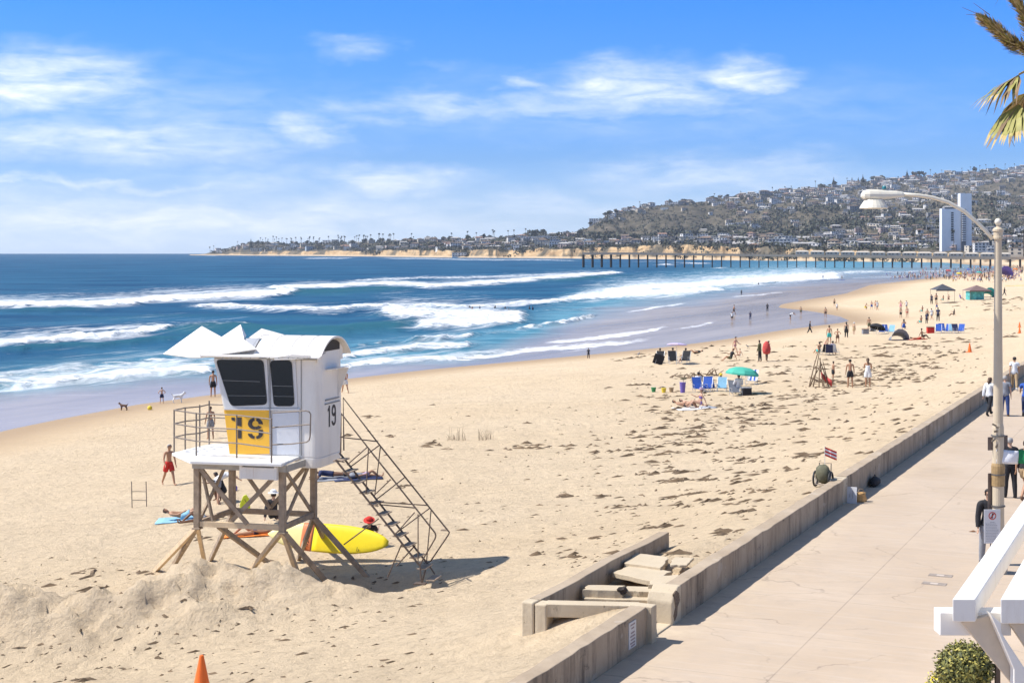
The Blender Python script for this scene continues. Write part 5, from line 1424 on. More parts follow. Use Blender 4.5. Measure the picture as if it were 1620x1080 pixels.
# teal pole below the rails
tp = G(1555, 1120, BW); tpt = AT(1553.5, 1019, tp.y); tpo = empty('teal_pole', tp, 0, 'thin teal pole with a dark cap beside the round shrub', 'pole')
mb = MB(); h = tpt.z - tp.z; mb.tube([(0, 0, -.2), (0, 0, h - .1)], .032, 10); mb.build('shaft', mat('teal_paint', (.10, .19, .20), .45), tpo); mb = MB(); mb.tube([(0, 0, h - .1), (0, 0, h)], .038, 10); mb.build('cap', RUBBER, tpo)
# wooden post further right
wp = G(1578, 1120, BW); wpo = empty('wooden_post', wp, 0, 'slim brown wooden post between the teal pole and the white rails', 'post')
mb = MB(); mb.bar((0, 0, -.2), (0, 0, 1.5), .07); mb.build('shaft', mat('post_brown', (.14, .10, .075), .8), wpo); mb = MB(); mb.box((0, 0, 1.52), (.09, .09, .03)); mb.build('cap', MATS['post_brown'], wpo)
# grey scooter handle and board seen through the rails
# rounded shrub
def leaves(mb, c, r, n, ls, rn, sq=(1, 1, 1), mis=(0, 1)):
    c = Vector(c)
    for i in range(n):
        u = Vector((rn.gauss(0, 1), rn.gauss(0, 1), rn.gauss(0, 1))).normalized()
        k = rn.uniform(.70, 1.0) * (1 + .22 * mnoise.noise(u * 2.2 + c) + .10 * mnoise.noise(u * 6 + c)); q = c + Vector((u.x * sq[0], u.y * sq[1], u.z * sq[2])) * r * k
        t_ = Vector((rn.uniform(-1, 1), rn.uniform(-1, 1), rn.uniform(-.2, 1))).normalized(); s_ = t_.cross(u); s_ = s_.normalized() if s_.length > .01 else t_.orthogonal()
        L = ls * rn.uniform(.6, 1.3); mb.add([q - t_ * L, q + s_ * L * .42, q + t_ * L, q - s_ * L * .42], [(0, 1, 2, 3)], rn.choice(mis))
LG1 = mat('leaf_olive', (.19, .19, .05), .7, var=.4, vscale=9); LG2 = mat('leaf_dark', (.075, .085, .03), .7, var=.3, vscale=9); LG3 = mat('leaf_yellow', (.42, .37, .09), .7, var=.3, vscale=9)
sp_ = G(1527, 1118, BW); sh = empty('round_shrub', sp_, 0, 'rounded olive green shrub under the white rails at the bottom edge', 'shrub')
mb = MB(); rn = random.Random(6); leaves(mb, (0, 0, .60), .45, 5200, .038, rn, (1.0, .9, .92), (0, 0, 1, 2)); leaves(mb, (0, 0, .58), .34, 1200, .05, rn, (1, .9, .9), (1,)); mb.build('foliage', [LG1, LG2, LG3], sh)
mb = MB(); 
for i in range(7): mb.tube([(0, 0, -.1), (.12 * math.cos(i), .12 * math.sin(i), .3), (.25 * math.cos(i * .9), .25 * math.sin(i * .9), .75)], [.03, .02, .008], 5)
mb.build('stem', BARK, sh)
fl_p = G(1489, 1098, BW); fb = empty('flowering_plant', fl_p, 0, 'small plant with yellow flowers left of the round shrub', 'plant')
mb = MB(); leaves(mb, (0, 0, .16), .24, 420, .03, rn, (1, 1, .8), (0, 1)); mb.build('foliage', [LG1, LG2], fb); mb = MB(); leaves(mb, (0, 0, .2), .25, 260, .026, rn, (1, 1, .8), (0,)); mb.build('flowers', mat('flower_yellow', (.75, .62, .03), .6), fb)

# fan palm whose crown hangs into the top right corner
PDp = 17.0
pc = AT(1664, 92, PDp)
pm = empty('fan_palm', (pc.x, pc.y, BW), 0, 'fan palm with drooping yellowing fronds hanging into the top right corner', 'palm tree')
hc = pc.z - BW
mb = MB(); mb.tube([(0, 0, -.3), (.05, 0, hc * .4), (.02, 0, hc * .8), (0, 0, hc)], [.27, .2, .17, .2], 14); mb.build('trunk', mat('palm_bark', (.17, .12, .08), .95, var=.4, vscale=4, bump=1, bscale=14), pm)
FG = mat('frond_green', (.26, .24, .055), .6, var=.3, vscale=6); FY = mat('frond_straw', (.46, .34, .13), .7, var=.3, vscale=6); FB = mat('frond_brown', (.20, .13, .07), .8, var=.4, vscale=6)
FG.node_tree.nodes['Principled BSDF'].inputs['Transmission Weight'].default_value = 0.0
def frond(name, tipdir, L, fan, nseg, mats_, droop, rn, start=Vector((0, 0, 0)), sprd=2.4, fold=0.25, brown=.3):
    """stalk from the crown with a pleated fan of pointed segments"""
    mb = MB(); d = tipdir.normalized(); hub = start + d * L + Vector((0, 0, -droop))
    mid = start + d * L * .55 + Vector((0, 0, -.15 * droop))
    mb.tube([start, mid, hub], [.024, .018, .012], 5, mi=1)
    fd = (hub - mid).normalized(); side = fd.cross(Vector((0, 0, 1))); side = side.normalized() if side.length > .05 else Vector((1, 0, 0)); up = side.cross(fd)
    for i in range(nseg):
        a = (i / (nseg - 1) - .5) * sprd + rn.uniform(-.03, .03); dr = (fd * math.cos(a) + side * math.sin(a)).normalized()
        ln = fan * (1 - .22 * abs(a) / (sprd / 2)) * rn.uniform(.9, 1.08); dn = Vector((0, 0, -1)) * fan * rn.uniform(.30, .5) * (.4 + abs(a) * .5)
        w = side * math.cos(a) * .030 - fd * math.sin(a) * .030
        zz = up * (fold * .06 * (1 if i % 2 else -1))
        p0 = hub; p1 = hub + dr * ln * .5 + dn * .22 + zz; p2 = hub + dr * ln * .8 + dn * .62; p3 = hub + dr * ln * .98 + dn * 1.15
        mi = 0 if rn.random() > brown * .6 else 2; mt = 1 if rn.random() > .4 else 2
        mb.add([p0, p1 - w * 1.2, p1 + w * 1.2, p2 - w * .7, p2 + w * .7, p3], [(0, 1, 2)], mi); k = len(mb.v) - 6
        mb.f.append((k + 1, k + 3, k + 4, k + 2)); mb.mi.append(mi); mb.f.append((k + 3, k + 5, k + 4)); mb.mi.append(mt)
    return mb.build(name, mats_, pm)
rn = random.Random(12); H0 = Vector((0, 0, hc))
def toward(px, py, dy=0.0):
    P = AT(px, py, PDp + dy) - pc; return P
t_ = toward(1612, 118); frond('frond', t_, t_.length, .62, 24, [FG, FY, FB], 0.0, rn, H0, 2.3)
t_ = toward(1612, 165, -.2); frond('frond', t_, t_.length, .55, 22, [FG, FY, FB], 0.0, rn, H0, 1.9)
t_ = toward(1622, 150, .3); frond('frond', t_, t_.length, .5, 20, [FY, FY, FB], 0.02, rn, H0, 2.0, brown=.9)
for (px, py, dy, L, mt) in ((1680, 20, .3, .75, [FG, FY, FB]), (1700, 170, -.4, .7, [FG, FY, FB]), (1710, 70, .5, .8, [FG, FY, FB]), (1660, -20, -.5, .8, [FG, FG, FY]), (1720, 110, -.6, .8, [FG, FY, FB]), (1730, 0, 0, .8, [FG, FG, FY]), (1676, 120, 1.1, .7, [FG, FY, FB])):
    t_ = toward(px, py, dy); frond('frond', t_, t_.length + .1, L, 20, mt, .05, rn, H0, 2.3)
for k in range(16):
    a = R(-95 + k * 12.5); e = R((15, 45, -10, 60)[k % 4]); t_ = Vector((math.cos(a) * math.cos(e) * .9, math.sin(a) * math.cos(e), math.sin(e))); t_.x = abs(t_.x) * .8 + .15
    frond('frond', t_, 1.0, .75, 20, [FG, FG, FY], .05, rn, H0, 2.4)
# dense seed clusters reaching out left
def cluster(name, pts, r0, n, seed):
    rn = random.Random(seed); mb = MB(); P = [toward(*q) + H0 for q in pts]
    mb.tube(P, [.02] * len(P), 5, mi=1)
    for i in range(n):
        t_ = rn.random() ** .8 * (len(P) - 1) * .999; k = int(t_); q = P[k].lerp(P[k + 1], t_ - k); rad = r0 * (.55 + .45 * math.sin(math.pi * min(1, (t_ / (len(P) - 1)) * .85 + .15)))
        u = Vector((rn.gauss(0, 1), rn.gauss(0, 1), rn.gauss(0, 1))).normalized(); ax = (P[k] - P[k + 1]).normalized() * -1
        b = q + u * rad * rn.uniform(.1, .8); tip = b + (u * .5 + ax * .8).normalized() * rn.uniform(.05, .11); w = u.cross(ax); w = w.normalized() * .010 if w.length > .01 else Vector((.01, 0, 0))
        mb.add([b - w, b + w, tip], [(0, 1, 2)], rn.choice((0, 0, 1, 2, 3)))
    mb.build(name, [FY, FB, mat('seed_straw', (.52, .40, .22), .8, var=.3, vscale=20), FG], pm)
cluster('fruit_stalk', [(1656, 92, 0), (1622, 78, 0), (1598, 66, -.1), (1575, 46, -.1), (1554, 30, -.1)], .115, 1500, 5)
cluster('fruit_stalk', [(1656, 80, 0), (1632, 50, .2), (1618, 20, .2), (1600, -10, .2)], .11, 1300, 6)
mb = MB()
for a, b in (((1560, 28), (1522, 12)), ((1562, 26), (1528, 23)), ((1566, 24), (1540, 5)), ((1590, 200), (1605, 232)), ((1598, 190), (1618, 215))): mb.tube([toward(*a, -.1) + H0, toward(*b, -.1) + H0], [.005, .002], 4)
mb.build('loose_fibres', FB, pm)
# ------------------------------------------------------------------ people
def rot_dir(pitch, abd, side):
    """limb direction from hanging straight down: pitch forward (-y), abd outward"""
    p = R(pitch); a = R(abd)
    v = Vector((0, -math.sin(p), -math.cos(p)))
    return Vector((v.x * math.cos(a) + side * math.sin(a) * abs(v.z) , v.y * (1 if abs(v.z) > .01 else 1), v.z * math.cos(a))).normalized()
def skeleton(P, fingers=False):
    J = {}; E = []; Rr = {}
    lean = R(P.get('lean', 3)); tw_ = P.get('side', 0)
    up = Vector((math.sin(R(tw_)), -math.sin(lean), math.cos(lean))).normalized()
    fat = P.get('fat', 1.0); fem = P.get('fem', 0)
    J['pelvis'] = Vector((0, 0, 1.0)); Rr['pelvis'] = .125 * fat
    def add(n, par, v, r): J[n] = v; Rr[n] = r; E.append((par, n))
    add('waist', 'pelvis', J['pelvis'] + up * .15, (.105 if fem else .118) * fat)
    add('chest', 'waist', J['waist'] + up * .17, (.118 if fem else .135) * fat)
    add('collar', 'chest', J['chest'] + up * .13, .085)
    hp = R(P.get('head', 0)) + lean; hu = Vector((math.sin(R(tw_ + P.get('tilt', 0))), -math.sin(hp), math.cos(hp))).normalized(); fwd = Vector((0, -math.cos(hp), -math.sin(hp)))
    add('neck', 'collar', J['collar'] + (up + hu).normalized() * .085, .050)
    add('jaw', 'neck', J['neck'] + hu * .075 + fwd * .020, .068)
    add('skull', 'jaw', J['jaw'] + hu * .085 - fwd * .005, .090)
    add('crown', 'skull', J['skull'] + hu * .065, .060)
    for s_, nm in ((1, 'l'), (-1, 'r')):
        L = P.get('leg_' + nm, (0, 3, 0)); A = P.get('arm_' + nm, (0, 8, 10))
        add('hip_' + nm, 'pelvis', J['pelvis'] + Vector((s_ * .085, 0, -.06)), .098 * fat)
        d = rot_dir(L[0], L[1], s_); add('mid_thigh_' + nm, 'hip_' + nm, J['hip_' + nm] + d * .19, .083 * fat)
        add('knee_' + nm, 'mid_thigh_' + nm, J['hip_' + nm] + d * .42, .056)
        d = rot_dir(L[0] - L[2], L[1] * .4, s_); add('calf_' + nm, 'knee_' + nm, J['knee_' + nm] + d * .13, .057)
        add('ankle_' + nm, 'calf_' + nm, J['knee_' + nm] + d * .40, .036)
        fp = R(L[0] - L[2] + (L[3] if len(L) > 3 else 0)); fd = Vector((s_ * .12, -math.cos(fp), math.sin(fp) * 1.0)).normalized()
        add('heel_' + nm, 'ankle_' + nm, J['ankle_' + nm] + d * .045 + fd * .02, .036); add('toe_' + nm, 'heel_' + nm, J['ankle_' + nm] + d * .055 + fd * .155, .024)
        add('shoulder_' + nm, 'collar', J['collar'] + Vector((s_ * (.155 if fem else .180), 0, 0)) - up * .02, .060)
        d = rot_dir(A[0] + P.get('lean', 3) * .3, A[1], s_); add('upper_' + nm, 'shoulder_' + nm, J['shoulder_' + nm] + d * .13, .048)
        add('elbow_' + nm, 'upper_' + nm, J['shoulder_' + nm] + d * .285, .038)
        fa = A[3] if len(A) > 3 else A[1] * .3
        d = rot_dir(A[0] + A[2], fa, s_); add('fore_' + nm, 'elbow_' + nm, J['elbow_' + nm] + d * .10, .038)
        add('wrist_' + nm, 'fore_' + nm, J['elbow_' + nm] + d * .245, .025)
        add('palm_' + nm, 'wrist_' + nm, J['wrist_' + nm] + d * .06, .028)
        if fingers:
            pd_ = d; sd = Vector((0, 1, 0)) - pd_ * pd_.y; sd = sd.normalized() if sd.length > .05 else Vector((1, 0, 0)); inn = pd_.cross(sd) * s_
            for i, (o_, ln) in enumerate(((-.026, .060), (-.009, .072), (.009, .067), (.026, .052))):
                b = J['palm_' + nm] + pd_ * .028 + sd * o_
                add('f%d_%s' % (i, nm), 'palm_' + nm, b, .0095); add('g%d_%s' % (i, nm), 'f%d_%s' % (i, nm), b + pd_ * ln * .55 + inn * .006, .0088); add('h%d_%s' % (i, nm), 'g%d_%s' % (i, nm), b + pd_ * ln * .9 + inn * .024, .0078)
            b = J['wrist_' + nm] + pd_ * .035 - sd * .028; add('t0_' + nm, 'palm_' + nm, b, .011); add('t1_' + nm, 't0_' + nm, b - sd * .022 + pd_ * .028 + inn * .008, .010); add('t2_' + nm, 't1_' + nm, b - sd * .028 + pd_ * .055 + inn * .016, .0085)
        else:
            add('hand_' + nm, 'palm_' + nm, J['wrist_' + nm] + d * .125, .018)
    # whole-body roll for lying figures
    if P.get('roll'):
        M = Matrix.Rotation(R(P['roll']), 3, 'X'); c = J['pelvis'].copy()
        for k in J: J[k] = M @ (J[k] - c) + c
    low = min(J[k].z - Rr[k] * .92 for k in J)
    for k in J: J[k] = J[k] - Vector((0, 0, low))
    off = J['pelvis'].copy(); off.z = 0
    if not P.get('roll'):
        for k in J: J[k] = J[k] - off
    J['_fwd'] = fwd; J['_up'] = hu
    return J, E, Rr
def bake_body(P, fingers=False, lvl=1):
    J, E, Rr = skeleton(P, fingers)
    names = [k for k in J if not k.startswith('_')]; idx = {k: i for i, k in enumerate(names)}
    me = bpy.data.meshes.new('person'); me.from_pydata([tuple(J[k]) for k in names], [(idx[a], idx[b]) for a, b in E], [])
    o = bpy.data.objects.new('person', me); COL.objects.link(o)
    sk = o.modifiers.new('skin', 'SKIN'); sk.use_smooth_shade = True; sk.branch_smoothing = .6
    for i, k in enumerate(names):
        me.skin_vertices[0].data[i].radius = (Rr[k], Rr[k]); me.skin_vertices[0].data[i].use_root = (k == 'pelvis')
    su = o.modifiers.new('sub', 'SUBSURF'); su.levels = lvl; su.render_levels = lvl
    dg = bpy.context.evaluated_depsgraph_get(); dg.update()
    nm = bpy.data.meshes.new_from_object(o.evaluated_get(dg))
    bpy.data.objects.remove(o, do_unlink=True); bpy.data.meshes.remove(me)
    V = np.zeros(len(nm.vertices) * 3); nm.vertices.foreach_get('co', V); V = V.reshape(-1, 3)
    Fc = [tuple(p.vertices) for p in nm.polygons]
    C = np.array([V[list(f)].mean(0) for f in Fc])
    best = np.full(len(C), 9.9); lab = [''] * len(C); tt = np.zeros(len(C))
    labs = np.zeros(len(C), int)
    for ei, (a, b) in enumerate(E):
        A = np.array(J[a]); B = np.array(J[b]); ab = B - A; t = np.clip(((C - A) @ ab) / (ab @ ab + 1e-9), 0, 1)
        d = np.linalg.norm(C - (A + t[:, None] * ab), axis=1) - .5 * (Rr[a] * (1 - t) + Rr[b] * t)
        m = d < best; best[m] = d[m]; labs[m] = ei; tt[m] = t[m]
    bpy.data.meshes.remove(nm)
    return dict(V=V, F=Fc, C=C, lab=[E[i][1] for i in labs], t=tt, J=J, R=Rr)
GARM = {   # joints (edge ends) each garment covers
 'shorts': {'pelvis', 'waist', 'hip_l', 'hip_r', 'mid_thigh_l', 'mid_thigh_r', 'knee_l', 'knee_r'},
 'trousers': {'hip_l', 'hip_r', 'mid_thigh_l', 'mid_thigh_r', 'knee_l', 'knee_r', 'calf_l', 'calf_r', 'ankle_l', 'ankle_r', 'waist'},
 'swim_briefs': {'hip_l', 'hip_r'},
 'shirt': {'waist', 'chest', 'collar', 'shoulder_l', 'shoulder_r', 'upper_l', 'upper_r', 'hip_l', 'hip_r'},
 'long_shirt': {'waist', 'chest', 'collar', 'shoulder_l', 'shoulder_r', 'upper_l', 'upper_r', 'elbow_l', 'elbow_r', 'fore_l', 'fore_r', 'wrist_l', 'wrist_r', 'hip_l', 'hip_r'},
 'bikini_top': {'chest'},
 'dress': {'waist', 'chest', 'hip_l', 'hip_r', 'mid_thigh_l', 'mid_thigh_r', 'knee_l', 'knee_r'},
 'shoes': {'heel_l', 'heel_r', 'toe_l', 'toe_r'},
 'wetsuit': {'waist', 'chest', 'collar', 'shoulder_l', 'shoulder_r', 'upper_l', 'upper_r', 'elbow_l', 'elbow_r', 'hip_l', 'hip_r', 'mid_thigh_l', 'mid_thigh_r', 'knee_l', 'knee_r', 'calf_l', 'calf_r', 'ankle_l', 'ankle_r'},
}
def select(B, g):
    S = GARM[g]; out_ = []
    for i, l in enumerate(B['lab']):
        if l not in S: continue
        t = B['t'][i]
        if g == 'shorts' and l.startswith('knee') and t > .35: continue
        if g == 'shorts' and l == 'waist' and t > .45: continue
        if g == 'trousers' and l == 'waist' and t > .5: continue
        if g in ('shirt', 'long_shirt') and l.startswith('hip') and B['C'][i][2] < B['J']['pelvis'].z - .10: continue
        if g == 'shirt' and l.startswith('upper') and t > .95: continue
        if g == 'bikini_top' and not .25 < t < .75: continue
        if g == 'dress' and l == 'chest' and t > .95: continue
        if g == 'dress' and l.startswith('knee') and t > .5: continue
        out_.append(i)
    return out_
def shell(B, faces, off, name, m_, parent, flare=0.0):
    used = sorted({v for i in faces for v in B['F'][i]})
    if not used: return None
    mp = {v: k for k, v in enumerate(used)}
    me = bpy.data.meshes.new(name); me.from_pydata([tuple(B['V'][v]) for v in used], [], [tuple(mp[v] for v in B['F'][i]) for i in faces]); me.update()
    nor = [v.normal.copy() for v in me.vertices]
    pz = B['J']['pelvis'].z
    for v, n_ in zip(me.vertices, nor):
        k = off + (flare * max(0, pz - v.co.z) if flare else 0)
        v.co = v.co + n_ * k
    for p_ in me.polygons: p_.use_smooth = True
    me.materials.append(m_)
    o = bpy.data.objects.new(name, me); COL.objects.link(o); o.parent = parent
    so_ = o.modifiers.new('thick', 'SOLIDIFY'); so_.thickness = .008; so_.offset = 1
    return o
CLOTH = {}
CC = {'red': (.55, .03, .02), 'black': (.018, .018, .022), 'white': (.72, .72, .72), 'blue': (.03, .10, .42), 'light blue': (.24, .46, .62), 'grey': (.24, .25, .28), 'navy': (.02, .03, .09), 'teal': (.04, .38, .36),
      'tan': (.42, .30, .17), 'pink': (.62, .25, .30), 'yellow': (.72, .55, .05), 'green': (.05, .25, .09), 'purple': (.17, .12, .42), 'jeans': (.035, .065, .20), 'olive': (.12, .12, .06), 'orange': (.80, .22, .03), 'mauve': (.40, .30, .40), 'brown': (.14, .08, .05)}
def cm(c):
    if c not in CLOTH: CLOTH[c] = mat('fabric_' + c.replace(' ', '_'), CC[c], .85, var=.12, vscale=14, bump=.25, bscale=60)
    return CLOTH[c]
SKIN = {'light': mat('skin_light', (.56, .34, .23), .5, var=.05), 'tan': mat('skin_tan', (.42, .22, .125), .5, var=.06), 'brown': mat('skin_brown', (.20, .10, .055), .5, var=.06)}
HAIR = {'dark': mat('hair_dark', (.022, .015, .012), .6), 'brown': mat('hair_brown', (.09, .05, .028), .6), 'blond': mat('hair_blond', (.40, .27, .12), .6), 'grey': mat('hair_grey', (.35, .33, .31), .6)}
EYE = mat('eye_dark', (.02, .015, .012), .3); LIP = mat('lip', (.30, .10, .08), .5)
def make_person(P, skin='light', hair='dark', wear=(), detail=0, hat=None, longhair=False):
    """wear: (garment, colour) pairs; returns the person object (one continuous body mesh) at the origin"""
    B = bake_body(P, fingers=detail > 0, lvl=1 if detail < 2 else 2)
    me = bpy.data.meshes.new('person'); me.from_pydata([tuple(v) for v in B['V']], [], B['F']); me.materials.append(SKIN[skin]); me.update()
    for p_ in me.polygons: p_.use_smooth = True
    o = bpy.data.objects.new('person', me); COL.objects.link(o)
    for g, c in wear:
        fs = select(B, g); off = {'shorts': .016, 'trousers': .012, 'shirt': .018, 'long_shirt': .018, 'dress': .02, 'shoes': .012}.get(g, .006)
        shell(B, fs, off, g, cm(c), o, .10 if g in ('dress',) else .05 if g == 'shorts' else 0)
    J = B['J']; fwd = J['_fwd']; hu = J['_up']
    if P.get('roll'):
        M = Matrix.Rotation(R(P['roll']), 3, 'X'); fwd = M @ fwd; hu = M @ hu
    c = J['skull']; hf = []
    for i, l in enumerate(B['lab']):
        if l in ('crown', 'skull', 'jaw'):
            r = Vector(B['C'][i]) - c
            if r.dot(fwd) < .022 + max(0, (r.dot(hu) - .02) * 1.4) and r.dot(hu) > (-.14 if longhair else -.07): hf.append(i)
    shell(B, hf, .012, 'hair', HAIR[hair], o)
    if longhair:
        mb = MB(); b0 = c - fwd * .075 - hu * .02; mb.tube([b0, b0 - hu * .12 - fwd * .02, b0 - hu * .26 - fwd * .0], [.06, .065, .03], 8); mb.build('long_hair', HAIR[hair], o, smooth=True)
    if detail:
        sd = hu.cross(fwd).normalized(); f0 = c + fwd * .082 - hu * .012
        mb = MB(); n0 = c + fwd * .086 - hu * .035; mb.add([n0 + hu * .035, n0 + sd * .014, n0 - sd * .014, n0 + fwd * .022 - hu * .004], [(0, 1, 3), (0, 3, 2), (1, 2, 3)]); mb.build('nose', SKIN[skin], o)
        for s_ in (-1, 1): mb = MB(); mb.ico(f0 + sd * .030 * s_, .011, 1, sq=(1, 1, .7)); mb.build('eye', EYE, o)
        mb = MB(); mb.ico(c + fwd * .078 - hu * .075, .014, 1, sq=(1.6, .7, .5)); mb.build('mouth', LIP, o)
        for s_ in (-1, 1): mb = MB(); mb.ico(c + sd * .088 * s_ - hu * .02, .022, 1, sq=(.5, .8, 1.2)); mb.build('ear', SKIN[skin], o)
    if hat:
        kind, colr = hat; mb = MB(); q = hu.to_track_quat('Z', 'Y').to_matrix(); top = c + hu * .03
        if kind == 'cap': mb.lathe(top, [(.105, 0), (.10, .05), (.06, .095), (.001, .105)], 12, M=q); mb.box(top + fwd * .12, (.13, .12, .012), rot=q)
        else: mb.lathe(top, [(.19, -.01), (.19, .0), (.105, .012), (.10, .08), (.06, .11), (.001, .112)], 14, M=q)
        mb.build('hat', cm(colr), o)
    return o
STAND = dict(lean=2, leg_l=(3, 4, 2), leg_r=(-4, 4, 2), arm_l=(5, 10, 15), arm_r=(-3, 10, 12))
WALK = dict(lean=4, leg_l=(26, 2, 8), leg_r=(-20, 2, 14), arm_l=(-24, 8, 18), arm_r=(22, 8, 28))
WALK2 = dict(lean=5, leg_l=(-26, 2, 20), leg_r=(30, 2, 12), arm_l=(28, 10, 40), arm_r=(-26, 10, 20))
RUNP = dict(lean=12, leg_l=(50, 2, 60), leg_r=(-28, 2, 30), arm_l=(-40, 12, 80), arm_r=(40, 12, 80))
HIPS = dict(lean=1, leg_l=(2, 7, 0), leg_r=(-2, 7, 0), arm_l=(-12, 45, 60, -40), arm_r=(-12, 45, 60, -40))
CROSSD = dict(lean=0, leg_l=(3, 3, 0), leg_r=(-2, 3, 0), arm_l=(18, 8, 92, -30), arm_r=(18, 8, 92, -30))
BENDP = dict(lean=72, leg_l=(14, 5, 16), leg_r=(2, 5, 10), arm_l=(60, 6, 8), arm_r=(50, 6, 10), head=-15)
SITG = dict(lean=-8, leg_l=(112, 6, 72), leg_r=(104, 6, 64), arm_l=(-30, 14, 10), arm_r=(60, 8, 55), head=8)
SITC = dict(lean=-22, leg_l=(82, 5, 40), leg_r=(80, 5, 36), arm_l=(30, 12, 55), arm_r=(24, 12, 60), head=16)
LIEP = dict(lean=0, roll=-84, leg_l=(4, 4, 4), leg_r=(36, 4, 70), arm_l=(6, 16, 10), arm_r=(4, 18, 14))
LIEK = dict(lean=0, roll=-78, leg_l=(52, 4, 92), leg_r=(44, 4, 84), arm_l=(8, 16, 10), arm_r=(10, 18, 30), head=10)
PRONE = dict(lean=-4, roll=86, leg_l=(-2, 4, 4), leg_r=(-3, 4, 6), arm_l=(120, 20, 60), arm_r=(120, 20, 60))
CROUCH = dict(lean=30, leg_l=(110, 10, 130), leg_r=(96, 10, 128), arm_l=(60, 8, 30), arm_r=(60, 8, 30))
PADDLE = dict(lean=14, leg_l=(3, 6, 10), leg_r=(-6, 6, 10), arm_l=(60, 14, 30), arm_r=(44, 14, 20))
def faceto(rz_deg): return R(rz_deg)
def put_person(px, py, P, label, rz=0, sc=1.0, sink=0.0, z=None, group=None, on=None, **kw):
    """rz: 0 faces the camera, 90 faces right, 180 away, 270 left"""
    if on is not None: g = on
    elif z is not None: g = G(px, py, z)
    else: g = GS(px, py)
    o = make_person(P, **kw); o.location = (g.x, g.y, g.z - sink - .01); o.scale = (sc, sc, sc); o.rotation_euler = (0, 0, R(rz) - math.atan2(g.x, g.y))
    tag(o, label, 'person', group); return o

# -- on the boardwalk
put_person(1565, 657, WALK, 'woman in a white top and black leggings walking beside the seawall', 150, .97, z=BW, skin='light', hair='brown', wear=(('trousers', 'black'), ('long_shirt', 'white'), ('shoes', 'black')), detail=2, longhair=True)
put_person(1590, 658, STAND, 'grey haired man in a grey shirt and blue jeans walking away behind the lamp post', 180, 1.0, z=BW, skin='light', hair='grey', wear=(('trousers', 'jeans'), ('shirt', 'grey'), ('shoes', 'brown')), detail=2)
put_person(1605, 617, WALK, 'person in tan trousers and a white top further along the boardwalk', 180, 1.0, z=BW, skin='tan', hair='dark', wear=(('trousers', 'tan'), ('shirt', 'white'), ('shoes', 'white')), detail=1)
put_person(1623, 657, WALK2, 'man in a bright blue shirt cut by the right edge of the picture', 180, 1.0, z=BW, skin='tan', hair='dark', wear=(('trousers', 'navy'), ('shirt', 'blue'), ('shoes', 'black')), detail=1)
put_person(1598, 787, STAND, 'grey haired man all in black standing behind the white part of the flag', 195, 1.0, z=BW, skin='light', hair='grey', wear=(('trousers', 'black'), ('long_shirt', 'black'), ('shoes', 'black')), detail=2)
put_person(1622, 790, WALK, 'person in tan shorts walking under the green end of the flag', 150, 1.0, z=BW, skin='tan', hair='dark', wear=(('shorts', 'tan'), ('shirt', 'black'), ('shoes', 'brown')), detail=1)
pg = put_person(1563, 893, dict(STAND, head=4), 'dark haired person in sunglasses half hidden behind the rules sign', 20, 1.0, z=BW, skin='light', hair='dark', wear=(('trousers', 'grey'), ('long_shirt', 'black'), ('shoes', 'black')), detail=2)
mb = MB(); mb.box((.03, -.115, 1.615), (.055, .012, .035)); mb.box((-.03, -.115, 1.615), (.055, .012, .035)); mb.box((0, -.115, 1.625), (.13, .01, .01)); mb.build('sunglasses', RUBBER, pg)
# -- round the tower
put_person(267, 768, dict(WALK, arm_l=(-14, 20, 24), arm_r=(14, 20, 30)), 'shirtless man in bright red shorts walking on the sand left of the tower', 25, 1.0, skin='tan', hair='grey', wear=(('shorts', 'red'),), detail=2)
put_person(256, 638, HIPS, 'child in black shorts at the waterline left of the tower', 190, .66, skin='light', hair='brown', wear=(('shorts', 'navy'),))
put_person(337, 628, STAND, 'man in black shorts standing in the wash behind the tower window', 180, 1.12, z=0.02, skin='tan', hair='dark', wear=(('shorts', 'black'),))
put_person(333, 694, STAND, 'bare backed person in pale shorts seen between the tower railings', 200, 1.0, skin='tan', hair='brown', wear=(('shorts', 'grey'),))
put_person(546, 622, WALK, 'man in pale shorts walking just right of the tower cabin', 200, 1.0, skin='tan', hair='dark', wear=(('shorts', 'white'),))
put_person(343, 797, BENDP, 'person in a white shirt bending down behind the tower legs', 120, .95, skin='light', hair='dark', wear=(('shorts', 'grey'), ('shirt', 'white')))
put_person(354, 795, CROUCH, 'person in black crouching behind the tower legs beside the purple ball', 240, .95, skin='brown', hair='dark', wear=(('shorts', 'black'), ('shirt', 'black')))
put_person(290, 822, LIEK, 'sunbather in light blue shorts lying with knees up left of the tower', 80, .95, skin='tan', hair='brown', wear=(('shorts', 'light blue'),))
put_person(322, 825, LIEP, 'dark haired sunbather lying just behind the left tower legs', 280, .95, skin='brown', hair='dark', wear=(('shorts', 'grey'), ('bikini_top', 'black')))
put_person(433, 828, SITG, 'person in a black top and striped hat sitting under the tower', 175, 1.0, skin='light', hair='dark', wear=(('shorts', 'black'), ('long_shirt', 'black')), hat=('brim', 'white'))
put_person(405, 846, LIEP, 'sunbather whose bare legs show beyond the left end of the yellow board', 275, .95, skin='tan', hair='dark', wear=(('swim_briefs', 'navy'),))
put_person(587, 864, dict(SITG, lean=-34), 'person in a red hat sitting hidden behind the yellow board', 170, .9, skin='light', hair='dark', wear=(('shorts', 'navy'), ('shirt', 'black')), hat=('brim', 'red'))
put_person(524, 757, PRONE, 'dark clothed sunbather lying beside the top of the tower stairs', 270, .95, skin='brown', hair='dark', wear=(('shirt', 'navy'), ('swim_briefs', 'black')))
put_person(572, 756, LIEP, 'sunbather in mauve lying on the towel seen through the tower stairs', 100, .95, skin='tan', hair='dark', wear=(('shorts', 'mauve'), ('shirt', 'grey')))
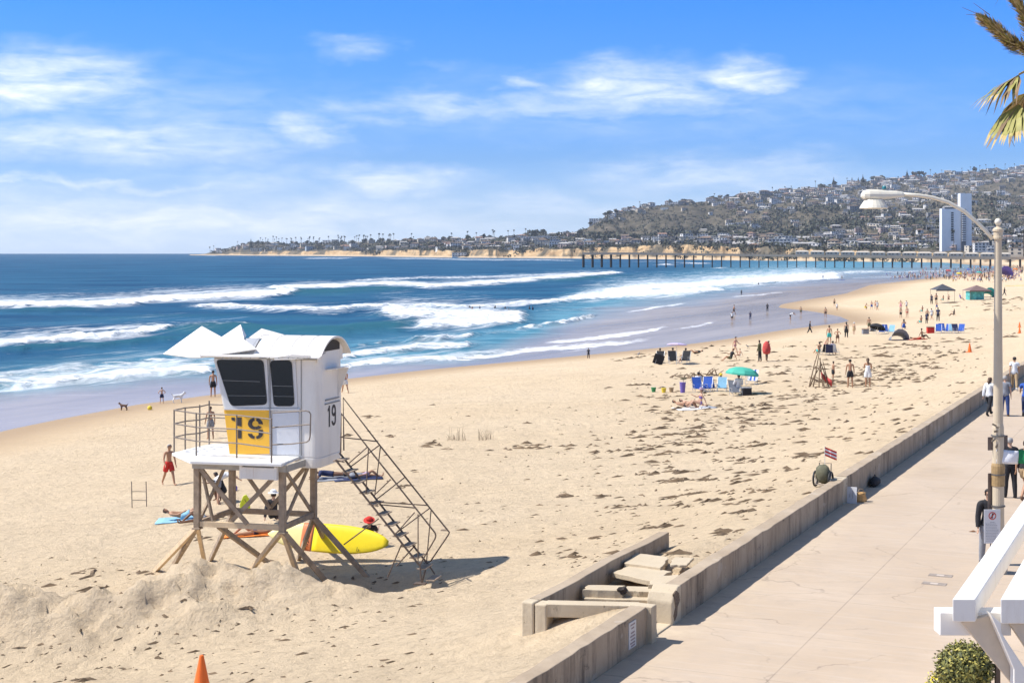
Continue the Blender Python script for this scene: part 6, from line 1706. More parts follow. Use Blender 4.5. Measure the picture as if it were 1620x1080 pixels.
# -- middle of the beach
put_person(931, 567, STAND, 'lone child standing at the edge of the wet sand mid picture', 200, .6, skin='tan', hair='dark', wear=(('wetsuit', 'black'),))
put_person(1163, 561, WALK2, 'woman in a pale swimsuit walking along the water above the green umbrella', 60, 1.0, skin='light', hair='dark', wear=(('swim_briefs', 'pink'), ('bikini_top', 'pink')))
put_person(1156, 571, dict(SITG, lean=-20), 'person in black leaning back on the sand above the green umbrella', 285, 1.0, skin='tan', hair='dark', wear=(('shirt', 'black'), ('shorts', 'olive')))
put_person(1170, 565, SITG, 'pale child sitting on the sand behind the person in black', 300, .7, skin='light', hair='dark', wear=(('swim_briefs', 'white'),))
put_person(1202, 572, STAND, 'person in long dark clothes holding a green bag next to the red towel', 250, 1.0, skin='brown', hair='dark', wear=(('trousers', 'black'), ('long_shirt', 'olive')))
rt = put_person(1213, 571, dict(STAND, lean=14), 'person wrapped in a big red towel mid beach', 120, .95, skin='tan', hair='dark', wear=(('trousers', 'brown'),))
mb = MB(); mb.lathe((0, .02, .62), [(.26, 0), (.34, .18), (.36, .45), (.27, .85), (.10, 1.05), (.001, 1.08)], 14); mb.build('towel', mat('towel_red', (.52, .07, .06), .9, var=.2, vscale=5), rt, smooth=True)
put_person(1345, 613, STAND, 'shirtless man in black shorts standing among the kelp left of the woman in white', 190, 1.0, skin='tan', hair='dark', wear=(('shorts', 'black'),), detail=1)
put_person(1373, 612, CROSSD, 'woman in a long white skirt standing among the kelp', 185, 1.02, skin='tan', hair='brown', wear=(('dress', 'white'),), detail=1, longhair=True)
put_person(1142, 615, SITC, 'child in a yellow hat sitting in the blue group under the umbrella', 160, .8, skin='light', hair='dark', wear=(('shirt', 'blue'),), hat=('brim', 'yellow'))
put_person(1167, 624, SITC, 'person in a loose white shirt sitting under the green umbrella', 200, 1.05, skin='tan', hair='dark', wear=(('long_shirt', 'white'), ('trousers', 'white')))
put_person(1106, 618, SITC, 'dark haired person sitting in the leftmost blue chair', 170, 1.0, skin='tan', hair='dark', wear=(('shirt', 'white'),))
put_person(1084, 645, LIEK, 'leftmost of the three sunbathers lying below the blue chairs', 75, 1.0, skin='tan', hair='dark', wear=(('swim_briefs', 'black'), ('bikini_top', 'black')))
put_person(1095, 643, LIEK, 'middle one of the sunbathers lying below the blue chairs', 78, 1.0, skin='light', hair='brown', wear=(('swim_briefs', 'navy'), ('bikini_top', 'navy')))
put_person(1108, 645, SITG, 'sunbather in a mauve hat propped up below the blue chairs', 275, 1.0, skin='light', hair='brown', wear=(('bikini_top', 'purple'), ('swim_briefs', 'purple')), hat=('brim', 'mauve'))
put_person(1043, 572, SITC, 'person in the leftmost dark chair of the group by the lilac umbrella', 200, 1.0, skin='brown', hair='dark', wear=(('shirt', 'black'), ('shorts', 'black')))
put_person(1065, 572, SITC, 'person in the middle dark chair of the group by the lilac umbrella', 170, 1.0, skin='tan', hair='dark', wear=(('shirt', 'navy'), ('shorts', 'grey')))
put_person(1083, 573, SITC, 'person in the right dark chair of the group by the lilac umbrella', 210, 1.0, skin='tan', hair='dark', wear=(('shirt', 'black'), ('shorts', 'navy')))
put_person(1100, 560, LIEK, 'sunbather in black lying right of the lilac umbrella group', 260, 1.0, skin='tan', hair='dark', wear=(('shirt', 'black'),))
put_person(1312, 544, STAND, 'shirtless man in teal shorts standing at the tip of the wet sand', 180, 1.05, skin='tan', hair='dark', wear=(('shorts', 'teal'),))
put_person(1325, 543, HIPS, 'thin boy in dark shorts right of the man in teal shorts', 170, .85, skin='tan', hair='brown', wear=(('shorts', 'brown'),))
put_person(1339, 534, STAND, 'woman in a long black dress near the wet sand tip', 180, 1.0, skin='light', hair='dark', wear=(('dress', 'black'), ('trousers', 'black')), longhair=True)
put_person(1351, 529, STAND, 'person in a white hat and beige clothes right of the woman in black', 150, .8, skin='light', hair='brown', wear=(('dress', 'tan'),), hat=('brim', 'white'))
put_person(1305, 549, CROUCH, 'child crouching in front of the man in teal shorts', 60, .7, skin='light', hair='blond', wear=(('swim_briefs', 'pink'),))
put_person(1375, 524, STAND, 'shirtless man in olive shorts left of the blue chair group', 200, 1.0, skin='tan', hair='dark', wear=(('shorts', 'olive'),))
put_person(1430, 521, SITG, 'woman in a blue skirt sitting behind the grey shade tent', 180, 1.15, skin='tan', hair='dark', wear=(('dress', 'blue'),), longhair=True)
put_person(1459, 536, SITG, 'person sitting beside the red towel below the blue chairs', 90, 1.0, skin='brown', hair='dark', wear=(('shorts', 'black'),))
put_person(1509, 500, SITG, 'lone dark figure sitting on the open sand right of the standing group', 250, 1.0, skin='brown', hair='dark', wear=(('shirt', 'black'),))
put_person(1589, 468, WALK, 'lone dark figure walking right of the lamp post', 100, 1.0, skin='brown', hair='dark', wear=(('trousers', 'black'), ('shirt', 'black')))
WB = 'person wading on the thin water, '
wade = [(1161, 498, WALK, 'black shorts and pale back, topmost left of the waders', 'black', 1.0, 100), (1158, 508, STAND, 'white dress, just below the leftmost wader', 'white', .8, 180), (1187, 506, STAND, 'dark suit, second column from the left', 'navy', .75, 180),
        (1214, 493, STAND, 'dark suit, furthest out in the middle', 'black', .85, 180), (1250, 506, BENDP, 'white shirt and black shorts, bending', 'white', .9, 90), (1267, 498, STAND, 'thin and shirtless, middle of the shallow pool', 'olive', .8, 180),
        (1281, 530, WALK, 'all in black with legs apart, nearest the camera', 'black', 1.05, 80), (1306, 502, STAND, 'brown back and dark shorts, right side of the pool', 'brown', .95, 180), (1173, 467, STAND, 'dark suit, alone near the foam', 'black', .75, 180)]
for (px, py, P, lb, c, sc, rz) in wade:
    put_person(px, py, P, 'wader with ' + lb, rz, sc, z=0.02, skin='tan', hair='dark', wear=((('wetsuit', c),) if c in ('navy',) or 'all in' in lb or 'suit' in lb else (('shirt', c), ('shorts', 'black')) if c == 'white' else (('shorts', c),)))
# templates for the rest of the beach; copies share their meshes
TPL = []
for P, kw, ds in ((STAND, dict(skin='tan', hair='dark', wear=(('shorts', 'black'),)), 'shirtless man in black shorts'), (WALK, dict(skin='light', hair='brown', wear=(('shorts', 'blue'),)), 'shirtless man in blue shorts'),
                  (STAND, dict(skin='light', hair='blond', wear=(('swim_briefs', 'red'), ('bikini_top', 'red'))), 'woman in a red bikini'), (WALK2, dict(skin='tan', hair='dark', wear=(('shorts', 'grey'), ('shirt', 'white'))), 'man in a white shirt'),
                  (STAND, dict(skin='brown', hair='dark', wear=(('trousers', 'black'), ('shirt', 'navy'))), 'person in dark clothes'), (HIPS, dict(skin='tan', hair='brown', wear=(('dress', 'pink'),)), 'woman in a pink dress'),
                  (SITG, dict(skin='tan', hair='dark', wear=(('shorts', 'teal'),)), 'seated person in teal shorts'), (SITG, dict(skin='light', hair='blond', wear=(('swim_briefs', 'black'), ('bikini_top', 'black'))), 'seated woman in a black bikini'),
                  (LIEP, dict(skin='tan', hair='dark', wear=(('shorts', 'red'),)), 'sunbather in red shorts'), (CROUCH, dict(skin='tan', hair='dark', wear=(('shorts', 'yellow'),)), 'crouching person in yellow shorts'), (WALK, dict(skin='brown', hair='dark', wear=(('wetsuit', 'black'),)), 'person in a black wetsuit'), (SITC, dict(skin='light', hair='dark', wear=(('shirt', 'purple'),)), 'seated person in a purple shirt')):
    o = make_person(P, **kw); TPL.append([o, ds, False])
def clone_person(k, g, rz, sc, label, group=None):
    o, ds, used_ = TPL[k]
    if not used_: TPL[k][2] = True; c = o
    else:
        c = copy_tree(o)
    c.location = (g.x, g.y, g.z - .02); c.rotation_euler = (0, 0, R(rz)); c.scale = (sc, sc, sc); tag(c, label, 'person', group); return c
named = [(4, 1474, 481, 185, 1, 'leftmost of the two dark figures below the black canopy'), (0, 1481, 480, 170, 1.05, 'taller dark figure standing below the black canopy'), (6, 1492, 476, 200, 1, 'left seated figure beside the black canopy shade'), (7, 1501, 475, 170, 1, 'right seated figure beside the black canopy shade'), (11, 1520, 475, 100, 1, 'seated figure between the two canopies'),
         (0, 1467, 507, 180, .95, 'leftmost of the four people standing above the red cooler'), (3, 1474, 506, 200, 1, 'pale figure standing above the red cooler'), (4, 1484, 508, 170, 1.05, 'dark figure at the right of the four above the red cooler'), (1, 1482, 490, 190, .8, 'figure behind the four people above the red cooler'), (6, 1457, 512, 200, 1, 'seated figure left of the red cooler'), (4, 1466, 512, 150, .8, 'dark figure directly behind the red cooler'),
         (5, 1425, 490, 160, .95, 'upper left one of the two pairs standing left of the canopy'), (2, 1435, 503, 180, 1.0, 'woman in red lower right of the two pairs standing left of the canopy'), (0, 1425, 503, 180, .9, 'dark figure lower left of the two pairs left of the canopy'), (3, 1434, 489, 190, .9, 'upper right one of the two pairs left of the canopy'),
         (9, 1368, 490, 90, 1, 'figure bending over on the sand spit'), (1, 1379, 490, 180, .9, 'left one of the trio on the sand spit'), (2, 1385, 489, 170, .9, 'middle one of the trio on the sand spit'), (3, 1388, 491, 200, 1, 'right one of the trio on the sand spit'),
         (0, 1320, 484, 180, .8, 'upper figure of the pair at the root of the pool'), (3, 1324, 491, 170, .8, 'lower white figure of the pair at the root of the pool'), (8, 1452, 537, 90, 1, 'sunbather on the red towel below the blue chairs'), (6, 1459, 494, 200, 1, 'seated figure alone above the blue chairs'),
         (4, 1302, 441, 180, .9, 'paddler standing on the left blue board near the pier'), (0, 1332, 442, 180, .9, 'paddler standing on the right blue board near the pier'), (0, 1318, 603, 100, .75, 'child beside the driftwood teepee'), (6, 1296, 560, 200, 1, 'left seated figure in the dark chairs above the teepee'), (11, 1318, 561, 160, 1, 'right seated figure in the dark chairs above the teepee')]
for (k, px, py, rz, sc, lb) in named:
    g = GS(px, py); clone_person(k, g, rz, sc, lb)
# bathers among the breakers: only heads and shoulders above the water
for i, (px, py) in enumerate([(743, 489), (747, 490), (759, 489), (783, 488), (799, 490), (805, 493), (843, 490), (838, 489), (1084, 465), (1190, 449), (1200, 450), (1226, 448), (946, 441)]):
    g = G(px, py, 0); g.z = -1.05; nm_ = ['first', 'second', 'third', 'fourth', 'fifth', 'sixth', 'eighth', 'seventh'][i] if i < 8 else None
    clone_person((10, 0, 4, 10)[i % 4], g, 40 * i, 1.0, ('%s bather from the left in the white water mid picture' % nm_) if nm_ else ['lone bather in the long foam band', 'left bather in front of the far foam', 'middle bather in front of the far foam', 'right bather in front of the far foam', 'surfer near the far left breaker end'][i - 8])
# the crowd towards the pier
rnd = random.Random(21)
crowd = []; PEND2 = []
for i in range(215):
    for _ in range(30):
        px = rnd.triangular(1385, 1622, 1600) if i > 30 else rnd.uniform(1400, 1500); lo = 424 + (1622 - px) * .045; py = rnd.uniform(lo, 447 if px > 1500 else 443)
        g = GS(px, py)
        if all(abs(px - c[0]) + 2 * abs(py - c[1]) > 2.0 for c in crowd): break
    crowd.append((px, py)); k = rnd.choice([0, 0, 1, 2, 3, 3, 4, 4, 5, 6, 7, 9, 10, 11])
    where = 'in the shallows below the pier' if px < 1480 else 'in the left part of the crowd' if px < 1530 else 'in the crowd left of the lamp post' if px < 1570 else 'in the crowd right of the lamp post'
    col_ = ['far left edge', 'left edge', 'left side', 'left middle', 'middle', 'right middle', 'right side', 'right edge', 'far right edge'][min(8, int((px - 1385) / 27))]
    row_ = 'at the back' if py < 432 else 'in the middle rows' if py < 440 else 'at the front'
    o_ = clone_person(k, g, rnd.uniform(0, 360), rnd.uniform(.85, 1.05), 'x', 'far crowd by the pier'); PEND2.append((px, o_, '%s %s, crowd %s' % (TPL[k][1], row_, col_)))
by = {}
for px, o_, l_ in PEND2: by.setdefault(l_, []).append((px, o_))
for l_, L_ in by.items():
    L_.sort(key=lambda q: q[0])
    for i, (px, o_) in enumerate(L_): o_['label'] = 'tiny ' + l_ if len(L_) == 1 else ORD[min(i, 9)] + ' tiny ' + l_
# beyond the people one can tell apart, the crowd by the pier is a mass
CM = MB(); cmats = []
def add_mesh_to(mb, me, M):
    mi = []
    for mm in me.materials:
        if mm not in cmats: cmats.append(mm)
        mi.append(cmats.index(mm))
    o0 = len(mb.v); mb.v.extend([tuple(M @ v.co) for v in me.vertices]); mb.f.extend([tuple(i + o0 for i in p_.vertices) for p_ in me.polygons]); mb.mi.extend([mi[p_.material_index]  for p_ in me.polygons])
rnd = random.Random(5)
for i in range(240):
    px = rnd.triangular(1430, 1626, 1600); lo = 421 + (1626 - px) * .03; py = rnd.uniform(lo, 441)
    g = GS(px, py); t_ = TPL[rnd.choice([0, 1, 2, 3, 3, 4, 5, 6, 7, 9])][0]
    M = Matrix.Translation(g) @ Matrix.Rotation(rnd.uniform(0, 6.28), 4, 'Z')
    add_mesh_to(CM, t_.data, M)
    for ch in t_.children: add_mesh_to(CM, ch.data, M)
me = bpy.data.meshes.new('distant_crowd'); me.from_pydata(CM.v, [], CM.f); me.polygons.foreach_set('material_index', CM.mi)
for mm in cmats: me.materials.append(mm)
o_ = bpy.data.objects.new('distant_crowd', me); COL.objects.link(o_); tag(o_, 'dense crowd of bathers on the sand at the foot of the pier', 'crowd', None, 'stuff')
for t_ in TPL:
    if not t_[2]: 
        for ch in list(t_[0].children): bpy.data.objects.remove(ch, do_unlink=True)
        bpy.data.objects.remove(t_[0], do_unlink=True)
# ------------------------------------------------------------------ things people brought, kelp and driftwood
def fab_umbrella(name, px, py, rad, h, colr, label, tilt=(0, 0), ribs=8, drop=.28, col2=None, cat_='beach umbrella', g=None):
    g = g or GS(px, py); r = empty(name, g, 0, label, cat_)
    top = Vector((math.sin(tilt[0]) * h, math.sin(tilt[1]) * h, h))
    M = Matrix.Rotation(tilt[0], 3, 'Y') @ Matrix.Rotation(-tilt[1], 3, 'X')
    mb = MB(); mb.tube([(0, 0, -.2), top * .6, top + M @ Vector((0, 0, .02))], .018, 6); mb.build('pole', mat('pole_white', (.6, .6, .58), .4), r)
    V = []; Fs = []; MI = []; n = ribs * 3; rings = [(0.0, 0), (.45, -.10), (.8, -.45), (1.0, -.95), (1.0, -1.25)]
    for j, (q, dz) in enumerate(rings):
        for k in range(n):
            a = 2 * math.pi * k / n; sc_ = 1 - .045 * (1 if k % 3 else 0) * q
            V.append(top + M @ Vector((math.cos(a) * rad * q * sc_, math.sin(a) * rad * q * sc_, dz * drop * rad * .9 - (.02 if k % 3 and j == 3 else 0))))
    for j in range(len(rings) - 1):
        for k in range(n): Fs.append((j * n + k, j * n + (k + 1) % n, (j + 1) * n + (k + 1) % n, (j + 1) * n + k)); MI.append((k // 3) % 2 if col2 else 0)
    mb = MB(); mb.v = [tuple(v) for v in V]; mb.f = Fs; mb.mi = MI
    c_ = mb.build('canopy', [cm(colr) if isinstance(colr, str) else colr] + ([cm(col2)] if col2 else []), r)
    so_ = c_.modifiers.new('t', 'SOLIDIFY'); so_.thickness = .006
    mb = MB()
    for k in range(ribs):
        a = 2 * math.pi * k / ribs; mb.tube([top + M @ Vector((0, 0, -.03)), top + M @ Vector((math.cos(a) * rad * .8, math.sin(a) * rad * .8, -.47 * drop * rad * .9 - .02)), top + M @ Vector((math.cos(a) * rad, math.sin(a) * rad, -.98 * drop * rad * .9))], .006, 4)
    mb.build('ribs', MATS['pole_white'], r); return r
UG = mat('umbrella_green', (.06, .42, .31), .75, var=.06)
fab_umbrella('beach_umbrella', 1171, 623, 1.0, 1.62, UG, 'sea green beach umbrella over the blue chairs mid beach', (.10, .02), drop=.42)
fab_umbrella('beach_umbrella', 1070, 577, .82, 1.75, mat('umbrella_lilac', (.50, .42, .62), .75, var=.06), 'pale lilac beach umbrella tilted over the dark chairs', (.04, .1), drop=.20)
fab_umbrella('beach_umbrella', 1386, 529, .9, 1.15, 'black', 'small dark umbrella beside the blue chairs on the far beach', (.3, .2), drop=.5)
fab_umbrella('beach_umbrella', 1592, 437, 1.3, 2.3, 'white', 'small white umbrella in the crowd right of the lamp post', (.1, .1), drop=.4)
for (px, py, c, lb) in ((1500, 434, 'red', 'red umbrella in the far crowd, leftmost'), (1532, 432, 'blue', 'blue umbrella in the far crowd left of the lamp post'), (1549, 438, 'teal', 'teal umbrella in the far crowd beside the lamp post'), (1606, 432, 'orange', 'orange umbrella in the far crowd, rightmost'), (1517, 440, 'yellow', 'yellow umbrella in the far crowd above the two canopies')):
    fab_umbrella('beach_umbrella', px, py, 1.15, 2.1, c, lb, (.1, .05), drop=.4)
def beach_chair(px, py, colr, label, rz=180, col2=None, sc=1.0, group=None):
    g = GS(px, py); r = empty('beach_chair', g, R(rz) - math.atan2(g.x, g.y), label, 'beach chair', group); r.scale = (sc,) * 3
    fr = mat('chair_tube', (.55, .55, .55), .35, metal=.6)
    mb = MB()
    for s_ in (-.28, .28): mb.tube([(s_, -.32, 0), (s_, .22, .02), (s_, .30, .22), (s_, -.30, .26)], .014, 5); mb.tube([(s_, .18, .20), (s_, .52, .84)], .014, 5); mb.tube([(s_, -.30, .26), (s_, -.32, 0)], .014, 5)
    mb.build('frame', fr, r)
    mb = MB(); mb.bar((-.27, -.28, .24), (-.27, -.28, .241), .01); 
    V = [(-.27, -.30, .25), (.27, -.30, .25), (.27, -.05, .20), (-.27, -.05, .20), (.27, .2, .22), (-.27, .2, .22)]; mb = MB(); mb.add(V, [(0, 1, 2, 3), (3, 2, 4, 5)]); o_ = mb.build('seat', cm(colr), r); o_.modifiers.new('t', 'SOLIDIFY').thickness = .01
    for k in range(5):
        x0, x1 = -.27 + k * .108, -.27 + (k + 1) * .108
        if not col2 and k: continue
        if not col2: x1 = .27
        mb = MB(); mb.add([(x0, .2, .22), (x1, .2, .22), (x1, .36, .50), (x0, .36, .50), (x1, .52, .84), (x0, .52, .84)], [(0, 1, 2, 3), (3, 2, 4, 5)]); o_ = mb.build('back_stripe' if col2 else 'backrest', cm(col2 if (col2 and k % 2) else colr), r); o_.modifiers.new('t', 'SOLIDIFY').thickness = .01
    mb = MB()
    for s_ in (-.30, .30): mb.box((s_, 0, .44), (.05, .42, .02)); mb.tube([(s_, -.15, .25), (s_, -.15, .43)], .01, 4); mb.tube([(s_, .2, .24), (s_, .28, .43)], .01, 4)
    mb.build('armrest', fr, r); return r
beach_chair(1105, 620, 'blue', 'royal blue beach chair second from the left in the umbrella group', 15, sc=1.05)
beach_chair(1118, 620, 'blue', 'royal blue beach chair in the middle of the umbrella group', -10, sc=1.05)
beach_chair(1125, 619, 'blue', 'royal blue beach chair touching the middle one in the umbrella group', 20, sc=1.05)
beach_chair(1142, 619, 'light blue', 'pale blue beach chair under the child in the yellow hat', -5)
beach_chair(1164, 626, 'grey', 'grey beach chair under the person in the loose white shirt', 20, sc=1.05)
beach_chair(1189, 608, 'white', 'white and blue striped beach chair right of the green umbrella', -15, 'blue', sc=1.1)
for px, lb, rz in ((1043, 'left', 170), (1065, 'middle', 190), (1083, 'right', 160)): beach_chair(px, 575, 'black', '%s black beach chair of the group by the lilac umbrella' % lb, rz + 180, sc=1.2)
mb = MB(); g = GS(1042, 577); dc = empty('windbreak', g, .2, 'dark square windbreak standing left of the lilac umbrella group', 'windbreak'); mb.box((0, 0, .45), (.85, .03, .8), (.1, .3, 0)); mb.build('cloth', cm('black'), dc); mb = MB(); mb.tube([(-.3, 0, 0), (-.1, 0, .95)], .012, 4); mb.build('stick', MATS['pole_white'], dc)
for i, (px, py, c) in enumerate(((1380, 527, 'black'), (1395, 528, 'blue'), (1402, 527, 'blue'), (1409, 528, 'light blue'), (1485, 527, 'blue'), (1492, 526, 'blue'), (1499, 527, 'blue'), (1506, 527, 'light blue'), (1513, 527, 'navy'), (1519, 527, 'blue'))):
    grp = 'left' if i < 4 else 'right'; j = i if i < 4 else i - 4
    beach_chair(px, py, c, '%s beach chair, %s from the left of the far %s row' % (c, ['first', 'second', 'third', 'fourth', 'fifth', 'sixth'][j], grp), 20 * (i % 3) - 20, sc=1.15, group='chairs in rows on the far beach')
for i, (px, py, c) in enumerate(((1305, 561, 'black'), (1312, 562, 'navy'), (1320, 561, 'white'))): beach_chair(px, py, c, '%s beach chair in the little row above the driftwood teepee' % c, 200 - 20 * i, sc=1.1)
def boxthing(name, px, py, dims, colr, label, cat_, rz=0, lid=None, g=None, tilt=0):
    g = g or GS(px, py); r = empty(name, g, rz, label, cat_); mb = MB(); mb.box((0, 0, dims[2] / 2), dims, (tilt, 0, 0)); mb.build('body', colr if not isinstance(colr, str) else cm(colr), r, bevel=.02)
    if lid: mb = MB(); mb.box((0, 0, dims[2] + .03), (dims[0] + .03, dims[1] + .03, .06)); mb.build('lid', cm(lid), r, bevel=.02)
    mb = MB(); mb.tube([(-dims[0] / 2, 0, dims[2] * .8), (-dims[0] / 2 - .04, 0, dims[2] + .12), (dims[0] / 2 + .04, 0, dims[2] + .12), (dims[0] / 2, 0, dims[2] * .8)], .012, 5); mb.build('handle', RUBBER, r); return r
boxthing('cooler', 1472, 527, (.75, .5, .62), 'red', 'red cooler box at the left end of the far row of blue chairs', 'cooler', 0, 'brown')
boxthing('cooler', 1181, 625, (.55, .4, .42), 'black', 'black crate beside the person in the loose white shirt', 'crate', .1, 'grey')
boxthing('cooler', 1369, 528, (.7, .5, .5), 'grey', 'grey box left of the far chairs by the small dark umbrella', 'box', .1, 'brown')
def bucket(px, py, colr, label, s_=1.0, h=.24):
    g = GS(px, py); r = empty('bucket', g, 0, label, 'bucket'); r.scale = (s_,) * 3; mb = MB(); mb.lathe((0, 0, 0), [(.10, 0), (.14, h), (.15, h), (.15, h + .02)], 12); mb.build('body', cm(colr), r, smooth=False); mb = MB(); mb.tube([(-.15, 0, h), (-.1, 0, h + .12), (.1, 0, h + .12), (.15, 0, h)], .008, 4); mb.build('handle', MATS['pole_white'], r); return r
bucket(1034, 620, 'green', 'small green sand bucket, leftmost of the three buckets', 1.1); bucket(1050, 621, 'yellow', 'yellow sand bucket in the middle of the three', 1.1); bucket(1062, 620, 'tan', 'tan sand bucket nearest the blue chairs', 1.1); bucket(1080, 621, 'purple', 'tall violet bin with a pole left of the blue chairs', 1.35, .45)
g = GS(1081, 621); st_ = empty('sunshade_pole', g, 0, 'thin dark pole with a small flat top standing by the violet bin', 'pole'); mb = MB(); mb.tube([(0, 0, 0), (0, 0, .85)], .015, 5); mb.build('shaft', TIMBER, st_); mb = MB(); mb.ico((0, 0, .86), .17, 2, .2, 3, sq=(1.3, .6, .3)); mb.build('top', cm('olive'), st_)
# towels
def towel(px, py, w, l, colr, label, rz=0.0, name='towel'):
    g = GS(px, py); mb = MB(); n = 6; V = []
    for j in range(n + 1):
        for i in range(n + 1):
            x = (i / n - .5) * w; y = (j / n - .5) * l; c, s_ = math.cos(rz), math.sin(rz); X = g.x + x * c - y * s_; Y = g.y + x * s_ + y * c
            V.append((x, y, ZS(X, Y) - g.z + .03 + .01 * math.sin(i * 2 + j)))
    mb.add(V, [(j * (n + 1) + i, j * (n + 1) + i + 1, (j + 1) * (n + 1) + i + 1, (j + 1) * (n + 1) + i) for j in range(n) for i in range(n)])
    o_ = mb.build(name, cm(colr) if isinstance(colr, str) else colr, None, smooth=True); o_.modifiers.new('t', 'SOLIDIFY').thickness = .012
    o_.location = g; o_.rotation_euler = (0, 0, rz); tag(o_, label, 'towel')
towel(1098, 646, 2.2, 1.4, 'white', 'white towel under the sunbathers below the blue chairs', .2); towel(1450, 537, 1.9, 1.2, 'red', 'red towel spread below the far row of blue chairs', .1); towel(285, 822, 1.6, 1.1, 'light blue', 'light blue towel under the sunbather left of the tower', .1)
towel(566, 757, 1.9, 1.1, 'navy', 'dark blue towel behind the tower stairs', .2); towel(528, 758, 1.5, 1.0, 'grey', 'grey towel beside the dark blue one behind the stairs', .0); towel(395, 846, 1.8, .8, 'orange', 'orange towel beyond the left end of the yellow board', .05); towel(1608, 452, 5.5, 3, 'yellow', 'long yellow sheet spread right of the lamp post far off', 0)
# lime coloured stand-up bag / float behind the tower legs
g = GS(387, 812); kb = empty('bodyboard', g, .2, 'lime yellow bodyboard standing upright in the sand under the tower', 'bodyboard')
mb = MB(); P = [(-.17, 0), (.15, 0), (.20, .2), (.16, .5), (.06, .66), (-.04, .62), (-.16, .35)]; mb.prism([(x, 0, z) for x, z in P], (0, .06, 0)); mb.build('deck', mat('lime', (.62, .70, .03), .5), kb, bevel=.015); mb = MB(); mb.tube([(0, -.01, .5), (.1, -.04, .3), (.05, -.03, .1)], .008, 4); mb.build('leash', RUBBER, kb)
g = GS(370, 776); mb = MB(); mb.ico((0, 0, .1), .14, 3); o_ = mb.build('ball', cm('purple'), None, smooth=True); o_.location = g; tag(o_, 'small purple ball on the sand behind the tower legs', 'ball')
g = GS(237, 648); mb = MB(); mb.ico((0, 0, .12), .16, 3); o_ = mb.build('ball', cm('yellow'), None, smooth=True); o_.location = g; tag(o_, 'yellow ball on the wet edge left of the child', 'ball')
# goal frame of sticks
g = GS(220, 802); gf = empty('stick_frame', g, 0, 'low frame of thin grey sticks standing in the sand at the far left', 'frame'); k_ = g.y / F
mb = MB(); 
for px, top in ((209, 761), (232, 761)): mb = MB(); mb.tube([((px - 220) * k_, 0, -.1), ((px - 221) * k_, 0, (802 - top) * k_)], .018, 5); mb.build('post', GALV, gf)
for py in (777, 791): mb = MB(); mb.tube([(-11.5 * k_, 0, (802 - py) * k_), (12 * k_, 0, (802 - py) * k_)], .012, 5); mb.build('cross_bar', GALV, gf)
# small dogs and birds
def critter(px, py, L, colr, label, name='dog', rz=0, cat_='dog'):
    g = GS(px, py); me = bpy.data.meshes.new(name)
    pts = [(0, 0, .62), (.32, 0, .60), (-.30, 0, .58), (.46, 0, .74), (.58, 0, .86), (.74, 0, .82), (-.46, 0, .74), (-.58, 0, .88)]; ed = [(0, 1), (0, 2), (1, 3), (3, 4), (4, 5), (2, 6), (6, 7)]; rr = [.15, .15, .13, .09, .10, .05, .04, .02]
    for sx, k in ((.30, 1), (-.30, 2)):
        for sy in (-.09, .09):
            n0 = len(pts)
            if sx > 0: pts += [(sx, sy, .42), (sx + .01, sy, .22), (sx + .02, sy, .03), (sx + .08, sy, .02)]
            else: pts += [(sx + .06, sy, .44), (sx - .10, sy, .25), (sx - .05, sy, .04), (sx + .02, sy, .02)]
            ed += [(k, n0), (n0, n0 + 1), (n0 + 1, n0 + 2), (n0 + 2, n0 + 3)]; rr += [.08, .045, .035, .03]
    for sy in (-.05, .05): pts.append((.54, sy, .98)); ed.append((4, len(pts) - 1)); rr.append(.025)
    me.from_pydata(pts, ed, []); o_ = bpy.data.objects.new(name, me); COL.objects.link(o_); sk = o_.modifiers.new('skin', 'SKIN'); sk.use_smooth_shade = True
    for i, r_ in enumerate(rr): me.skin_vertices[0].data[i].radius = (r_, r_)
    me.skin_vertices[0].data[0].use_root = True; su = o_.modifiers.new('s', 'SUBSURF'); su.levels = 1; su.render_levels = 1
    dg = bpy.context.evaluated_depsgraph_get(); dg.update(); nm = bpy.data.meshes.new_from_object(o_.evaluated_get(dg)); bpy.data.objects.remove(o_, do_unlink=True)
    nm.materials.clear(); nm.materials.append(cm(colr)); o2 = bpy.data.objects.new(name, nm); COL.objects.link(o2); o2.location = g; o2.scale = (L,) * 3; o2.rotation_euler = (0, 0, R(rz)); tag(o2, label, cat_)
critter(196, 649, .55, 'brown', 'small brown dog on the wet sand at the far left', rz=170); critter(281, 637, .8, 'white', 'pale dog at the waterline between the child and the tower', rz=20)
def bird(px, py, label, rz=0):
    g = GS(px, py); mb = MB(); mb.tube([(-.20, 0, .17), (-.08, 0, .20), (.06, 0, .24), (.12, 0, .30), (.15, 0, .36), (.20, 0, .36), (.26, 0, .34)], [.01, .06, .07, .04, .035, .03, .006], 7); o_ = mb.build('gull', cm('grey'), None, smooth=True); o_.location = g; o_.rotation_euler = (0, 0, R(rz)); tag(o_, label, 'bird')
    for s_ in (-.02, .02): mb = MB(); mb.tube([(.0, s_, .18), (.0, s_, 0)], .008, 4); mb.build('leg', RUBBER, o_)
bird(1010, 563, 'gull standing on the sand edge right of the lone child', 40); bird(1183, 551, 'gull standing beyond the seated pair', 200)
